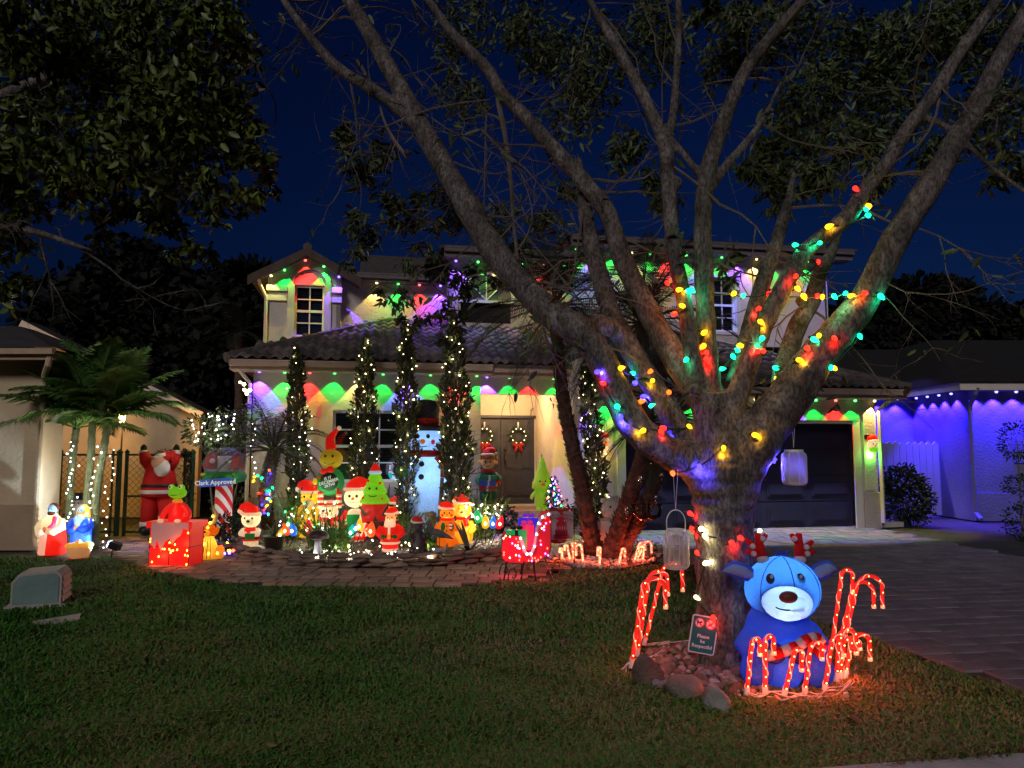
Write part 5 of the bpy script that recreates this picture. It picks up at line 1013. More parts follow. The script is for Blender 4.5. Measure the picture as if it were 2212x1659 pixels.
# wreath board with question, figure and legs
t = thing('wreath_sign', 'round green wreath sign asking a question with a yellow smiling head above', 'sign', (*W(714, 1000, 12.4)[:2], .06)); q = lambda v: W(714, v, 12.4).z - .06
part(t, 'wreath', glow('lit_wreath_green', (.015, .16, .03), .5), lambda b: b.lathe([(.06, -.045), (.15, -.06), (.235, -.02), (.235, .02), (.15, .06), (.06, .045)], (0, 0, q(1040)), 22, 0, Matrix.Rotation(R(90), 3, 'X')))
part(t, 'plaque', pm('plaque_dark', (.02, .045, .025)), lambda b: b.lathe([(.15, .0), (.15, .03)], (0, -.06, q(1040)), 22, 0, Matrix.Rotation(R(90), 3, 'X')))
text_mesh('IS IT\nDECEMBER\n26TH?', .068, t, 'lettering', glow('plaque_letters', (.6, .6, .55), .3), (0, -.1, q(1040)), (R(90), R(-16), 0), bold=.001, spacing=.85)
part(t, 'bow', gm('red', .4), el((-.09, -.08, q(1018)), (.06, .04, .05)), el((.02, -.08, q(1014)), (.06, .04, .055)), el((-.03, -.09, q(1016)), .03)); part(t, 'ornament', gm('red', .3), el((-.16, -.07, q(1030)), .025), el((.15, -.07, q(1058)), .025)); part(t, 'glove', gm('yellow'), el((-.24, -.04, q(1040)), (.04, .04, .06))); part(t, 'cuff', gm('red', .4), el((-.25, -.02, q(1050)), (.05, .05, .04)))
part(t, 'head', glow('self_glow_yellow', (.42, .28, .01), .35), el((0, .02, q(992)), (.20, .15, .165), n=16, k=10)); eyes(t, -.12, .06, q(985), .02); part(t, 'smile', BLK, tu([(.10 * math.sin(a), -.135 + .03 * abs(a), q(996) - .05 * math.cos(a)) for a in np.linspace(-1.1, 1.1, 7)], .005, n=5)); part(t, 'hat', gm('red', .45), tu(smooth_path([(0, .02, q(970)), (-.02, .02, q(950)), (.05, .02, q(935)), (.11, .0, q(926))], 4), lerp_list([.095, .075, .045, .03], 13))); part(t, 'pompom', gm('white', .4), el((.13, 0, q(925)), .04))  # emission put into the unlit head stands in for light on it
for s in (-1, 1): part(t, 'leg', [gm('red', .5), gm('white', .5)], *[(lambda b, k=k, s=s: b.tube([(s * .15, 0, q(1062) - .045 * k), (s * .15, 0, q(1062) - .045 * (k + 1))], .05, 8, k % 2)) for k in range(6)])
# skeletal-free stand: white headed snowman with stocking
t = F('lit_snowman', 'tall lit snowman in red coat holding a green stocking', 'figurine', 766, 1168, 1039)
part(t, 'body', gm('white'), la([(.16, 0), (.18, .1), (.15, .35), (.12, .48), (.07, .52)])); part(t, 'coat', gm('red'), tu([(-.12, .02, .48), (-.17, .0, .36), (-.14, -.04, .22)], [.06, .07, .06]), tu([(.12, .02, .48), (.17, .0, .36), (.14, -.04, .22)], [.06, .07, .06]), la([(.175, .02), (.18, .08), (.165, .18)])); part(t, 'stocking', gm('green', .7), tu(smooth_path([(.0, -.16, .44), (0, -.17, .28), (-.04, -.18, .20), (-.12, -.18, .18)], 4), lerp_list([.11, .10, .09, .06], 13))); part(t, 'hand', gm('white'), el((-.12, -.18, .32), .04))
part(t, 'head', gm('white', .85), el((0, -.02, .71), (.185, .17, .17), n=18, k=12)); eyes(t, -.185, .06, .74, .022); part(t, 'nose', gm('orange'), el((0, -.2, .70), (.022, .07, .022))); part(t, 'smile', BLK, *[el((.10 * math.sin(a), -.17 + .02 * abs(a), .665 - .03 * math.cos(a)), .011, n=6, k=4) for a in np.linspace(-.9, .9, 5)]); hat(t, (0, .0, .82), .18, hatw(), 1, .8)
# green inflatable pine tree with a face
t = F('inflatable_pine', 'smiling green inflatable christmas tree with red cap below the window', 'inflatable', 809, 1125, 1003, Y=12.75); t.location.z = max(t.location.z, .06)
part(t, 'base', glow('lit_red_cloth', (.5, .012, .01), .4), la([(.22, 0), (.25, .14), (.22, .30), (.10, .36)])); LT = gm('lime', .8)
for z0, z1, r0 in ((.32, .60, .27), (.48, .74, .215), (.63, .90, .155)): part(t, 'tier', LT, la([(r0 * .8, z0 - .02), (r0, z0 + .01), (r0 * .95, z0 + .05), (r0 * .35, z1)], n=18))
eyes(t, -.20, .06, .57, .02); part(t, 'smile', BLK, tu([(.08 * math.sin(a), -.245 + .03 * abs(a), .47 - .035 * math.cos(a)) for a in np.linspace(-1, 1, 7)], .007, n=5))
part(t, 'ornament', gm('red', .6), el((-.17, -.14, .40), .03), el((.15, -.16, .38), .03), el((.11, -.13, .66), .025), el((-.1, -.12, .70), .025)); part(t, 'hat', gm('red', .6), la([(.10, .84), (.085, .91), (.04, .99), (.001, 1.0)])); part(t, 'hat_trim', gm('cool', .7), la([(.10, .81), (.12, .84), (.10, .87)]))
# window figure
t = F('window_penguin', 'small glowing penguin standing in the lower right of the big window', 'figurine', 848, 1036, 1004, Y=13.55)
part(t, 'body', gm('cool', 1.2), el((0, 0, .4), (.28, .2, .4))); part(t, 'head', gm('cool', 1.5), el((0, -.02, .78), (.24, .2, .2))); part(t, 'scarf', gm('red', 1.2), la([(.22, .56), (.27, .6), (.22, .66)])); part(t, 'beak', gm('orange', 1), el((.02, -.24, .76), (.06, .08, .04))); eyes(t, -.18, .08, .83, .03); part(t, 'wing', gm('red', 1), tu([(.24, -.02, .5), (.46, -.05, .6)], [.08, .05])); hat(t, (0, 0, .90), .2, [gm('red', 1.2), gm('cool', 1.2)], 1, .5); part(t, 'vest', gm('teal', .8), el((-.1, -.1, .3), (.16, .14, .22)))
t = F('lit_elf_boy', 'lit orange faced elf boy with dark hair behind the plastic santa', 'figurine', 856, 1160, 1077)
part(t, 'body', gm('red', .5), la([(.20, 0), (.20, .3), (.12, .46)])); part(t, 'collar', gm('white'), la([(.18, .44), (.22, .47), (.12, .52)])); part(t, 'head', gm('orange', .8), el((0, -.02, .70), (.22, .2, .19), n=16, k=10)); part(t, 'hair', gm('brown', .1), el((-.03, -.09, .82), (.18, .13, .06))); eyes(t, -.215, .08, .70, .028); part(t, 'smile', BLK, tu([(-.05, -.215, .62), (0, -.22, .605), (.05, -.215, .62)], .008, n=5)); hat(t, (0, .0, .84), .21, hatw(), 1, .55); part(t, 'ear', gm('orange'), el((.22, 0, .68), (.05, .03, .06)))
t = F('lit_santa', 'lit plastic santa with white beard standing at the bed edge', 'figurine', 843, 1196, 1101)
part(t, 'boot', BLK, el((-.10, -.02, .03), (.1, .12, .045))); part(t, 'boot', BLK, el((.10, -.02, .03), (.1, .12, .045))); part(t, 'coat', [gm('red'), gm('white')], la([(.17, .05), (.18, .20), (.22, .26), (.22, .42), (.20, .58), (.10, .68)], n=16), lambda b: b.lathe([(.17, .05), (.20, .08), (.18, .12)], (0, 0, 0), 16, 1), lambda b: b.lathe([(.20, .22), (.235, .25), (.21, .29)], (0, 0, 0), 16, 1), bx((0, -.205, .5), (.05, .04, .3), 1))
part(t, 'belt', gm('brown', .1), la([(.222, .38), (.226, .40), (.222, .43)])); part(t, 'buckle', gm('orange'), bx((0, -.23, .405), (.08, .02, .08)), smooth=False)
for s in (-1, 1): part(t, 'sleeve', gm('red'), tu([(s * .19, 0, .58), (s * .27, -.05, .46), (s * .17, -.2, .40)], [.08, .08, .07])); part(t, 'mitten', gm('green', .2), el((s * .13, -.23, .40), (.06, .05, .045)))
part(t, 'head', gm('skin', .9), el((0, -.03, .78), (.12, .11, .12))); part(t, 'beard', gm('white', .9), el((0, -.10, .66), (.13, .09, .15)), el((0, -.14, .745), (.09, .04, .03))); part(t, 'nose', gm('pink', .6), el((0, -.145, .775), .02)); eyes(t, -.13, .045, .805, .014); hat(t, (0, -.01, .87), .13, hatw(), 1, .75)
# unlit garden statue and birds
DK = pm('dark_bronze_statue', (.035, .03, .032), rough=.45, bump=.4); GBD = pm('grey_bird_paint', (.09, .09, .10))
t = F('bear_statue', 'dark standing bear statue wearing a santa hat', 'statue', 904, 1197, 1117); part(t, 'body', DK, la([(.22, 0), (.24, .1), (.20, .35), (.15, .55), (.10, .62)]), el((-.14, -.08, .12), (.1, .14, .1)), el((.14, -.08, .12), (.1, .14, .1)), tu([(-.14, 0, .52), (-.2, -.08, .4), (-.1, -.18, .36)], .055), tu([(.14, 0, .52), (.2, -.1, .46), (.16, -.2, .52)], .055)); part(t, 'head', DK, el((0, -.03, .72), (.14, .14, .13))); part(t, 'muzzle', DK, el((.05, -.16, .69), (.06, .08, .05)))
for s in (-1, 1): part(t, 'ear', DK, el((s * .11, 0, .82), .04))
hat(t, (-.02, 0, .82), .14, [RED, WCL], -1, .8)
for u, vb, vt, lb, s in ((868, 1196, 1135, 'grey wooden shorebird on a block beside the plastic santa', 1), (946, 1192, 1127, 'grey wooden shorebird on a block left of the gingerbread man', -1)):
    t = F('shorebird', lb, 'bird statue', u, vb, vt, group='shorebird statues on the edging')
    part(t, 'block', pm('block_grey', (.3, .28, .27)), bx((0, 0, .06), (.5, .3, .12)), smooth=False); part(t, 'leg', BLK, tu([(-.05, 0, .1), (-.05, 0, .5)], .012, n=5)); part(t, 'leg', BLK, tu([(.05, 0, .1), (.05, 0, .5)], .012, n=5)); part(t, 'body', GBD, el((0, 0, .6), (.34, .12, .13), rot=Matrix.Rotation(-s * .3, 3, 'Y')), tu([(s * .2, 0, .68), (s * .26, 0, .8), (s * .28, 0, .88)], [.1, .07, .07]), tu([(-s * .25, 0, .52), (-s * .5, 0, .42)], [.08, .02])); part(t, 'head', GBD, el((s * .29, 0, .91), (.09, .07, .08))); part(t, 'beak', BLK, tu([(s * .36, 0, .91), (s * .58, 0, .87)], [.02, .006], n=5))
t = F('lit_gingerbread', 'lit gingerbread man with santa hat and striped scarf', 'figurine', 966, 1184, 1089)
G1 = gm('orange', .85); part(t, 'body', G1, tu([(0, 0, .62), (0, 0, .3)], [.15, .17], n=12), tu([(-.06, 0, .34), (-.15, 0, .06)], [.11, .12], n=12), tu([(.06, 0, .34), (.15, 0, .06)], [.11, .12], n=12), tu([(-.08, 0, .55), (-.26, 0, .42)], [.09, .08], n=10), tu([(.08, 0, .55), (.26, 0, .42)], [.09, .08], n=10)); part(t, 'vest', gm('green', .4), el((-.08, -.12, .48), (.06, .05, .1)), el((.1, -.12, .48), (.06, .05, .1))); part(t, 'scarf', [gm('red'), gm('white')], la([(.13, .60), (.17, .63), (.13, .67)]), *[bx((.09, -.17, .57 - .035 * k), (.07, .03, .035), k % 2) for k in range(5)]); part(t, 'button', BLK, el((0, -.17, .5), .018), el((0, -.18, .4), .018))
part(t, 'head', G1, el((0, -.02, .76), (.17, .14, .14), n=16, k=10)); eyes(t, -.155, .055, .79, .02); part(t, 'cheek', gm('red', .7), el((-.1, -.13, .74), .03), el((.1, -.13, .74), .03), el((0, -.165, .755), .018)); part(t, 'smile', gm('white'), tu([(.08 * math.sin(a), -.155 + .01 * abs(a), .73 - .04 * math.cos(a)) for a in np.linspace(-1, 1, 7)], .007, n=5)); hat(t, (0, .0, .86), .15, hatw(), -1, .7)
t = F('lit_bear', 'large lit golden bear with red hat behind the gingerbread man', 'figurine', 999, 1172, 1069)
GB = glow('lit_plastic_amber', (.95, .36, .015), .8); part(t, 'body', GB, la([(.20, 0), (.22, .15), (.18, .36), (.12, .48)]), tu([(-.15, 0, .42), (-.22, -.06, .28), (-.14, -.16, .2)], .07), tu([(.15, 0, .42), (.22, -.06, .28), (.14, -.16, .2)], .07)); part(t, 'scarf', gm('red'), la([(.12, .47), (.17, .50), (.12, .54)]), tu([(.06, -.15, .5), (.1, -.19, .36)], .05)); part(t, 'head', GB, el((0, -.02, .66), (.19, .17, .17), n=16, k=10)); part(t, 'muzzle', glow('lit_plastic_pale_amber', (.95, .5, .08), .8), el((0, -.17, .61), (.09, .07, .065))); part(t, 'nose', gm('brown', .1), el((0, -.235, .64), (.035, .02, .025))); eyes(t, -.17, .06, .71, .018)
for s in (-1, 1): part(t, 'ear', GB, el((s * .17, 0, .77), (.055, .04, .055)))
hat(t, (0, .0, .79), .15, hatw(), -1, .95)
# giant inflatable snowman against the wall, lamp inside
t = thing('inflatable_snowman', 'giant blue-white inflatable snowman with black top hat beside the window', 'inflatable', (*W(917, 1000, 13.35)[:2], .06)); z_ = lambda v: W(917, v, 13.35).z - .06; s_ = 13.35 / FOC
SNW = shell('snow_cloth', (.50, .68, .92)); part(t, 'body', SNW, la([(.30, 0), (.42, .15), (.46, .5), (.42, z_(1010)), (.36, z_(998)), (.22, z_(985))], n=20)); part(t, 'head', SNW, la([(.20, z_(984)), (.27, z_(976)), (.295, z_(955)), (.28, z_(938)), (.24, z_(931))], n=20)); lamp('snowman_lamp', 'POINT', (0, 0, z_(955)), 8, (.40, .66, 1), t, .12); lamp('snowman_lamp', 'POINT', (0, 0, z_(1030)), 24, (.40, .66, 1), t, .2)
part(t, 'scarf', PLAID, la([(.26, z_(987)), (.31, z_(981)), (.30, z_(974)), (.24, z_(970))], n=18), tu([(.25, -.2, z_(985)), (.33, -.2, z_(1000)), (.36, -.24, z_(1030))], .07)); part(t, 'hat', [pm('black_nylon', (.02, .02, .03), rough=.5)], la([(.40, z_(931)), (.42, z_(925)), (.40, z_(920)), (.24, z_(919)), (.25, z_(902)), (.27, z_(880)), (.24, z_(868)), (.10, z_(864))], n=20)); part(t, 'hat_band', PLAID, la([(.255, z_(919)), (.262, z_(904))], n=20))
eyes(t, -.275, .09, z_(943), .035); part(t, 'nose', gm('orange', .4), el((0, -.31, z_(954)), .045)); part(t, 'cheek', gm('pink', .35), el((-.17, -.235, z_(955)), (.04, .02, .045))); part(t, 'cheek', gm('pink', .35), el((.17, -.235, z_(955)), (.04, .02, .045))); part(t, 'smile', BLK, tu([(.14 * math.sin(a), -.30 + .06 * abs(a), z_(958) - .06 * math.cos(a)) for a in np.linspace(-1.1, 1.1, 9)], .008, n=5)); part(t, 'button', BLK, el((0, -.43, z_(1001)), (.05, .03, .05))); part(t, 'button', BLK, el((0, -.47, z_(1028)), (.05, .03, .05)))
for s in (-1, 1): part(t, 'arm', SNW, tu([(s * .36, 0, z_(998)), (s * .52, -.05, z_(985)), (s * .6, -.08, z_(970))] if s > 0 else [(-.36, 0, z_(998)), (-.50, -.12, z_(1012)), (-.42, -.3, z_(1018))], [.13, .10, .08])); part(t, 'mitten', gm('green', .25), el((.62, -.1, z_(962)) if s > 0 else (-.34, -.38, z_(1018)), (.11, .08, .10)))
# elf with presents at the door
t = F('standing_elf', 'standing elf doll holding wrapped presents by the front door', 'figure', 1054, 1080, 971, Y=14.4)
FE = pm('elf_face', (.7, .36, .16)); part(t, 'body', GRN, la([(.16, 0), (.17, .2), (.15, .42), (.09, .55)])); part(t, 'collar', RED, la([(.10, .54), (.15, .57), (.08, .62)])); part(t, 'arm', GRN, tu([(.12, 0, .5), (.22, -.04, .42), (.2, -.16, .34)], [.06, .06, .05])); part(t, 'cuff', RED, el((.2, -.17, .33), .055)); part(t, 'hand', FE, el((.16, -.2, .31), .045)); part(t, 'arm', GRN, tu([(-.12, 0, .5), (-.2, -.06, .38), (-.1, -.18, .25)], [.06, .06, .05]))
for k, (z, c) in enumerate(((.24, pm('gift_red', (.45, .02, .03))), (.34, pm('gift_blue', (.05, .1, .4))), (.44, pm('gift_green', (.02, .2, .1))))): part(t, 'present', [c, WCL], bx((-.01 + .02 * k, -.24, z), (.3, .18, .1)), bx((.0 + .02 * k, -.24, z), (.035, .186, .104), 1), smooth=False)
part(t, 'head', FE, el((0, -.03, .73), (.14, .13, .14), n=14)); part(t, 'hair', pm('red_hair', (.3, .06, .02)), el((0, -.05, .83), (.13, .12, .06))); eyes(t, -.155, .05, .75, .02); part(t, 'smile', BLK, tu([(-.04, -.155, .665), (0, -.16, .655), (.05, -.155, .67)], .006, n=5)); hat(t, (0, 0, .87), .13, [RED, WCL], 1, .8, .25)
for s in (-1, 1): part(t, 'ear', FE, el((s * .15, 0, .73), (.05, .02, .04)))
# plain round wreaths with plaid bows on the two door leaves
for hx, lb in ((-4.70, 'evergreen wreath with red bow on the left door leaf'), (-3.90, 'evergreen wreath with red bow on the right door leaf')):
    p = Hw(hx, 3.29, 1.92); t = thing('door_wreath', lb, 'wreath', p, TH, 'wreaths on the front door'); g = np.random.default_rng(4); a = g.uniform(0, 6.28, 420); C = np.stack([.17 * np.cos(a), g.normal(size=420) * .02, .17 * np.sin(a)], 1) + g.normal(size=(420, 3)) * .028
    link('greenery', leaves_mesh('greenery', C, .06, SHRUB, 0, .3, 6), t); part(t, 'hanger', WHITE, bx((0, 0, .24), (.03, .03, .16))); part(t, 'bow', PLAID, el((-.07, -.04, -.2), (.07, .03, .05)), el((.07, -.04, -.2), (.07, .03, .05)), el((0, -.05, -.2), .03), tu([(-.02, -.04, -.22), (-.08, -.05, -.36)], .03), tu([(.02, -.04, -.22), (.08, -.05, -.36)], .03))
    for k in range(10): link('bulb', mini_mesh('w', .011, 5), t, (.17 * math.cos(k * .63), -.05, .17 * math.sin(k * .63)))
# porch: tall sign, furry gnome, tiny tree
t = thing('porch_sign', 'tall narrow white board with brown letters leaning beside the door', 'sign', Hw(-3.46, 2.65, .29), TH + R(12)); part(t, 'board', pm('board_white', (.6, .55, .48)), bx((0, 0, .62), (.17, .03, 1.24)), smooth=False)
for k, ch in enumerate('BELIEVE'): text_mesh(ch, .21, t, 'letter', pm('letter_brown', (.22, .06, .03)), (0, -.018, 1.12 - .175 * k), (R(90), 0, 0), bold=.006)
t = F('furry_gnome', 'lime green furry cone-shaped gnome standing by the porch', 'figure', 1172, 1102, 991, Y=14.3); FUR = glow('lime_plush', (.22, .42, .015), .35, (.3, .5, .03))  # plush has added emission to look lit, though it is no lamp
def fur(mb, n, L, seed, m=0):
    rr = random.Random(seed); vs = list(mb.v); fs = list(mb.f)
    for _ in range(n):
        f = rr.choice(fs); q = [Vector(vs[i]) for i in f[:3]]; a, c = rr.random(), rr.random()
        if a + c > 1: a, c = 1 - a, 1 - c
        p = q[0] + (q[1] - q[0]) * a + (q[2] - q[0]) * c; nn = (q[1] - q[0]).cross(q[2] - q[0])
        if nn.length < 1e-9: continue
        nn.normalize(); e = (nn + Vector((rr.gauss(0, .4), rr.gauss(0, .4), -.5))).normalized(); s = e.cross(nn); s = s.normalized() * L * .12 if s.length > 1e-6 else Vector((L * .12, 0, 0))
        mb.add([p - s, p + s, p + e * L], [(0, 1, 2)], m)
part(t, 'body', FUR, la([(.10, .06), (.14, .12), (.12, .32), (.08, .40)], n=14), lambda b: fur(b, 900, .03, 1)); part(t, 'head', FUR, la([(.08, .38), (.20, .42), (.19, .52), (.13, .68), (.07, .86), (.03, .97), (.001, 1.0)], n=16), lambda b: fur(b, 1800, .03, 2)); eyes(t, -.175, .05, .56, .016); part(t, 'nose', gm('orange', .2), el((0, -.2, .50), (.04, .04, .035)))
for s in (-1, 1): part(t, 'arm', FUR, tu([(s * .12, 0, .36), (s * .2, -.03, .27), (s * .22, -.05, .22)], [.04, .035, .03])); part(t, 'foot', FUR, el((s * .07, -.03, .03), (.06, .09, .04)))
t = F('mini_tree', 'tiny christmas tree with multicoloured lights on the porch', 'tree', 1196, 1100, 1030, Y=13.9); g = np.random.default_rng(2); h = g.uniform(0, 1, 700); a = g.uniform(0, 6.28, 700); r = .32 * (1 - h) * g.uniform(.3, 1, 700) ** .5; link('foliage', leaves_mesh('foliage', np.stack([r * np.cos(a), r * np.sin(a), .08 + .88 * h], 1), .12, SHRUBD, .1, .2, 3), t); part(t, 'trunk', TWIG, tu([(0, 0, 0), (0, 0, .9)], .02, n=5))
for k in range(34):
    h = k / 34; a = rnd.uniform(math.pi, 2 * math.pi); r = .34 * (1 - h) + .02; link('bulb', mini_mesh('bgrbwmb'[k % 7], .022, 12), t, (r * math.cos(a), r * math.sin(a), .1 + .85 * h))
# santa face covers on the two garage wall lamps
for hx, z, lb, c in ((-2.94, 1.72, 'santa face cover on the wall lamp left of the garage door', (1, .55, .15)), (2.86, 1.70, 'santa face cover on the green-lit lamp right of the garage door', (.15, 1, .1))):
    p = Hw(hx, -.11, z); t = thing('santa_lamp', lb, 'wall lamp', p, TH, 'santa lamps beside the garage door'); part(t, 'bracket', BLK, bx((-.05, .06, .16), (.12, .08, .10)), smooth=False); part(t, 'face', gm('skin' if hx < 0 else 'white', 1.0), el((0, -.02, 0), (.12, .08, .13), n=14)); part(t, 'cap', gm('red', .9), el((.01, -.01, .13), (.115, .08, .085))); part(t, 'brim', gm('white', .8), tu([(-.11, -.06, .07), (0, -.1, .09), (.11, -.06, .07)], .028)); part(t, 'beard', gm('white' if hx < 0 else 'lime', .9), el((0, -.05, -.09), (.10, .06, .07))); eyes(t, -.095, .04, .02, .014); part(t, 'nose', gm('pink', .6), el((0, -.105, -.02), .02))
    lamp('lamp_bulb', 'POINT', (0, .03, -.2), 5 if hx < 0 else 9, c, t, .03)
# white furry bear behind the palm trunks
t = F('furry_bear', 'white shaggy furry bear standing behind the palm trunks', 'figure', 1318, 1195, 1077, .0); WF = pm('white_fur', (.52, .45, .42), rough=.95)
part(t, 'body', WF, la([(.20, 0), (.25, .15), (.24, .4), (.17, .58), (.12, .62)], n=14), tu([(-.18, 0, .5), (-.3, -.06, .38), (-.34, -.1, .3)], .08), tu([(.18, 0, .5), (.3, -.06, .42)], .08), lambda b: fur(b, 1600, .045, 4)); part(t, 'head', WF, el((.06, -.03, .78), (.21, .19, .2), n=16, k=10), lambda b: fur(b, 1000, .045, 5)); part(t, 'muzzle', pm('grey_muzzle', (.3, .27, .28)), el((.1, -.2, .73), (.09, .07, .06))); part(t, 'nose', BLK, el((.1, -.27, .75), .025))
for s in (-1, 1): part(t, 'eye', BLK, el((.07 + s * .08, -.2, .84), .02)); part(t, 'ear', WF, el((.06 + s * .18, 0, .94), .05))
# ---- big bulb stakes
def big_bulbs(label, lst, group='giant bulb path stakes'):
    u0, v0 = lst[0][0], lst[0][3]; base = G(u0, v0, .06); t = thing('bulb_stake', label, 'light stake', base, 0, group); Y = base.y
    for u, vt, vb, vg, c, tl in lst:
        p = W(u, (vt + vb) / 2, Y) - base; h = (vb - vt) * Y / FOC; w = h * .29; q = MB(); rot = Matrix.Rotation(tl, 3, 'Y')
        q.lathe([(w * .35, -.5 * h), (w * .8, -.38 * h), (w, -.18 * h), (w * .85, .08 * h), (w * .45, .34 * h), (.001, .5 * h)], p, 12, 0, rot); q.obj('bulb', glow('big_bulb_' + c, {'y': (.9, .5, .02), 'b': (.02, .16, .75), 'r': (.85, .012, .02), 'o': (.95, .10, .012), 't': (.01, .5, .36), 'g': (.01, .45, .12)}[c], .75), t, True)
        link('filament', mini_mesh('w', .022, 14), t, p + Vector((0, -w, -.12 * h))); q = MB(); q.lathe([(w * .4, -.62 * h), (w * .4, -.47 * h)], p, 8, 0, rot); q.obj('cap', BLK, t); MB().tube([p + rot @ Vector((0, 0, -.6 * h)), Vector((p.x * .4, 0, .02))], .007, 5).obj('stake', BLK, t)
big_bulbs('four giant glass bulbs in a cluster above the plant pot', [(618, 1128, 1158, 1186, 'o', -.5), (607, 1138, 1166, 1186, 'y', .4), (633, 1128, 1158, 1186, 'b', -.15), (624, 1120, 1140, 1186, 'g', .3)])
big_bulbs('single giant red bulb left of the mushroom', [(666, 1122, 1156, 1186, 'r', 0)])
big_bulbs('giant teal yellow and orange bulbs left of the plastic santa', [(759, 1132, 1162, 1192, 't', .2), (777, 1120, 1148, 1192, 'y', -.1), (802, 1126, 1160, 1192, 'o', .05), (769, 1128, 1150, 1192, 'b', .1)])
big_bulbs('giant bulbs in green yellow blue and red left of the sleigh', [(1049, 1112, 1142, 1180, 'y', 0), (1032, 1100, 1130, 1180, 'g', -.2), (1065, 1114, 1142, 1180, 'b', .1), (1080, 1113, 1143, 1180, 'r', .35)])
t = F('peppermint', 'lit red and white peppermint disc on a stake', 'decoration', 786, 1190, 1131); part(t, 'stake', BLK, tu([(0, 0, 0), (0, 0, .5)], .015, n=5)); part(t, 'disc', [gm('white', .9), gm('red', .9)], *[(lambda b, k=k: b.prism([(0, .75)] + [(.24 * math.cos(k * math.pi / 5 + j * .157), .75 + .24 * math.sin(k * math.pi / 5 + j * .157)) for j in range(5)], -.08, .08, k % 2)) for k in range(10)], smooth=False)
t = F('mushroom_ornament', 'grey mushroom garden ornament with dark cap at the bed edge', 'ornament', 686, 1205, 1146); part(t, 'stem', pm('mushroom_stem', (.32, .32, .38)), la([(.20, 0), (.15, .2), (.12, .5), (.14, .74)])); part(t, 'cap', pm('mushroom_cap', (.05, .03, .03), rough=.35), la([(.30, .68), (.38, .72), (.36, .85), (.22, .96), (.001, 1.0)], n=16))
# pots
t = F('plant_pot', 'dark plastic pot with strappy plant in front of the bear cub', 'pot', 591, 1189, 1158); part(t, 'pot', pm('pot_dark', (.06, .045, .04)), la([(.52, 0), (.74, .92), (.78, .92), (.78, 1.0), (.66, 1.0), (.64, .9)], n=16)); part(t, 'soil', SOIL, la([(.64, .86), (.01, .9)], n=14))
def straps(t, n, L, w, m, seed, z=0, spread=.9, name='leaf', up=.5):
    rr = random.Random(seed)
    for i in range(n):
        az = 2.4 * i + rr.uniform(-.3, .3); el_ = rr.uniform(up, 1.4); d = Vector((math.cos(az) * math.cos(el_), math.sin(az) * math.cos(el_), math.sin(el_))); p = Vector((0, 0, z)); s = Vector((-math.sin(az), math.cos(az), 0)); vs = []; k = 6; LL = L * rr.uniform(.7, 1.1)
        for j in range(k + 1):
            ww = w * math.sin(math.pi * (.18 + .82 * j / k)) + w * .05; nn = s.cross(d); vs += [p - s * ww + nn * ww * .35, p, p + s * ww + nn * ww * .35]; d = (d + Vector((0, 0, -spread / k))).normalized(); p = p + d * LL / k
        b = MB(); b.add(vs, [q for j in range(k) for q in ((j * 3, j * 3 + 1, j * 3 + 4, j * 3 + 3), (j * 3 + 1, j * 3 + 2, j * 3 + 5, j * 3 + 4))]); b.obj(name, m, t, True)
straps(t, 16, 1.5, .035, SHRUB, 3, .9)
t = F('face_pot', 'round terracotta pot with a leafy plant behind the dark bear statue', 'pot', 912, 1150, 1104); part(t, 'pot', pm('terracotta', (.36, .13, .06)), la([(.45, 0), (.66, .35), (.62, .8), (.5, 1.0), (.42, .98)], n=16)); g = np.random.default_rng(7); q = g.normal(size=(420, 3)) * np.array([.35, .3, .3]); q[:, 2] += 1.35; link('foliage', leaves_mesh('foliage', q, .2, SHRUBD, .1, .45, 7), t)
# agaves, ferns, cactus, shrubs
AG = pm('agave_leaf', (.09, .075, .06), rough=.6, var=.3, scale=3); AG2 = pm('agave_green', (.05, .07, .04), rough=.6, var=.3, scale=3)
for u, v, L, n, m, lb in ((818, 1165, .95, 15, AG, 'tall dark agave with stiff upright leaves behind the plastic santa'), (722, 1150, .75, 10, AG2, 'agave with pointed leaves in front of the wreath sign'), (1013, 1192, .55, 18, AG, 'low spiky bromeliad in front of the golden bear')):
    t = thing('agave', lb, 'plant', G(u, v, .06)); straps(t, n, L, .05 * L + .012, m, int(u), 0, .35 if L > .6 else .8, up=.75 if L > .6 else .2)
FERN = pm('foxtail_fern', (.085, .17, .02), rough=.6, var=.3, scale=3)
def fern(label, u, v, h, n, seed, spread=.5):
    t = thing('foxtail_fern', label, 'plant', G(u, v, .06), 0, 'foxtail ferns in the bed'); rr = random.Random(seed)
    for i in range(n):
        az = rr.uniform(0, 6.28); lean = rr.uniform(0, spread); H = h * rr.uniform(.7, 1.1); e = Vector((math.cos(az) * lean, math.sin(az) * lean, 1)).normalized(); b = MB(); x, y = frame_of(e); c0 = Vector((rr.gauss(0, .08), rr.gauss(0, .06), 0))
        pts = [c0 + e * H * j / 5 + Vector((math.cos(az), math.sin(az), 0)) * lean * .35 * H * (j / 5) ** 2 for j in range(6)]; b.tube(pts, .004, 4, cap=False)
        for j in range(60):
            f = rr.random() ** .8; q = pts[min(int(f * 5), 4)].lerp(pts[min(int(f * 5), 4) + 1], f * 5 % 1); a = rr.uniform(0, 6.28); d = (x * math.cos(a) + y * math.sin(a) + e * .9).normalized(); L_ = .07 * (1.05 - f) + .025; s = d.cross(e).normalized() * .010; b.add([q - s, q + s, q + d * L_], [(0, 1, 2)])
        b.obj('plume', FERN, t)
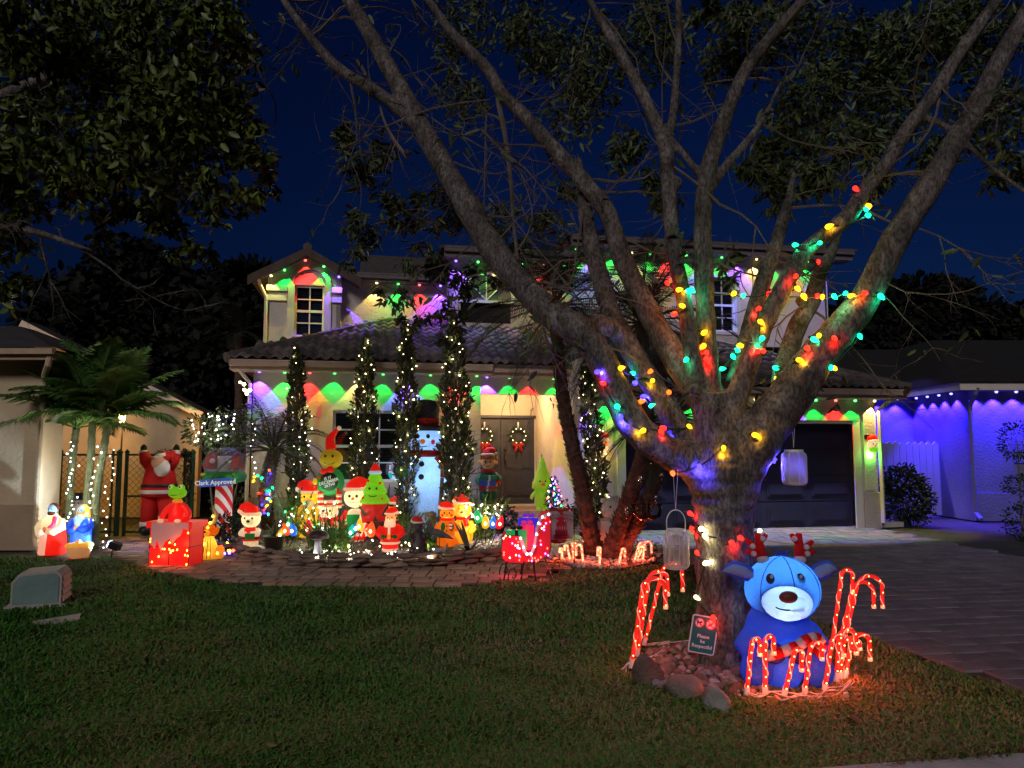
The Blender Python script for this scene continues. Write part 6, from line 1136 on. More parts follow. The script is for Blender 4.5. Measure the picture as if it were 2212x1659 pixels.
fern('bright foxtail fern behind the plant pot', 630, 1165, .85, 34, 1); fern('foxtail fern lit green beside the mushroom', 700, 1195, .62, 36, 2, .9); fern('foxtail fern below the tall snowman', 738, 1190, .5, 24, 3, .8); fern('foxtail fern against the house wall left of the gnome', 690, 1140, .8, 18, 7); fern('tall foxtail fern left of the front steps', 1045, 1168, .82, 44, 4, .6); fern('foxtail fern right of the dark bear statue', 925, 1185, .5, 22, 5, .7); fern('foxtail fern behind the shorebird and plastic santa', 880, 1178, .52, 22, 6, .7)
def bsh(label, u, v, h, w, m, seed, leaf=.07): p = G(u, v, .06); return shrub('shrub', label, p, [((0, 0, h * .6), (w, w * .8, h * .45)), ((-w * .5, 0, h * .45), (w * .6, w * .5, h * .4)), ((w * .5, 0, h * .5), (w * .6, w * .5, h * .45))], leaf, m, 900, seed, 'shrub', .45, .1)
bsh('grey-green leafy shrub below the striped column', 505, 1150, .75, .42, SHRUB, 11); bsh('dark low shrub at the foot of the front steps', 1080, 1150, .5, .3, SHRUBD, 12); bsh('dark shrub behind the lit elf boy', 880, 1150, .6, .35, SHRUBD, 13); bsh('shrub beneath the pale window cypress', 775, 1130, .5, .35, SHRUB, 14); bsh('leafy plant beside the orange lit puppy', 480, 1172, .45, .3, SHRUBD, 15); bsh('wispy shrub left of the big palm trunk', 1215, 1150, .55, .3, SHRUBD, 16)
t = F('cactus', 'paddle cactus with upright branched stems behind the golden bear', 'cactus', 950, 1165, 1035); CA = pm('cactus_skin', (.16, .13, .08)); part(t, 'stem', CA, tu([(0, 0, 0), (.01, 0, .5), (.03, 0, 1.0)], [.05, .045, .03]), tu([(0, 0, .35), (.16, 0, .55), (.2, 0, .72)], [.04, .05, .03]))
for c, r, a in (((-.22, -.04, .42), (.17, .05, .07), .1), ((-.12, -.06, .30), (.12, .05, .06), -.5), ((.2, -.03, .62), (.06, .04, .14), .3), ((-.02, -.06, .18), (.13, .05, .06), -.3)): part(t, 'paddle', CA, el(c, r, rot=Matrix.Rotation(a, 3, 'Y')))
b = MB(); 
for k in range(9): twig(Vector((0, 0, .9 + .05 * k)), (rnd.gauss(0, 1), 0, rnd.gauss(.3, .4)), .7, .012, 1, rnd, b)
t = thing('bare_shrub', 'leafless twiggy shrub in front of the door side cypress', 'shrub', G(985, 1160, .06)); b.obj('twigs', TWIG, t); part(t, 'stem', TWIG, tu([(0, 0, 0), (0, 0, 1.3)], .014, n=5))
# bed lights: nets of small bulbs over the ferns, strands lying on the soil
def net(label, n, u0, u1, v0, v1, cols, Y0=None, seed=0, r=.011):
    rr = random.Random(seed); P = []
    for _ in range(n):
        u, v = rr.uniform(u0, u1), rr.uniform(v0, v1); P.append(W(u, v, Y0 + rr.uniform(-.12, .12)) if Y0 else G(u, v, .07 + rr.random() ** 2 * .12))
    P.sort(key=lambda p: p.x); mini_string(label, P, cols, r, lamps=4 if 'bulbs' not in label else 0, le=3.4)
net('cool white net lights over the ferns behind the plant pot', 36, 600, 735, 1085, 1145, 'ccg', 12.15, 1); net('white lights lying in the bed round the mushroom', 34, 645, 765, 1172, 1206, 'ccw', None, 2); net('white lights in the ferns around the plastic santa', 36, 745, 940, 1165, 1208, 'cwc', None, 3); net('white net lights over the tall fern left of the steps', 34, 1003, 1085, 1085, 1135, 'cwc', 12.3, 4); net('few blue and red bulbs lying left of the bear cub', 8, 478, 505, 1165, 1198, 'bybr', None, 5, .022)
P = [W(660 + 14 * math.sin(i * 1.9), 890 + i * 9, 13.2) for i in range(13)]; mini_string('white lights on the bare twigs left of the big window', P, 'c', .0125)
P = [W(*q, 12.4) for q in ((519, 826), (528, 842), (533, 850), (527, 830), (540, 843))]; mini_string('large warm globe bulbs at the left corner of the house', P, 'w', .03, es=14)
P = [W(546 + 6 * math.sin(i), 915 + i * 12, 13.0) for i in range(10)]; mini_string('white lights at the left wall corner behind the short palm', P, 'c', .012)
# bulbs on the short palm
C9 = {}
C9C = {'R': (1, .02, .012), 'Y': (1, .48, .01), 'G': (.008, 1, .38), 'B': (.07, .05, 1), 'O': (1, .13, .01), 'W': (1, .85, .42)}
def c9(k):
    if k not in C9:
        q = MB(); q.lathe([(.010, -.022), (.021, -.008), (.022, .006), (.014, .03), (.001, .046)], n=8, m=0); q.lathe([(.011, -.042), (.012, -.022)], n=6, m=1)
        C9[k] = q.mesh('bulb', [glow('c9_' + k, C9C[k], 3.2), BLK], True)
    return C9[k]
def c9_string(label, lst, wire_r=.006, group='large coloured bulb strings'):
    """lst: (point, colour key); bulbs point away from their cable"""
    o = Vector(lst[0][0]); t = thing('light_string', label, 'light string', o, 0, group); pts = []
    for i in range(len(lst)):
        p = Vector(lst[i][0]) - o; pts.append(p)
        if i + 1 < len(lst):
            q = Vector(lst[i + 1][0]) - o; L_ = (q - p).length; pts.append((p + q) / 2 + Vector((0, .02, -.06 * L_)))
    MB().tube(smooth_path(pts, 3), wire_r, 5, cap=False).obj('wire', WIRE, t)
    for p, k in lst:
        d = Vector((rnd.uniform(-1, 1), -.5, rnd.uniform(-1, .4))).normalized(); link('bulb', c9(k), t, Vector(p) - o + Vector((0, -.012, 0)), d.to_track_quat('Z', 'Y').to_euler(), (rnd.uniform(.78, 1.0),) * 3)
        lamp('bulb_glow', 'POINT', Vector(p) - o + Vector((d.x * .05, .0, d.z * .05 - .012)), .75 if k != 'B' else 4.5, C9C[k], t, .008)
    return t
z3 = lambda x, y: (( 800 + x / 2.37) * .54, (1600 + y / 2.37) * .54)
c9_string('coloured bulbs wound round the trunk of the short arching palm', [(W(*z3(x, y), 12.5), k) for x, y, k in ((548, 715, 'G'), (512, 765, 'Y'), (660, 665, 'O'), (672, 700, 'B'), (515, 730, 'Y'), (590, 740, 'G'), (555, 885, 'R'), (660, 865, 'G'), (632, 893, 'B'), (665, 892, 'O'), (655, 940, 'G'), (635, 935, 'Y'), (672, 960, 'Y'), (588, 990, 'B'), (640, 998, 'Y'), (612, 1040, 'R'), (536, 1018, 'R'), (608, 1072, 'B'), (650, 1083, 'G'), (690, 830, 'G'))])
# ================================================================== LIGHTS ON THE BIG TREE
def tree_pt(u, v, out=.03):
    best = min(LS, key=lambda s: max(0, math.hypot(s[0] - u, s[1] - v) - s[2] / 2) + .02 * math.hypot(s[0] - u, s[1] - v))
    d = math.hypot(best[0] - u, best[1] - v); Y = TY + best[3]; r = best[2] / 2 * Y / FOC; hw = best[2] / 2
    k = math.sqrt(max(0, 1 - min(1, d / hw) ** 2)) if hw > 0 else 0
    return W(u, v, Y - r * k - out)
z7 = lambda x, y: ((2200 + x / 1.8436) * .54, (900 + y / 1.8436) * .54)
z8 = lambda x, y: ((3000 + x / 1.508) * .54, (1200 + y / 1.508) * .54)
zc = lambda x, y: ((2400 + x / 1.3043) * .54, y / 1.3043 * .54)
z5 = lambda x, y: ((2600 + x / 1.382) * .54, (1700 + y / 1.382) * .54)
z6 = lambda x, y: ((2400 + x / 1.8436) * .54, (2000 + y / 1.8436) * .54)
def tstring(label, f, lst, extra=()):
    c9_string(label, [(tree_pt(*f(x, y)), k) for x, y, k in lst] + [(tree_pt(*q[:2]), q[2]) for q in extra], .0075, 'large bulb strings on the big tree')
tstring('large bulbs spiralling up the two leftmost limbs', z7, [(345, 1085, 'B'), (518, 1057, 'Y'), (615, 1095, 'G'), (742, 1078, 'O'), (755, 1148, 'Y'), (630, 1165, 'B'), (395, 1170, 'R'), (497, 1340, 'G'), (668, 1303, 'O'), (685, 1268, 'B'), (745, 1335, 'G'), (875, 1235, 'O'), (1022, 1483, 'Y'), (838, 1500, 'R'), (687, 1515, 'Y'), (518, 1413, 'B'), (816, 1522, 'R'), (893, 1567, 'B')])
tstring('large bulbs round the upright middle limbs', z7, [(862, 427, 'R'), (945, 480, 'Y'), (1018, 490, 'G'), (1040, 478, 'G'), (978, 600, 'Y'), (917, 657, 'R'), (1130, 798, 'Y'), (1100, 905, 'R'), (1130, 893, 'Y'), (1005, 992, 'G'), (1150, 990, 'R'), (1150, 940, 'R'), (1262, 1062, 'G'), (1345, 967, 'G'), (1382, 928, 'G'), (1395, 890, 'Y')])
tstring('large bulbs on the right inner limb', z7, [(1570, 932, 'R'), (1525, 933, 'R'), (1562, 835, 'G'), (1547, 714, 'Y'), (1537, 617, 'R'), (1607, 510, 'R'), (1818, 467, 'Y'), (1810, 378, 'R'), (1975, 270, 'R'), (1800, 150, 'G'), (1987, 135, 'G')], [(*zc(1187, 1185), 'Y'), (*zc(1397, 1127), 'G'), (*zc(1387, 1095), 'G'), (*zc(1400, 1080), 'Y'), (*zc(1328, 985), 'R')])
tstring('large bulbs winding up the thick right limb', z8, [(132, 958, 'B'), (157, 475, 'Y'), (157, 412, 'G'), (290, 362, 'Y'), (278, 375, 'G'), (340, 290, 'R'), (380, 238, 'G'), (413, 215, 'Y'), (503, 230, 'R'), (657, 217, 'G'), (485, 410, 'G'), (503, 410, 'Y')])
tstring('large bulbs across the trunk fork', z5, [(123, 265, 'O'), (270, 228, 'B'), (405, 125, 'Y'), (500, 25, 'R'), (575, 55, 'Y'), (675, 185, 'B')])
tstring('red and warm white bulbs wound round the lower trunk', z6, [(660, 97, 'R'), (745, 213, 'W'), (675, 212, 'R'), (770, 262, 'W'), (1028, 277, 'R'), (1175, 225, 'W'), (968, 313, 'R'), (712, 385, 'R'), (775, 465, 'W'), (707, 715, 'W'), (832, 865, 'R')])
HZ = [((2150 + 0) * 0 + u, v, k) for u, v, k in ((1466, 628, 'Y'), (1585, 634, 'Y'), (1604, 640, 'G'), (1668, 633, 'R'), (1735, 640, 'Y'), (1765, 640, 'R'), (1775, 641, 'Y'), (1800, 640, 'G'), (1825, 634, 'G'), (1835, 640, 'Y'), (1867, 634, 'R'), (1900, 640, 'G'))]
c9_string('horizontal strand of large bulbs strung between the limbs', [(W(u, v, TY - .02 - .2 * (u - 1466) / 434 + (.0 if u < 1800 else -.12)), k) for u, v, k in HZ], .0055, 'large bulb strings on the big tree')

# ================================================================== CANDY CANES
CANE = glow('cane_red', (.95, .022, .012), .55, (.6, .02, .015)); CANEW = glow('cane_pale', (1, .22, .13), .8, (.7, .5, .45)); COLL = pm('cane_collar', (.7, .66, .62))
CLAMP = glow('cane_lamp', (1, .42, .12), 9)
CB = MB().ell((0, 0, 0), 1, 6, 5).mesh('bulb', CLAMP)
def cane(label, B, A, E, group, r=.016, Y=None, n_b=9, pale=False):
    base = W(*B, Y) if Y else G(*B); Y = base.y; t = thing('candy_cane', label, 'candy cane', base, 0, group)
    c = ((A[0] + E[0]) / 2, A[1]); R_ = (E[0] - A[0]) / 2
    P = [B, (B[0] * .5 + A[0] * .5, B[1] * .5 + A[1] * .5), A] + [(c[0] - R_ * math.cos(a), c[1] - abs(R_) * 1.05 * math.sin(a)) for a in np.linspace(0, math.pi, 9)[1:-1]] + [(E[0] - R_ * .05, A[1]), E]
    pts = [W(u, v, Y) - base for u, v in P]; pts = [pts[0]] + smooth_path(pts, 4)[1:]
    cum = [0]
    for a, b in zip(pts, pts[1:]): cum.append(cum[-1] + (b - a).length)
    Lc = cum[-1]
    def at(s):
        for i in range(len(pts) - 1):
            if s <= cum[i + 1]: return pts[i].lerp(pts[i + 1], (s - cum[i]) / max(1e-6, cum[i + 1] - cum[i])), (pts[i + 1] - pts[i]).normalized()
        return pts[-1], (pts[-1] - pts[-2]).normalized()
    m = 40; path_ = [at(Lc * (.10 + .90 * i / m))[0] for i in range(m + 1)]
    MB().tube(path_, r, 8, cap=True).obj('tube', CANE if not pale else CANEW, t, True)
    q = MB(); hp = []
    for i in range(121):
        p, d = at(Lc * (.10 + .895 * i / 120)); s = Vector((0, 1, 0)); x = d.cross(s).normalized(); a = i / 120 * Lc / .10 * 2 * math.pi * .5; hp.append(p + (x * math.cos(a) + s * math.sin(a)) * r * .98)
    q.tube(hp, r * .30, 4, cap=False); q.obj('stripe', CANEW if not pale else CANE, t)
    p0, d0 = at(0); p1, _ = at(Lc * .10); q = MB(); q.tube([p1 - d0 * .05, p1 + d0 * .012], r * 1.25, 8); q.obj('collar', COLL, t); MB().tube([p0 - d0 * .03, p1 - d0 * .03], r * .8, 6).obj('stake', BLK, t)
    pe, de = at(Lc); MB().tube([pe - de * .015, pe + de * .008], r * 1.12, 8).obj('end_cap', glow('cane_cap', (1, .35, .15), .9, (.7, .5, .4)), t)
    for i in range(n_b):
        p, d = at(Lc * (.14 + .84 * i / (n_b - 1))); link('bulb', CB, t, p + Vector((0, -r * .75, 0)), None, (r * .42,) * 3)
    p, d = at(Lc * .55); lamp('cane_light', 'POINT', p + Vector((-.045, -.06, 0)), (1.9 if pale else .9), (1, .10, .04), t, .02); 
    p, d = at(Lc * .18); lamp('cane_light', 'POINT', p + Vector((.03, -.06, .02)), (1.9 if pale else .9), (1, .10, .04), t, .02)
    return t
gN = 'lit candy canes round the tree bed'
for B, A, E, lb in (((1361, 1458), (1388, 1275), (1438, 1313), 'tall lit candy cane at the left end, nearest the pointed rock'), ((1374, 1431), (1401, 1256), (1443, 1285), 'tall lit candy cane in the middle of the left trio'), ((1387, 1408), (1430, 1240), (1475, 1276), 'rearmost tall candy cane of the left trio, under the lantern'), ((1794, 1417), (1818, 1243), (1842, 1280), 'tall straight candy cane leftmost of the right trio'), ((1807, 1414), (1840, 1282), (1888, 1312), 'middle tall candy cane of the right trio'), ((1820, 1399), (1850, 1274), (1907, 1312), 'tall candy cane farthest right with the widest hook'),
    ((1612, 1506), (1624, 1390), (1642, 1415), 'short candy cane leftmost before the blue inflatable'), ((1653, 1506), (1653, 1385), (1672, 1412), 'short upright candy cane second from the left before the blue inflatable'), ((1692, 1510), (1716, 1410), (1732, 1448), 'lowest short candy cane before the middle of the blue inflatable'), ((1737, 1506), (1750, 1402), (1776, 1424), 'short candy cane before the right foot of the blue inflatable'), ((1780, 1500), (1796, 1390), (1823, 1416), 'front short candy cane of the right-hand cluster'), ((1806, 1475), (1812, 1380), (1850, 1412), 'short candy cane in the middle of the right-hand cluster'), ((1824, 1468), (1838, 1392), (1880, 1425), 'short candy cane leaning far right out of the cluster'), ((1813, 1468), (1820, 1398), (1858, 1402), 'short candy cane at the back of the right-hand cluster')):
    cane(lb, B, A, E, gN, .015)
zp = lambda x, y: ((1900 + x / 2.074) * .54, (1600 + y / 2.074) * .54)
gP = 'lit candy canes round the palm bed'
for B, A, E, lb in (((720, 1335), (722, 1240), (703, 1262), 'small candy cane leftmost under the garden flag'), ((790, 1335), (768, 1215), (742, 1245), 'small candy cane leaning left below the flag corner'), ((822, 1345), (808, 1200), (838, 1285), 'small straight candy cane at the flag pole'), ((897, 1362), (886, 1225), (835, 1265), 'small candy cane with wide hook left of the big palm'), ((950, 1290), (955, 1165), (900, 1190), 'small pale candy cane behind the wide hooked one'), ((1030, 1382), (1042, 1235), (1018, 1292), 'small candy cane in front of the palm trunks'), ((1190, 1375), (1220, 1245), (1245, 1298), 'small candy cane right of the palm foot'), ((1315, 1352), (1360, 1210), (1412, 1245), 'small candy cane with round hook in the right group'), ((1388, 1342), (1402, 1240), (1355, 1262), 'small candy cane hooked left in the right group'), ((1335, 1335), (1405, 1205), (1465, 1265), 'rightmost small candy cane beside the driveway')):
    cane(lb, zp(*B), zp(*A), zp(*E), gP, .017, None, 6, pale=True)
PB = gpoly([(1175, 1205), (1215, 1178), (1320, 1166), (1420, 1172), (1440, 1195), (1412, 1216), (1330, 1232), (1240, 1228)])
MB().slab(PB, -.02, .012).obj('palm_bed', SOIL, kind='structure')
WP = [mat('white_pebble', (.50, .44, .40), .8, .2, 5), mat('grey_pebble', (.36, .32, .30), .8, .2, 5)]
pebble_field('white_pebbles', PB, 620, .025, .055, 80, WP)
pebble_field('bed_pebbles', gpoly([(1030, 1205), (1088, 1192), (1092, 1165), (1040, 1160), (1010, 1190)]), 260, .025, .05, 90, WP, z=.06)
pebble_field('mulch_chips', BED, 900, .02, .06, 91, [mat('mulch', (.13, .07, .04), .95, .4, 5), mat('mulch_pale', (.20, .12, .07), .95, .4, 5)], z=.05)
# ================================================================== BLUE INFLATABLE REINDEER
t = thing('inflatable_reindeer', 'blue lit inflatable reindeer with red antlers sitting beside the trunk', 'inflatable', G(1690, 1474)); IO = Vector(t.location); IY = IO.y
I = lambda u, v, dy=0: W(u, v, IY + dy) - IO; k_ = IY / FOC
BLU = shell('blue_nylon', (.10, .24, .80)); LBLU = shell('pale_blue_nylon', (.12, .40, .90)); DBLU = shell('dark_blue_nylon', (.07, .12, .50)); ARED = shell('red_nylon', (.75, .03, .03)); AWHT = shell('white_nylon', (.8, .78, .78)); EARIN = shell('pale_ear_nylon', (.40, .52, .80))
b = MB(); b.ell((I(1683, 1425)[0], 0, .30), (72 * k_, 60 * k_, 92 * k_), 18, 12); b.ell(I(1690, 1368), (52 * k_, 48 * k_, 48 * k_), 16, 10)
for s, pts in ((-1, [(1640, 1362, -.02), (1612, 1395, -.08), (1640, 1420, -.16), (1672, 1412, -.19)]), (1, [(1738, 1362, -.02), (1766, 1392, -.08), (1745, 1418, -.16), (1725, 1410, -.19)])): b.tube([I(*p) for p in pts], [30 * k_, 27 * k_, 24 * k_, 22 * k_], 12)
for u, s in ((1650, -1), (1722, 1)):
    x = I(u, 1400).x; b.tube([(x, -.02, .17), (x + s * .06, -.08, .14), (x + s * .09, -.11, .125)], [.12, .12, .11], 14); b.ell((x + s * .09, -.115, .115), (.118, .10, .115), 12, 8)
remeshed(b, 'body', BLU, .018, 6, t)
part(t, 'belly', LBLU, el(I(1688, 1418, -.05), (44 * k_, 56 * k_, 74 * k_), n=18, k=12)); 
for u in (1672, 1725): part(t, 'hoof', DBLU, el(I(u, 1411, -.215), (24 * k_, 20 * k_, 21 * k_)))
HC = (1690, 1273); part(t, 'head', LBLU, lambda b: b.ell(I(*HC), (78 * k_, 72 * k_, 69 * k_), 26, 16))
part(t, 'muzzle', shell('muzzle_nylon', (.52, .70, .92)), el(I(1700, 1302, -.20), (50 * k_, 50 * k_, 35 * k_), n=20, k=12)); part(t, 'nose', pm('nose_cloth', (.10, .025, .02), rough=.5), el(I(1703, 1290, -.352), (19 * k_, 11 * k_, 12 * k_)))
part(t, 'smile', BLK, tu([I(1701 + 30 * math.sin(a), 1304 + 14 * math.cos(a), -.362 + .045 * abs(a)) for a in np.linspace(-1.0, 1.0, 9)], .005, n=5))
for u, yy in ((1664, -.195), (1728, -.185)): part(t, 'eye', pm('eye_cloth', (.012, .014, .04), rough=.35), el(I(u, 1250, yy), (9 * k_, 6 * k_, 11 * k_))); part(t, 'eye_glint', AWHT, el(I(u + 3, 1246, yy - .019), (3 * k_, 3 * k_, 4 * k_)))
for s, A_ in ((-1, [(1634, 1248), (1606, 1236), (1584, 1230), (1562, 1234)]), (1, [(1746, 1248), (1770, 1236), (1790, 1228), (1808, 1230)])):
    part(t, 'ear', BLU, tu(smooth_path([I(*p, .0) for p in A_], 5), lerp_list([10 * k_, 19 * k_, 18 * k_, 3 * k_], 16), n=16)); part(t, 'ear_lining', EARIN, tu(smooth_path([I(p[0], p[1], -.045) for p in A_], 5), lerp_list([3 * k_, 12 * k_, 11 * k_, 1 * k_], 16), n=14))
for s, st, br in ((-1, [(1648, 1212), (1642, 1185), (1636, 1152)], [[(1642, 1190), (1626, 1180), (1612, 1164)], [(1645, 1200), (1628, 1196), (1612, 1190)], [(1639, 1172), (1648, 1164), (1655, 1154)]]), (1, [(1728, 1212), (1726, 1185), (1726, 1152)], [[(1726, 1190), (1742, 1182), (1756, 1168)], [(1727, 1200), (1744, 1196), (1760, 1190)], [(1726, 1172), (1716, 1164), (1709, 1154)]])):
    part(t, 'antler', ARED, tu([I(*p) for p in st], [11 * k_, 10 * k_, 6 * k_], n=12), *[tu([I(*p) for p in q], [7.5 * k_, 7 * k_, 4.5 * k_], n=10) for q in br]); part(t, 'antler_patch', AWHT, el(I(st[0][0], st[0][1] - 4, -.01), (13 * k_, 13 * k_, 9 * k_)), *[el(I(q[1][0], q[1][1], -.02), (6 * k_, 8 * k_, 6 * k_)) for q in br])
part(t, 'forelock', DBLU, *[tu([I(1688 + d, 1200), I(1690 + d * 1.8, 1188)], [5 * k_, 1.5 * k_], n=6) for d in (-8, 0, 8)])
cp = smooth_path([I(1655, 1418, -.25), I(1690, 1408, -.27), I(1722, 1396, -.27), I(1748, 1380, -.26), I(1768, 1380, -.25), I(1774, 1398, -.25), I(1760, 1412, -.25)], 4)
for i in range(0, len(cp) - 2, 2): part(t, 'cane_band', ARED if (i // 2) % 2 else AWHT, tu(cp[i:i + 3], 11 * k_, n=12))
for a in (-.9, 0, .9):
    q = [Vector((78 * k_ * math.sin(a) * math.cos(b_), -72 * k_ * math.cos(a) * math.cos(b_), 69 * k_ * math.sin(b_))) * 1.004 + I(*HC) for b_ in np.linspace(.15 if a == 0 else -1.2, 1.5, 12)]; part(t, 'seam', DBLU, tu(q, .0035, n=5))
lamp('head_lamp', 'POINT', I(1690, 1273), 5.5, (.35, .62, 1), t, .06); lamp('body_lamp', 'POINT', I(1688, 1420, .02), 2.2, (.35, .5, 1), t, .06); lamp('belly_lamp', 'POINT', I(1688, 1390, -.06), 1.3, (.42, .68, 1), t, .03)
for s in (-1, 1): lamp('muzzle_lamp', 'POINT', I(1700, 1302, -.23), 2.6, (.6, .8, 1), t, .03) if s > 0 else None
# ================================================================== SIGN
sg = thing('yard_sign', 'green tilted yard sign with two dog pictograms asking for respect', 'sign', G(1508, 1446)); SO = Vector(sg.location); rt = Matrix.Rotation(R(10), 4, 'Y'); cS = W(1519, 1371, SO.y - .02) - SO; wS, hS = .195, .275
gS = bpy.data.objects.new('panel', MB().slab([( .5 * wS * x + c * .0, .5 * hS * y) for x, y, c in ((-1, -.9, 0), (-.9, -1, 0), (.9, -1, 0), (1, -.9, 0), (1, .9, 0), (.9, 1, 0), (-.9, 1, 0), (-1, .9, 0))], 0, .006).mesh('panel', pm('sign_border_white', (.62, .6, .62)))); COL.objects.link(gS); gS.parent = sg; gS.matrix_local = Matrix.Translation(cS) @ rt @ Matrix.Rotation(R(90), 4, 'X')
SGM = pm('sign_green', (.012, .13, .125), rough=.5, var=.05)
MB().slab([(.455 * wS * x, .467 * hS * y) for x, y in ((-1, -.95), (-.93, -1), (.93, -1), (1, -.95), (1, .95), (.93, 1), (-.93, 1), (-1, .95))], .006, .008).obj('field', SGM, gS)
WHT = pm('sign_white', (.66, .64, .66)); SRED = pm('sign_red', (.42, .03, .03)); SBLK = pm('sign_black', (.02, .02, .02))
for i, (x, tx, s) in enumerate(((0, 'Please', .036), (0, 'be', .036), (0, 'Respectful', .036))): text_mesh(tx, s, gS, 'lettering', WHT, (x, -.012 - .036 * i, .0088), (0, 0, 0), bold=.0007, ext=.0006)
def disc(r, z0, z1, c, n=22): return [(c[0] + r * math.cos(2 * math.pi * i / n), c[1] + r * math.sin(2 * math.pi * i / n)) for i in range(n)]
for sx in (-1, 1):
    c = (sx * .042, .083); d_ = MB().slab(disc(.036, 0, 0, c), .008, .0088).obj('pictogram', WHT, gS); b = MB(); n = 24
    for i in range(n):
        a0, a1 = 2 * math.pi * i / n, 2 * math.pi * (i + 1) / n; b.slab([(c[0] + r * math.cos(a), c[1] + r * math.sin(a)) for r, a in ((.030, a0), (.036, a0), (.036, a1), (.030, a1))], .009, .0098)
    q = .0215; b.slab([(c[0] - q - .003, c[1] + q - .003), (c[0] + q - .003, c[1] - q - .003), (c[0] + q + .003, c[1] - q + .003), (c[0] - q + .003, c[1] + q + .003)], .0099, .0104); b.obj('ban_ring', SRED, d_)
    b = MB(); dog = [(-.020, .004), (-.016, .008), (.006, .008), (.012, .014), (.015, .010), (.022, .006), (.020, .001), (.012, .000), (.010, -.006), (.010, -.018), (.006, -.018), (.005, -.006), (-.010, -.005), (-.011, -.018), (-.015, -.018), (-.016, -.002), (-.023, .012)] if sx < 0 else [(-.018, -.018), (-.016, -.004), (-.006, .006), (.006, .010), (.010, .016), (.014, .012), (.021, .009), (.018, .003), (.010, .002), (.006, -.006), (.008, -.018), (.003, -.018), (-.001, -.008), (-.006, -.012), (-.008, -.018)]
    b.slab([(c[0] + x * 1.05, c[1] + y * 1.05) for x, y in dog], .0089, .0094); b.obj('dog', SBLK, d_)
b = MB(); b.tube([Vector((0, .01, -.02)), cS + rt.to_3x3() @ Vector((0, .012, -hS * .4))], .009, 6); b.obj('post', pm('post_green', (.03, .06, .04)), sg)
# ================================================================== WIRE LANTERNS
LW = pm('lantern_wire', (.66, .66, .58), rough=.5, metal=.2)
def lantern(label, u, vt, vb, w, Y, hook, handle):
    o = W(u, vb, Y); t = thing('wire_lantern', label, 'lantern', o, 0, 'wire lanterns hanging from the tree'); h = (vb - vt) * Y / FOC; r = w / 2 * Y / FOC
    prof = [(.80, 0), (.96, .06), (1, .14), (1, .80), (.93, .88), (.74, .93), (.70, 1.0)]; rad = lambda z: r * float(np.interp(z, [p[1] for p in prof], [p[0] for p in prof]))
    b = MB(); n = 34
    for i in range(n + 1):
        z = i / n * .94; rr_ = rad(z); b.tube([(rr_ * math.cos(a), rr_ * math.sin(a), z * h) for a in np.linspace(0, 2 * math.pi, 21)], .0022, 3, cap=False)
    b.obj('wire_winding', LW, t, kind='stuff')
    for a in np.linspace(0, 2 * math.pi, 9)[:8]: MB().tube([(rad(z) * 1.01 * math.cos(a), rad(z) * 1.01 * math.sin(a), z * h) for z in np.linspace(0, .94, 12)], .0025, 4, cap=False).obj('rib', LW, t)
    b = MB(); b.lathe([(rad(.94), .93 * h), (rad(.94), h), (rad(.94) * .9, h), (rad(.94) * .9, .94 * h)], n=18); b.obj('collar', LW, t); MB().lathe([(r * .8, 0), (r * .8, .012), (.01, .014)], n=18).obj('bottom', LW, t)
    hz = h + handle * Y / FOC; hr = rad(.94)
    if handle > 10: MB().tube(smooth_path([(-hr, 0, h * .97), (-hr, 0, h + (hz - h) * .5), (-hr * .6, 0, h + (hz - h) * .88), (0, 0, hz), (hr * .6, 0, h + (hz - h) * .88), (hr, 0, h + (hz - h) * .5), (hr, 0, h * .97)], 4), .004, 6).obj('handle', LW, t)
    hk = W(*hook, Y) - o; b = MB()
    for s in (-1, 1): b.tube([(0, 0, hz), hk + Vector((s * .018, 0, 0))], .0016, 4)
    b.obj('cord', LW, t); return t
lantern('pale green wire lantern with tall handle hanging left of the trunk', 1462, 1145, 1228, 53, 5.55, (1459, 1015), 40)
lantern('white wire lantern hanging before the garage door right of the trunk', 1717, 972, 1047, 53, 5.6, (1714, 880), 4)
# glass bulb ornaments and candle bowls hanging by the palm
CG = bpy.data.materials.new('clear_glass'); CG.use_nodes = True; n = CG.node_tree.nodes; l = CG.node_tree.links; n.clear(); a1 = n.new('ShaderNodeBsdfTransparent'); a2 = n.new('ShaderNodeBsdfGlossy'); a2.inputs[0].default_value = (.9, .9, .95, 1); a2.inputs['Roughness'].default_value = .08; a3 = n.new('ShaderNodeMixShader'); lw = n.new('ShaderNodeFresnel'); lw.inputs[0].default_value = 1.6; a4 = n.new('ShaderNodeOutputMaterial'); l.new(lw.outputs[0], a3.inputs[0]); l.new(a1.outputs[0], a3.inputs[1]); l.new(a2.outputs[0], a3.inputs[2]); l.new(a3.outputs[0], a4.inputs[0])
SILV = pm('silver_cap', (.6, .58, .56), rough=.2, metal=.9)
zq = lambda x, y: ((2350 + x / 3.3175) * .54, (1750 + y / 3.3175) * .54)
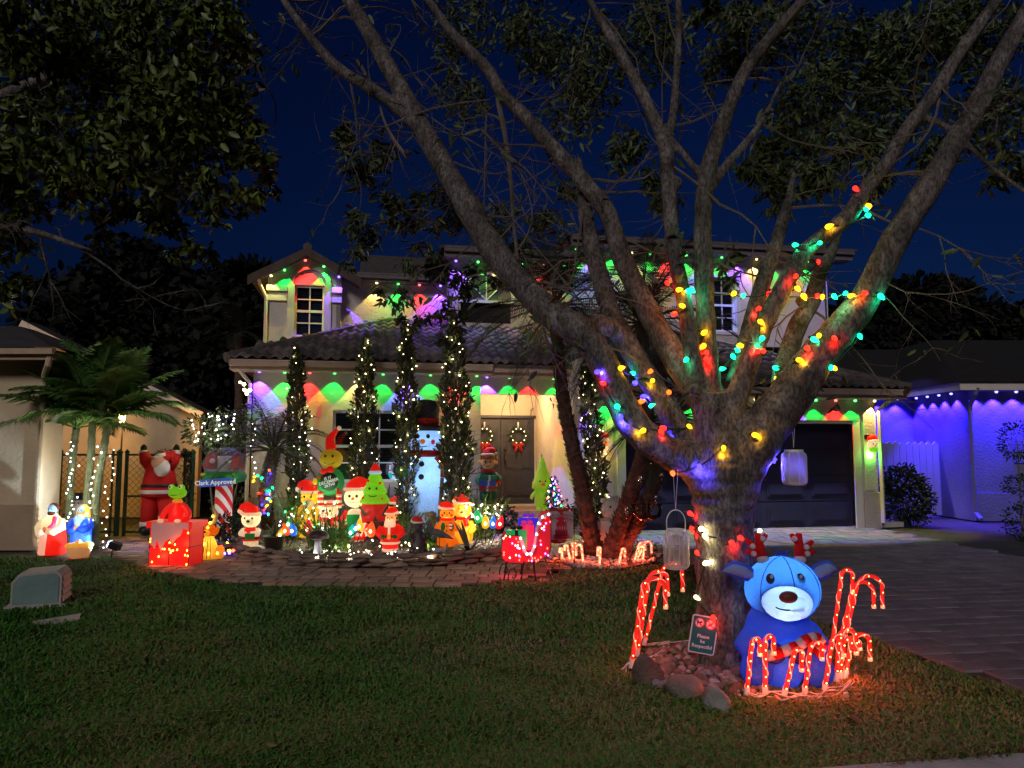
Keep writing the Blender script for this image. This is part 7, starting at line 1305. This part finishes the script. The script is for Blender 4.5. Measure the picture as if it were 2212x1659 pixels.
for x, y0_, y1_, lb in ((715, 505, 690, 'clear glass bulb ornament highest on the leaning palm trunk'), (990, 470, 620, 'clear glass bulb ornament hanging right of the leaning palm trunk'), (910, 770, 915, 'clear glass bulb ornament hanging before the garage door'), (530, 915, 1085, 'clear glass bulb ornament in front of the furry bear'), (845, 250, 385, 'clear glass bulb ornament just under the green tree bulb')):
    p = W(*zq(x, y1_), 10.3); h = (y1_ - y0_) / 3.3175 * .54 * 10.3 / FOC; t = thing('glass_ornament', lb, 'ornament', p, 0, 'glass bulb ornaments on the palm')
    part(t, 'glass', CG, la([(.001, 0), (.16 * h, .12 * h), (.27 * h, .36 * h), (.24 * h, .56 * h), (.16 * h, .70 * h)], n=14)); part(t, 'cap', SILV, la([(.17 * h, .68 * h), (.18 * h, .80 * h), (.16 * h, .98 * h), (.02, h)], n=12)); part(t, 'thread', WIRE, tu([(0, 0, h), (0, 0, h + .35)], .0015, n=4))
for x, lb in ((712, 'hanging glass candle bowl with amber candle'), (857, 'hanging dark glass candle bowl nearer the garage')):
    p = W(*zq(x, 1095), 10.4); t = thing('candle_bowl', lb, 'bowl', p, 0, 'glass candle bowls on the palm'); part(t, 'bowl', CG, la([(.05, 0), (.125, .05), (.145, .12), (.135, .2), (.15, .22)], n=16)); part(t, 'candle', pm('amber_wax', (.35, .10, .03)), la([(.06, .012), (.09, .06), (.01, .065)], n=12)); part(t, 'thread', WIRE, tu([(-.13, 0, .2), (0, 0, .5), (.13, 0, .2)], .002, n=4))
# ================================================================== SLEIGH AND GARDEN FLAG
zs = lambda x, y: ((1980 + x / 4.74) * .54, (2000 + y / 4.74) * .54)
sb = G(*zs(440, 1470)); t = thing('sleigh', 'glowing red mesh sleigh filled with wrapped presents on curled runners', 'sleigh', sb); YS = sb.y; Q = lambda x, y: (W(*zs(x, y), YS) - sb).x; Z = lambda x, y: (W(*zs(x, y), YS) - sb).z
SRM = glow('sleigh_red_mesh', (.62, .012, .03), .42, (.45, .01, .02)); q = [(150, 640), (470, 640), (520, 800), (570, 930), (640, 950), (700, 890), (760, 700), (790, 480), (840, 330), (920, 240), (1035, 225), (1045, 500), (1045, 850), (1000, 1010), (880, 1075), (750, 1120), (500, 1160), (210, 1140), (135, 1050), (130, 900)]
poly = [(Q(*p), Z(*p)) for p in q]
part(t, 'side_panel', SRM, pr(poly, -.20, -.185), smooth=False); part(t, 'side_panel', SRM, pr(poly, .185, .20), smooth=False); 
b = MB(); m_ = len(poly)
for i in range(10, m_): a, c = poly[i], poly[(i + 1) % m_]; b.add([(a[0], -.184, a[1]), (c[0], -.184, c[1]), (c[0], .184, c[1]), (a[0], .184, a[1])], [(0, 1, 2, 3)])
b.obj('shell', SRM, t)
tr = smooth_path([Vector((Q(*p), -.215, Z(*p))) for p in ((460, 640), (510, 760), (560, 940), (640, 990), (710, 930), (765, 730), (790, 500), (850, 340), (930, 265), (1060, 235))], 4); part(t, 'fur_trim', pm('silver_trim', (.6, .52, .6)), tu(tr, .022, n=8))
for p in tr[2::4]: link('bulb', mini_mesh('c', .013, 12), t, p + Vector((0, -.02, 0)))
for i in range(46):
    for _ in range(50):
        x, y = rnd.uniform(130, 1050), rnd.uniform(240, 1150)
        if inpoly(Q(x, y), Z(x, y), poly): break
    link('bulb', mini_mesh('r' if i % 3 else 'm', .010, 16) if i % 4 else mini_mesh('w', .009, 12), t, (Q(x, y), -.205, Z(x, y)))
for (x0, x1, y0_, y1_), c, rb, yy, lb in (((215, 600, 560, 900), glow('gift_green_mesh', (.01, .35, .09), .5), BLK, -.06, 'green present'), ((480, 740, 470, 940), glow('gift_red_mesh', (.8, .02, .10), .6), gm('pink', .9), .03, 'red present'), ((440, 830, 350, 760), glow('gift_blue_mesh', (.03, .02, .60), .6), glow('gift_violet', (.2, .02, .5), .5), .10, 'blue present')):
    part(t, 'present', [c, rb], lambda b: b.b2(Q(x0, y1_), Q(x1, y1_), yy - .08, yy + .06, Z(x0, y1_), Z(x0, y0_)), lambda b: b.b2((Q(x0, y1_) + Q(x1, y1_)) / 2 - .02, (Q(x0, y1_) + Q(x1, y1_)) / 2 + .02, yy - .083, yy + .063, Z(x0, y1_), Z(x0, y0_) + .004, 1), smooth=False, label=lb); xm = (Q(x0, y1_) + Q(x1, y1_)) / 2; part(t, 'bow', rb, el((xm - .04, yy, Z(x0, y0_) + .03), (.04, .03, .025)), el((xm + .04, yy, Z(x0, y0_) + .03), (.04, .03, .025)))
for s in (-.2, .2):
    for x0, x1 in ((235, 170), (545, 490), (725, 760), (950, 1075)):
        MB().tube([(Q(x0, 1150) , s, Z(x0, 1120)), (Q(x1, 1460), s * 1.25, 0)], .009, 5).obj('leg', BLK, t)
    dx = -.07 if s > 0 else .0; pts = [(250, 1560), (255, 1400), (290, 1280), (350, 1260), (395, 1310), (395, 1400), (355, 1435), (330, 1400)]; part(t, 'runner', BLK, tu(smooth_path([(Q(x, y) + dx * 1.6, s, max(.0, Z(x, y))) for x, y in pts], 4), .008, n=5))
    part(t, 'frame', BLK, tu([(p[0], s * 1.03, p[1]) for p in poly + poly[:1]], .005, n=4))
for p, c, e in (((.1, -.32, .42), (1, .08, .10), 3.2), ((-.25, -.32, .35), (1, .08, .08), 2.2), ((.3, -.1, .12), (1, .05, .12), 3), ((-.1, -.05, .14), (1, .05, .15), 2.5)): lamp('sleigh_lamp', 'POINT', p, e, c, t, .03)
fl = thing('garden_flag', 'garden flag with a red candy machine picture hanging behind the sleigh', 'flag', W(*zs(1030, 1280), 10.4) * Vector((1, 1, 0)) + Vector((0, 0, 0))); fb = Vector(fl.location); X_ = lambda x: (W(*zs(x, 500), 10.4) - fb).x; Zf = lambda y: (W(*zs(1260, y), 10.4) - fb).z
CL = pm('flag_cloth', (.34, .27, .30), rough=.9); FR = pm('flag_red_cloth', (.32, .015, .03), rough=.9); FDK = pm('flag_dark_red', (.20, .02, .03), rough=.9)
def wavy(x0, x1, y0_, y1_, off, n=10):
    b = MB(); vs = []
    for i in range(n + 1):
        x = x0 + (x1 - x0) * i / n; w = .02 * math.sin(i * .9) ; vs += [(X_(x), w + off, Zf(y0_)), (X_(x), w * 1.4 + off, Zf(y1_ + 30 * math.sin(i * .5))), (X_(x), w * 1.4 + off + .006, Zf(y1_ + 30 * math.sin(i * .5))), (X_(x), w + off + .006, Zf(y0_))]
    for i in range(n):
        a = i * 4
        for k in range(4): b.add([vs[a + k], vs[a + (k + 1) % 4], vs[a + 4 + (k + 1) % 4], vs[a + 4 + k]], [(0, 1, 2, 3)])
    return b
wavy(1030, 1485, 215, 760, 0).obj('cloth', CL, fl); wavy(1030, 1490, 170, 214, 0).obj('header', FR, fl); wavy(1035, 1470, 761, 800, 0).obj('border', FR, fl)
part(fl, 'picture', [FR, FDK, CL], la([(.10, 0), (.11, .02)], (X_(1250), 0, Zf(700))), bx((X_(1250), -.035, Zf(640)), (X_(1355) - X_(1130), .008, Zf(560) - Zf(720)), 1), bx((X_(1250), -.036, Zf(500)), (X_(1340) - X_(1160), .008, Zf(420) - Zf(580)), 0), *[bx((X_(1180 + 47 * k), -.042, Zf(525)), (.014, .006, .045), 2) for k in range(4)], el((X_(1250), -.035, Zf(370)), (X_(1340) - X_(1250), .01, .05)), bx((X_(1255), -.036, Zf(385)), (X_(1340) - X_(1170), .012, .02), 2), el((X_(1260), -.035, Zf(255)), (.022, .01, .022)), smooth=False)
for tx, x, y, r_ in (('Christmas', 1400, 285, -6), ('Wishes', 1420, 360, -14), ('Peppermint', 1125, 275, 5), ('Kisses', 1110, 340, 10)): text_mesh(tx, .042, fl, 'lettering', SBLK, (X_(x), -.045, Zf(y)), (R(90), R(-r_), 0))
part(fl, 'pole', BLK, tu([(X_(1500), .02, 0), (X_(1500), .02, Zf(165)), (X_(1020), .02, Zf(160))], .007, n=6))
# ================================================================== CORDS
CORD = pm('white_cord', (.55, .50, .48), rough=.6)
def cord(label, pts, loops, seed, m=CORD, name='power_cord', r=.0042, group=None):
    rr = random.Random(seed); o = G(*pts[0]); t = thing(name, label, 'cord', o, 0, group); b = MB()
    for k in range(loops):
        q = [G(u + rr.uniform(-9, 9), v + rr.uniform(-7, 7)) - o + Vector((0, 0, rr.uniform(.012, .05))) for u, v in pts]; b.tube(smooth_path(q, 6), r, 5)
    b.obj('cable', m, t, True)
    return t
c_ = cord('tangled white cords lying before the short candy canes', [(1612, 1500), (1640, 1512), (1672, 1508), (1700, 1518), (1735, 1512), (1762, 1520), (1790, 1508), (1815, 1498), (1838, 1480)], 6, 1)
part(c_, 'plug', CORD, bx(G(1828, 1512) - Vector(c_.location) + Vector((0, 0, .02)), (.025, .02, .05)), smooth=False)
cord('white cords trailing over the rocks by the left candy canes', [(1345, 1455), (1362, 1445), (1380, 1432), (1410, 1420), (1440, 1402), (1420, 1395), (1395, 1402), (1480, 1392), (1530, 1388)], 3, 2)
cord('white wires tangled at the foot of the green palm', [(190, 1188), (210, 1180), (235, 1184), (250, 1176), (228, 1172), (262, 1170)], 4, 3)
cord('black extension cord running from the sleigh to the palm bed', [(1135, 1233), (1160, 1222), (1200, 1218), (1230, 1206), (1275, 1196)], 2, 4, BLK, r=.006)
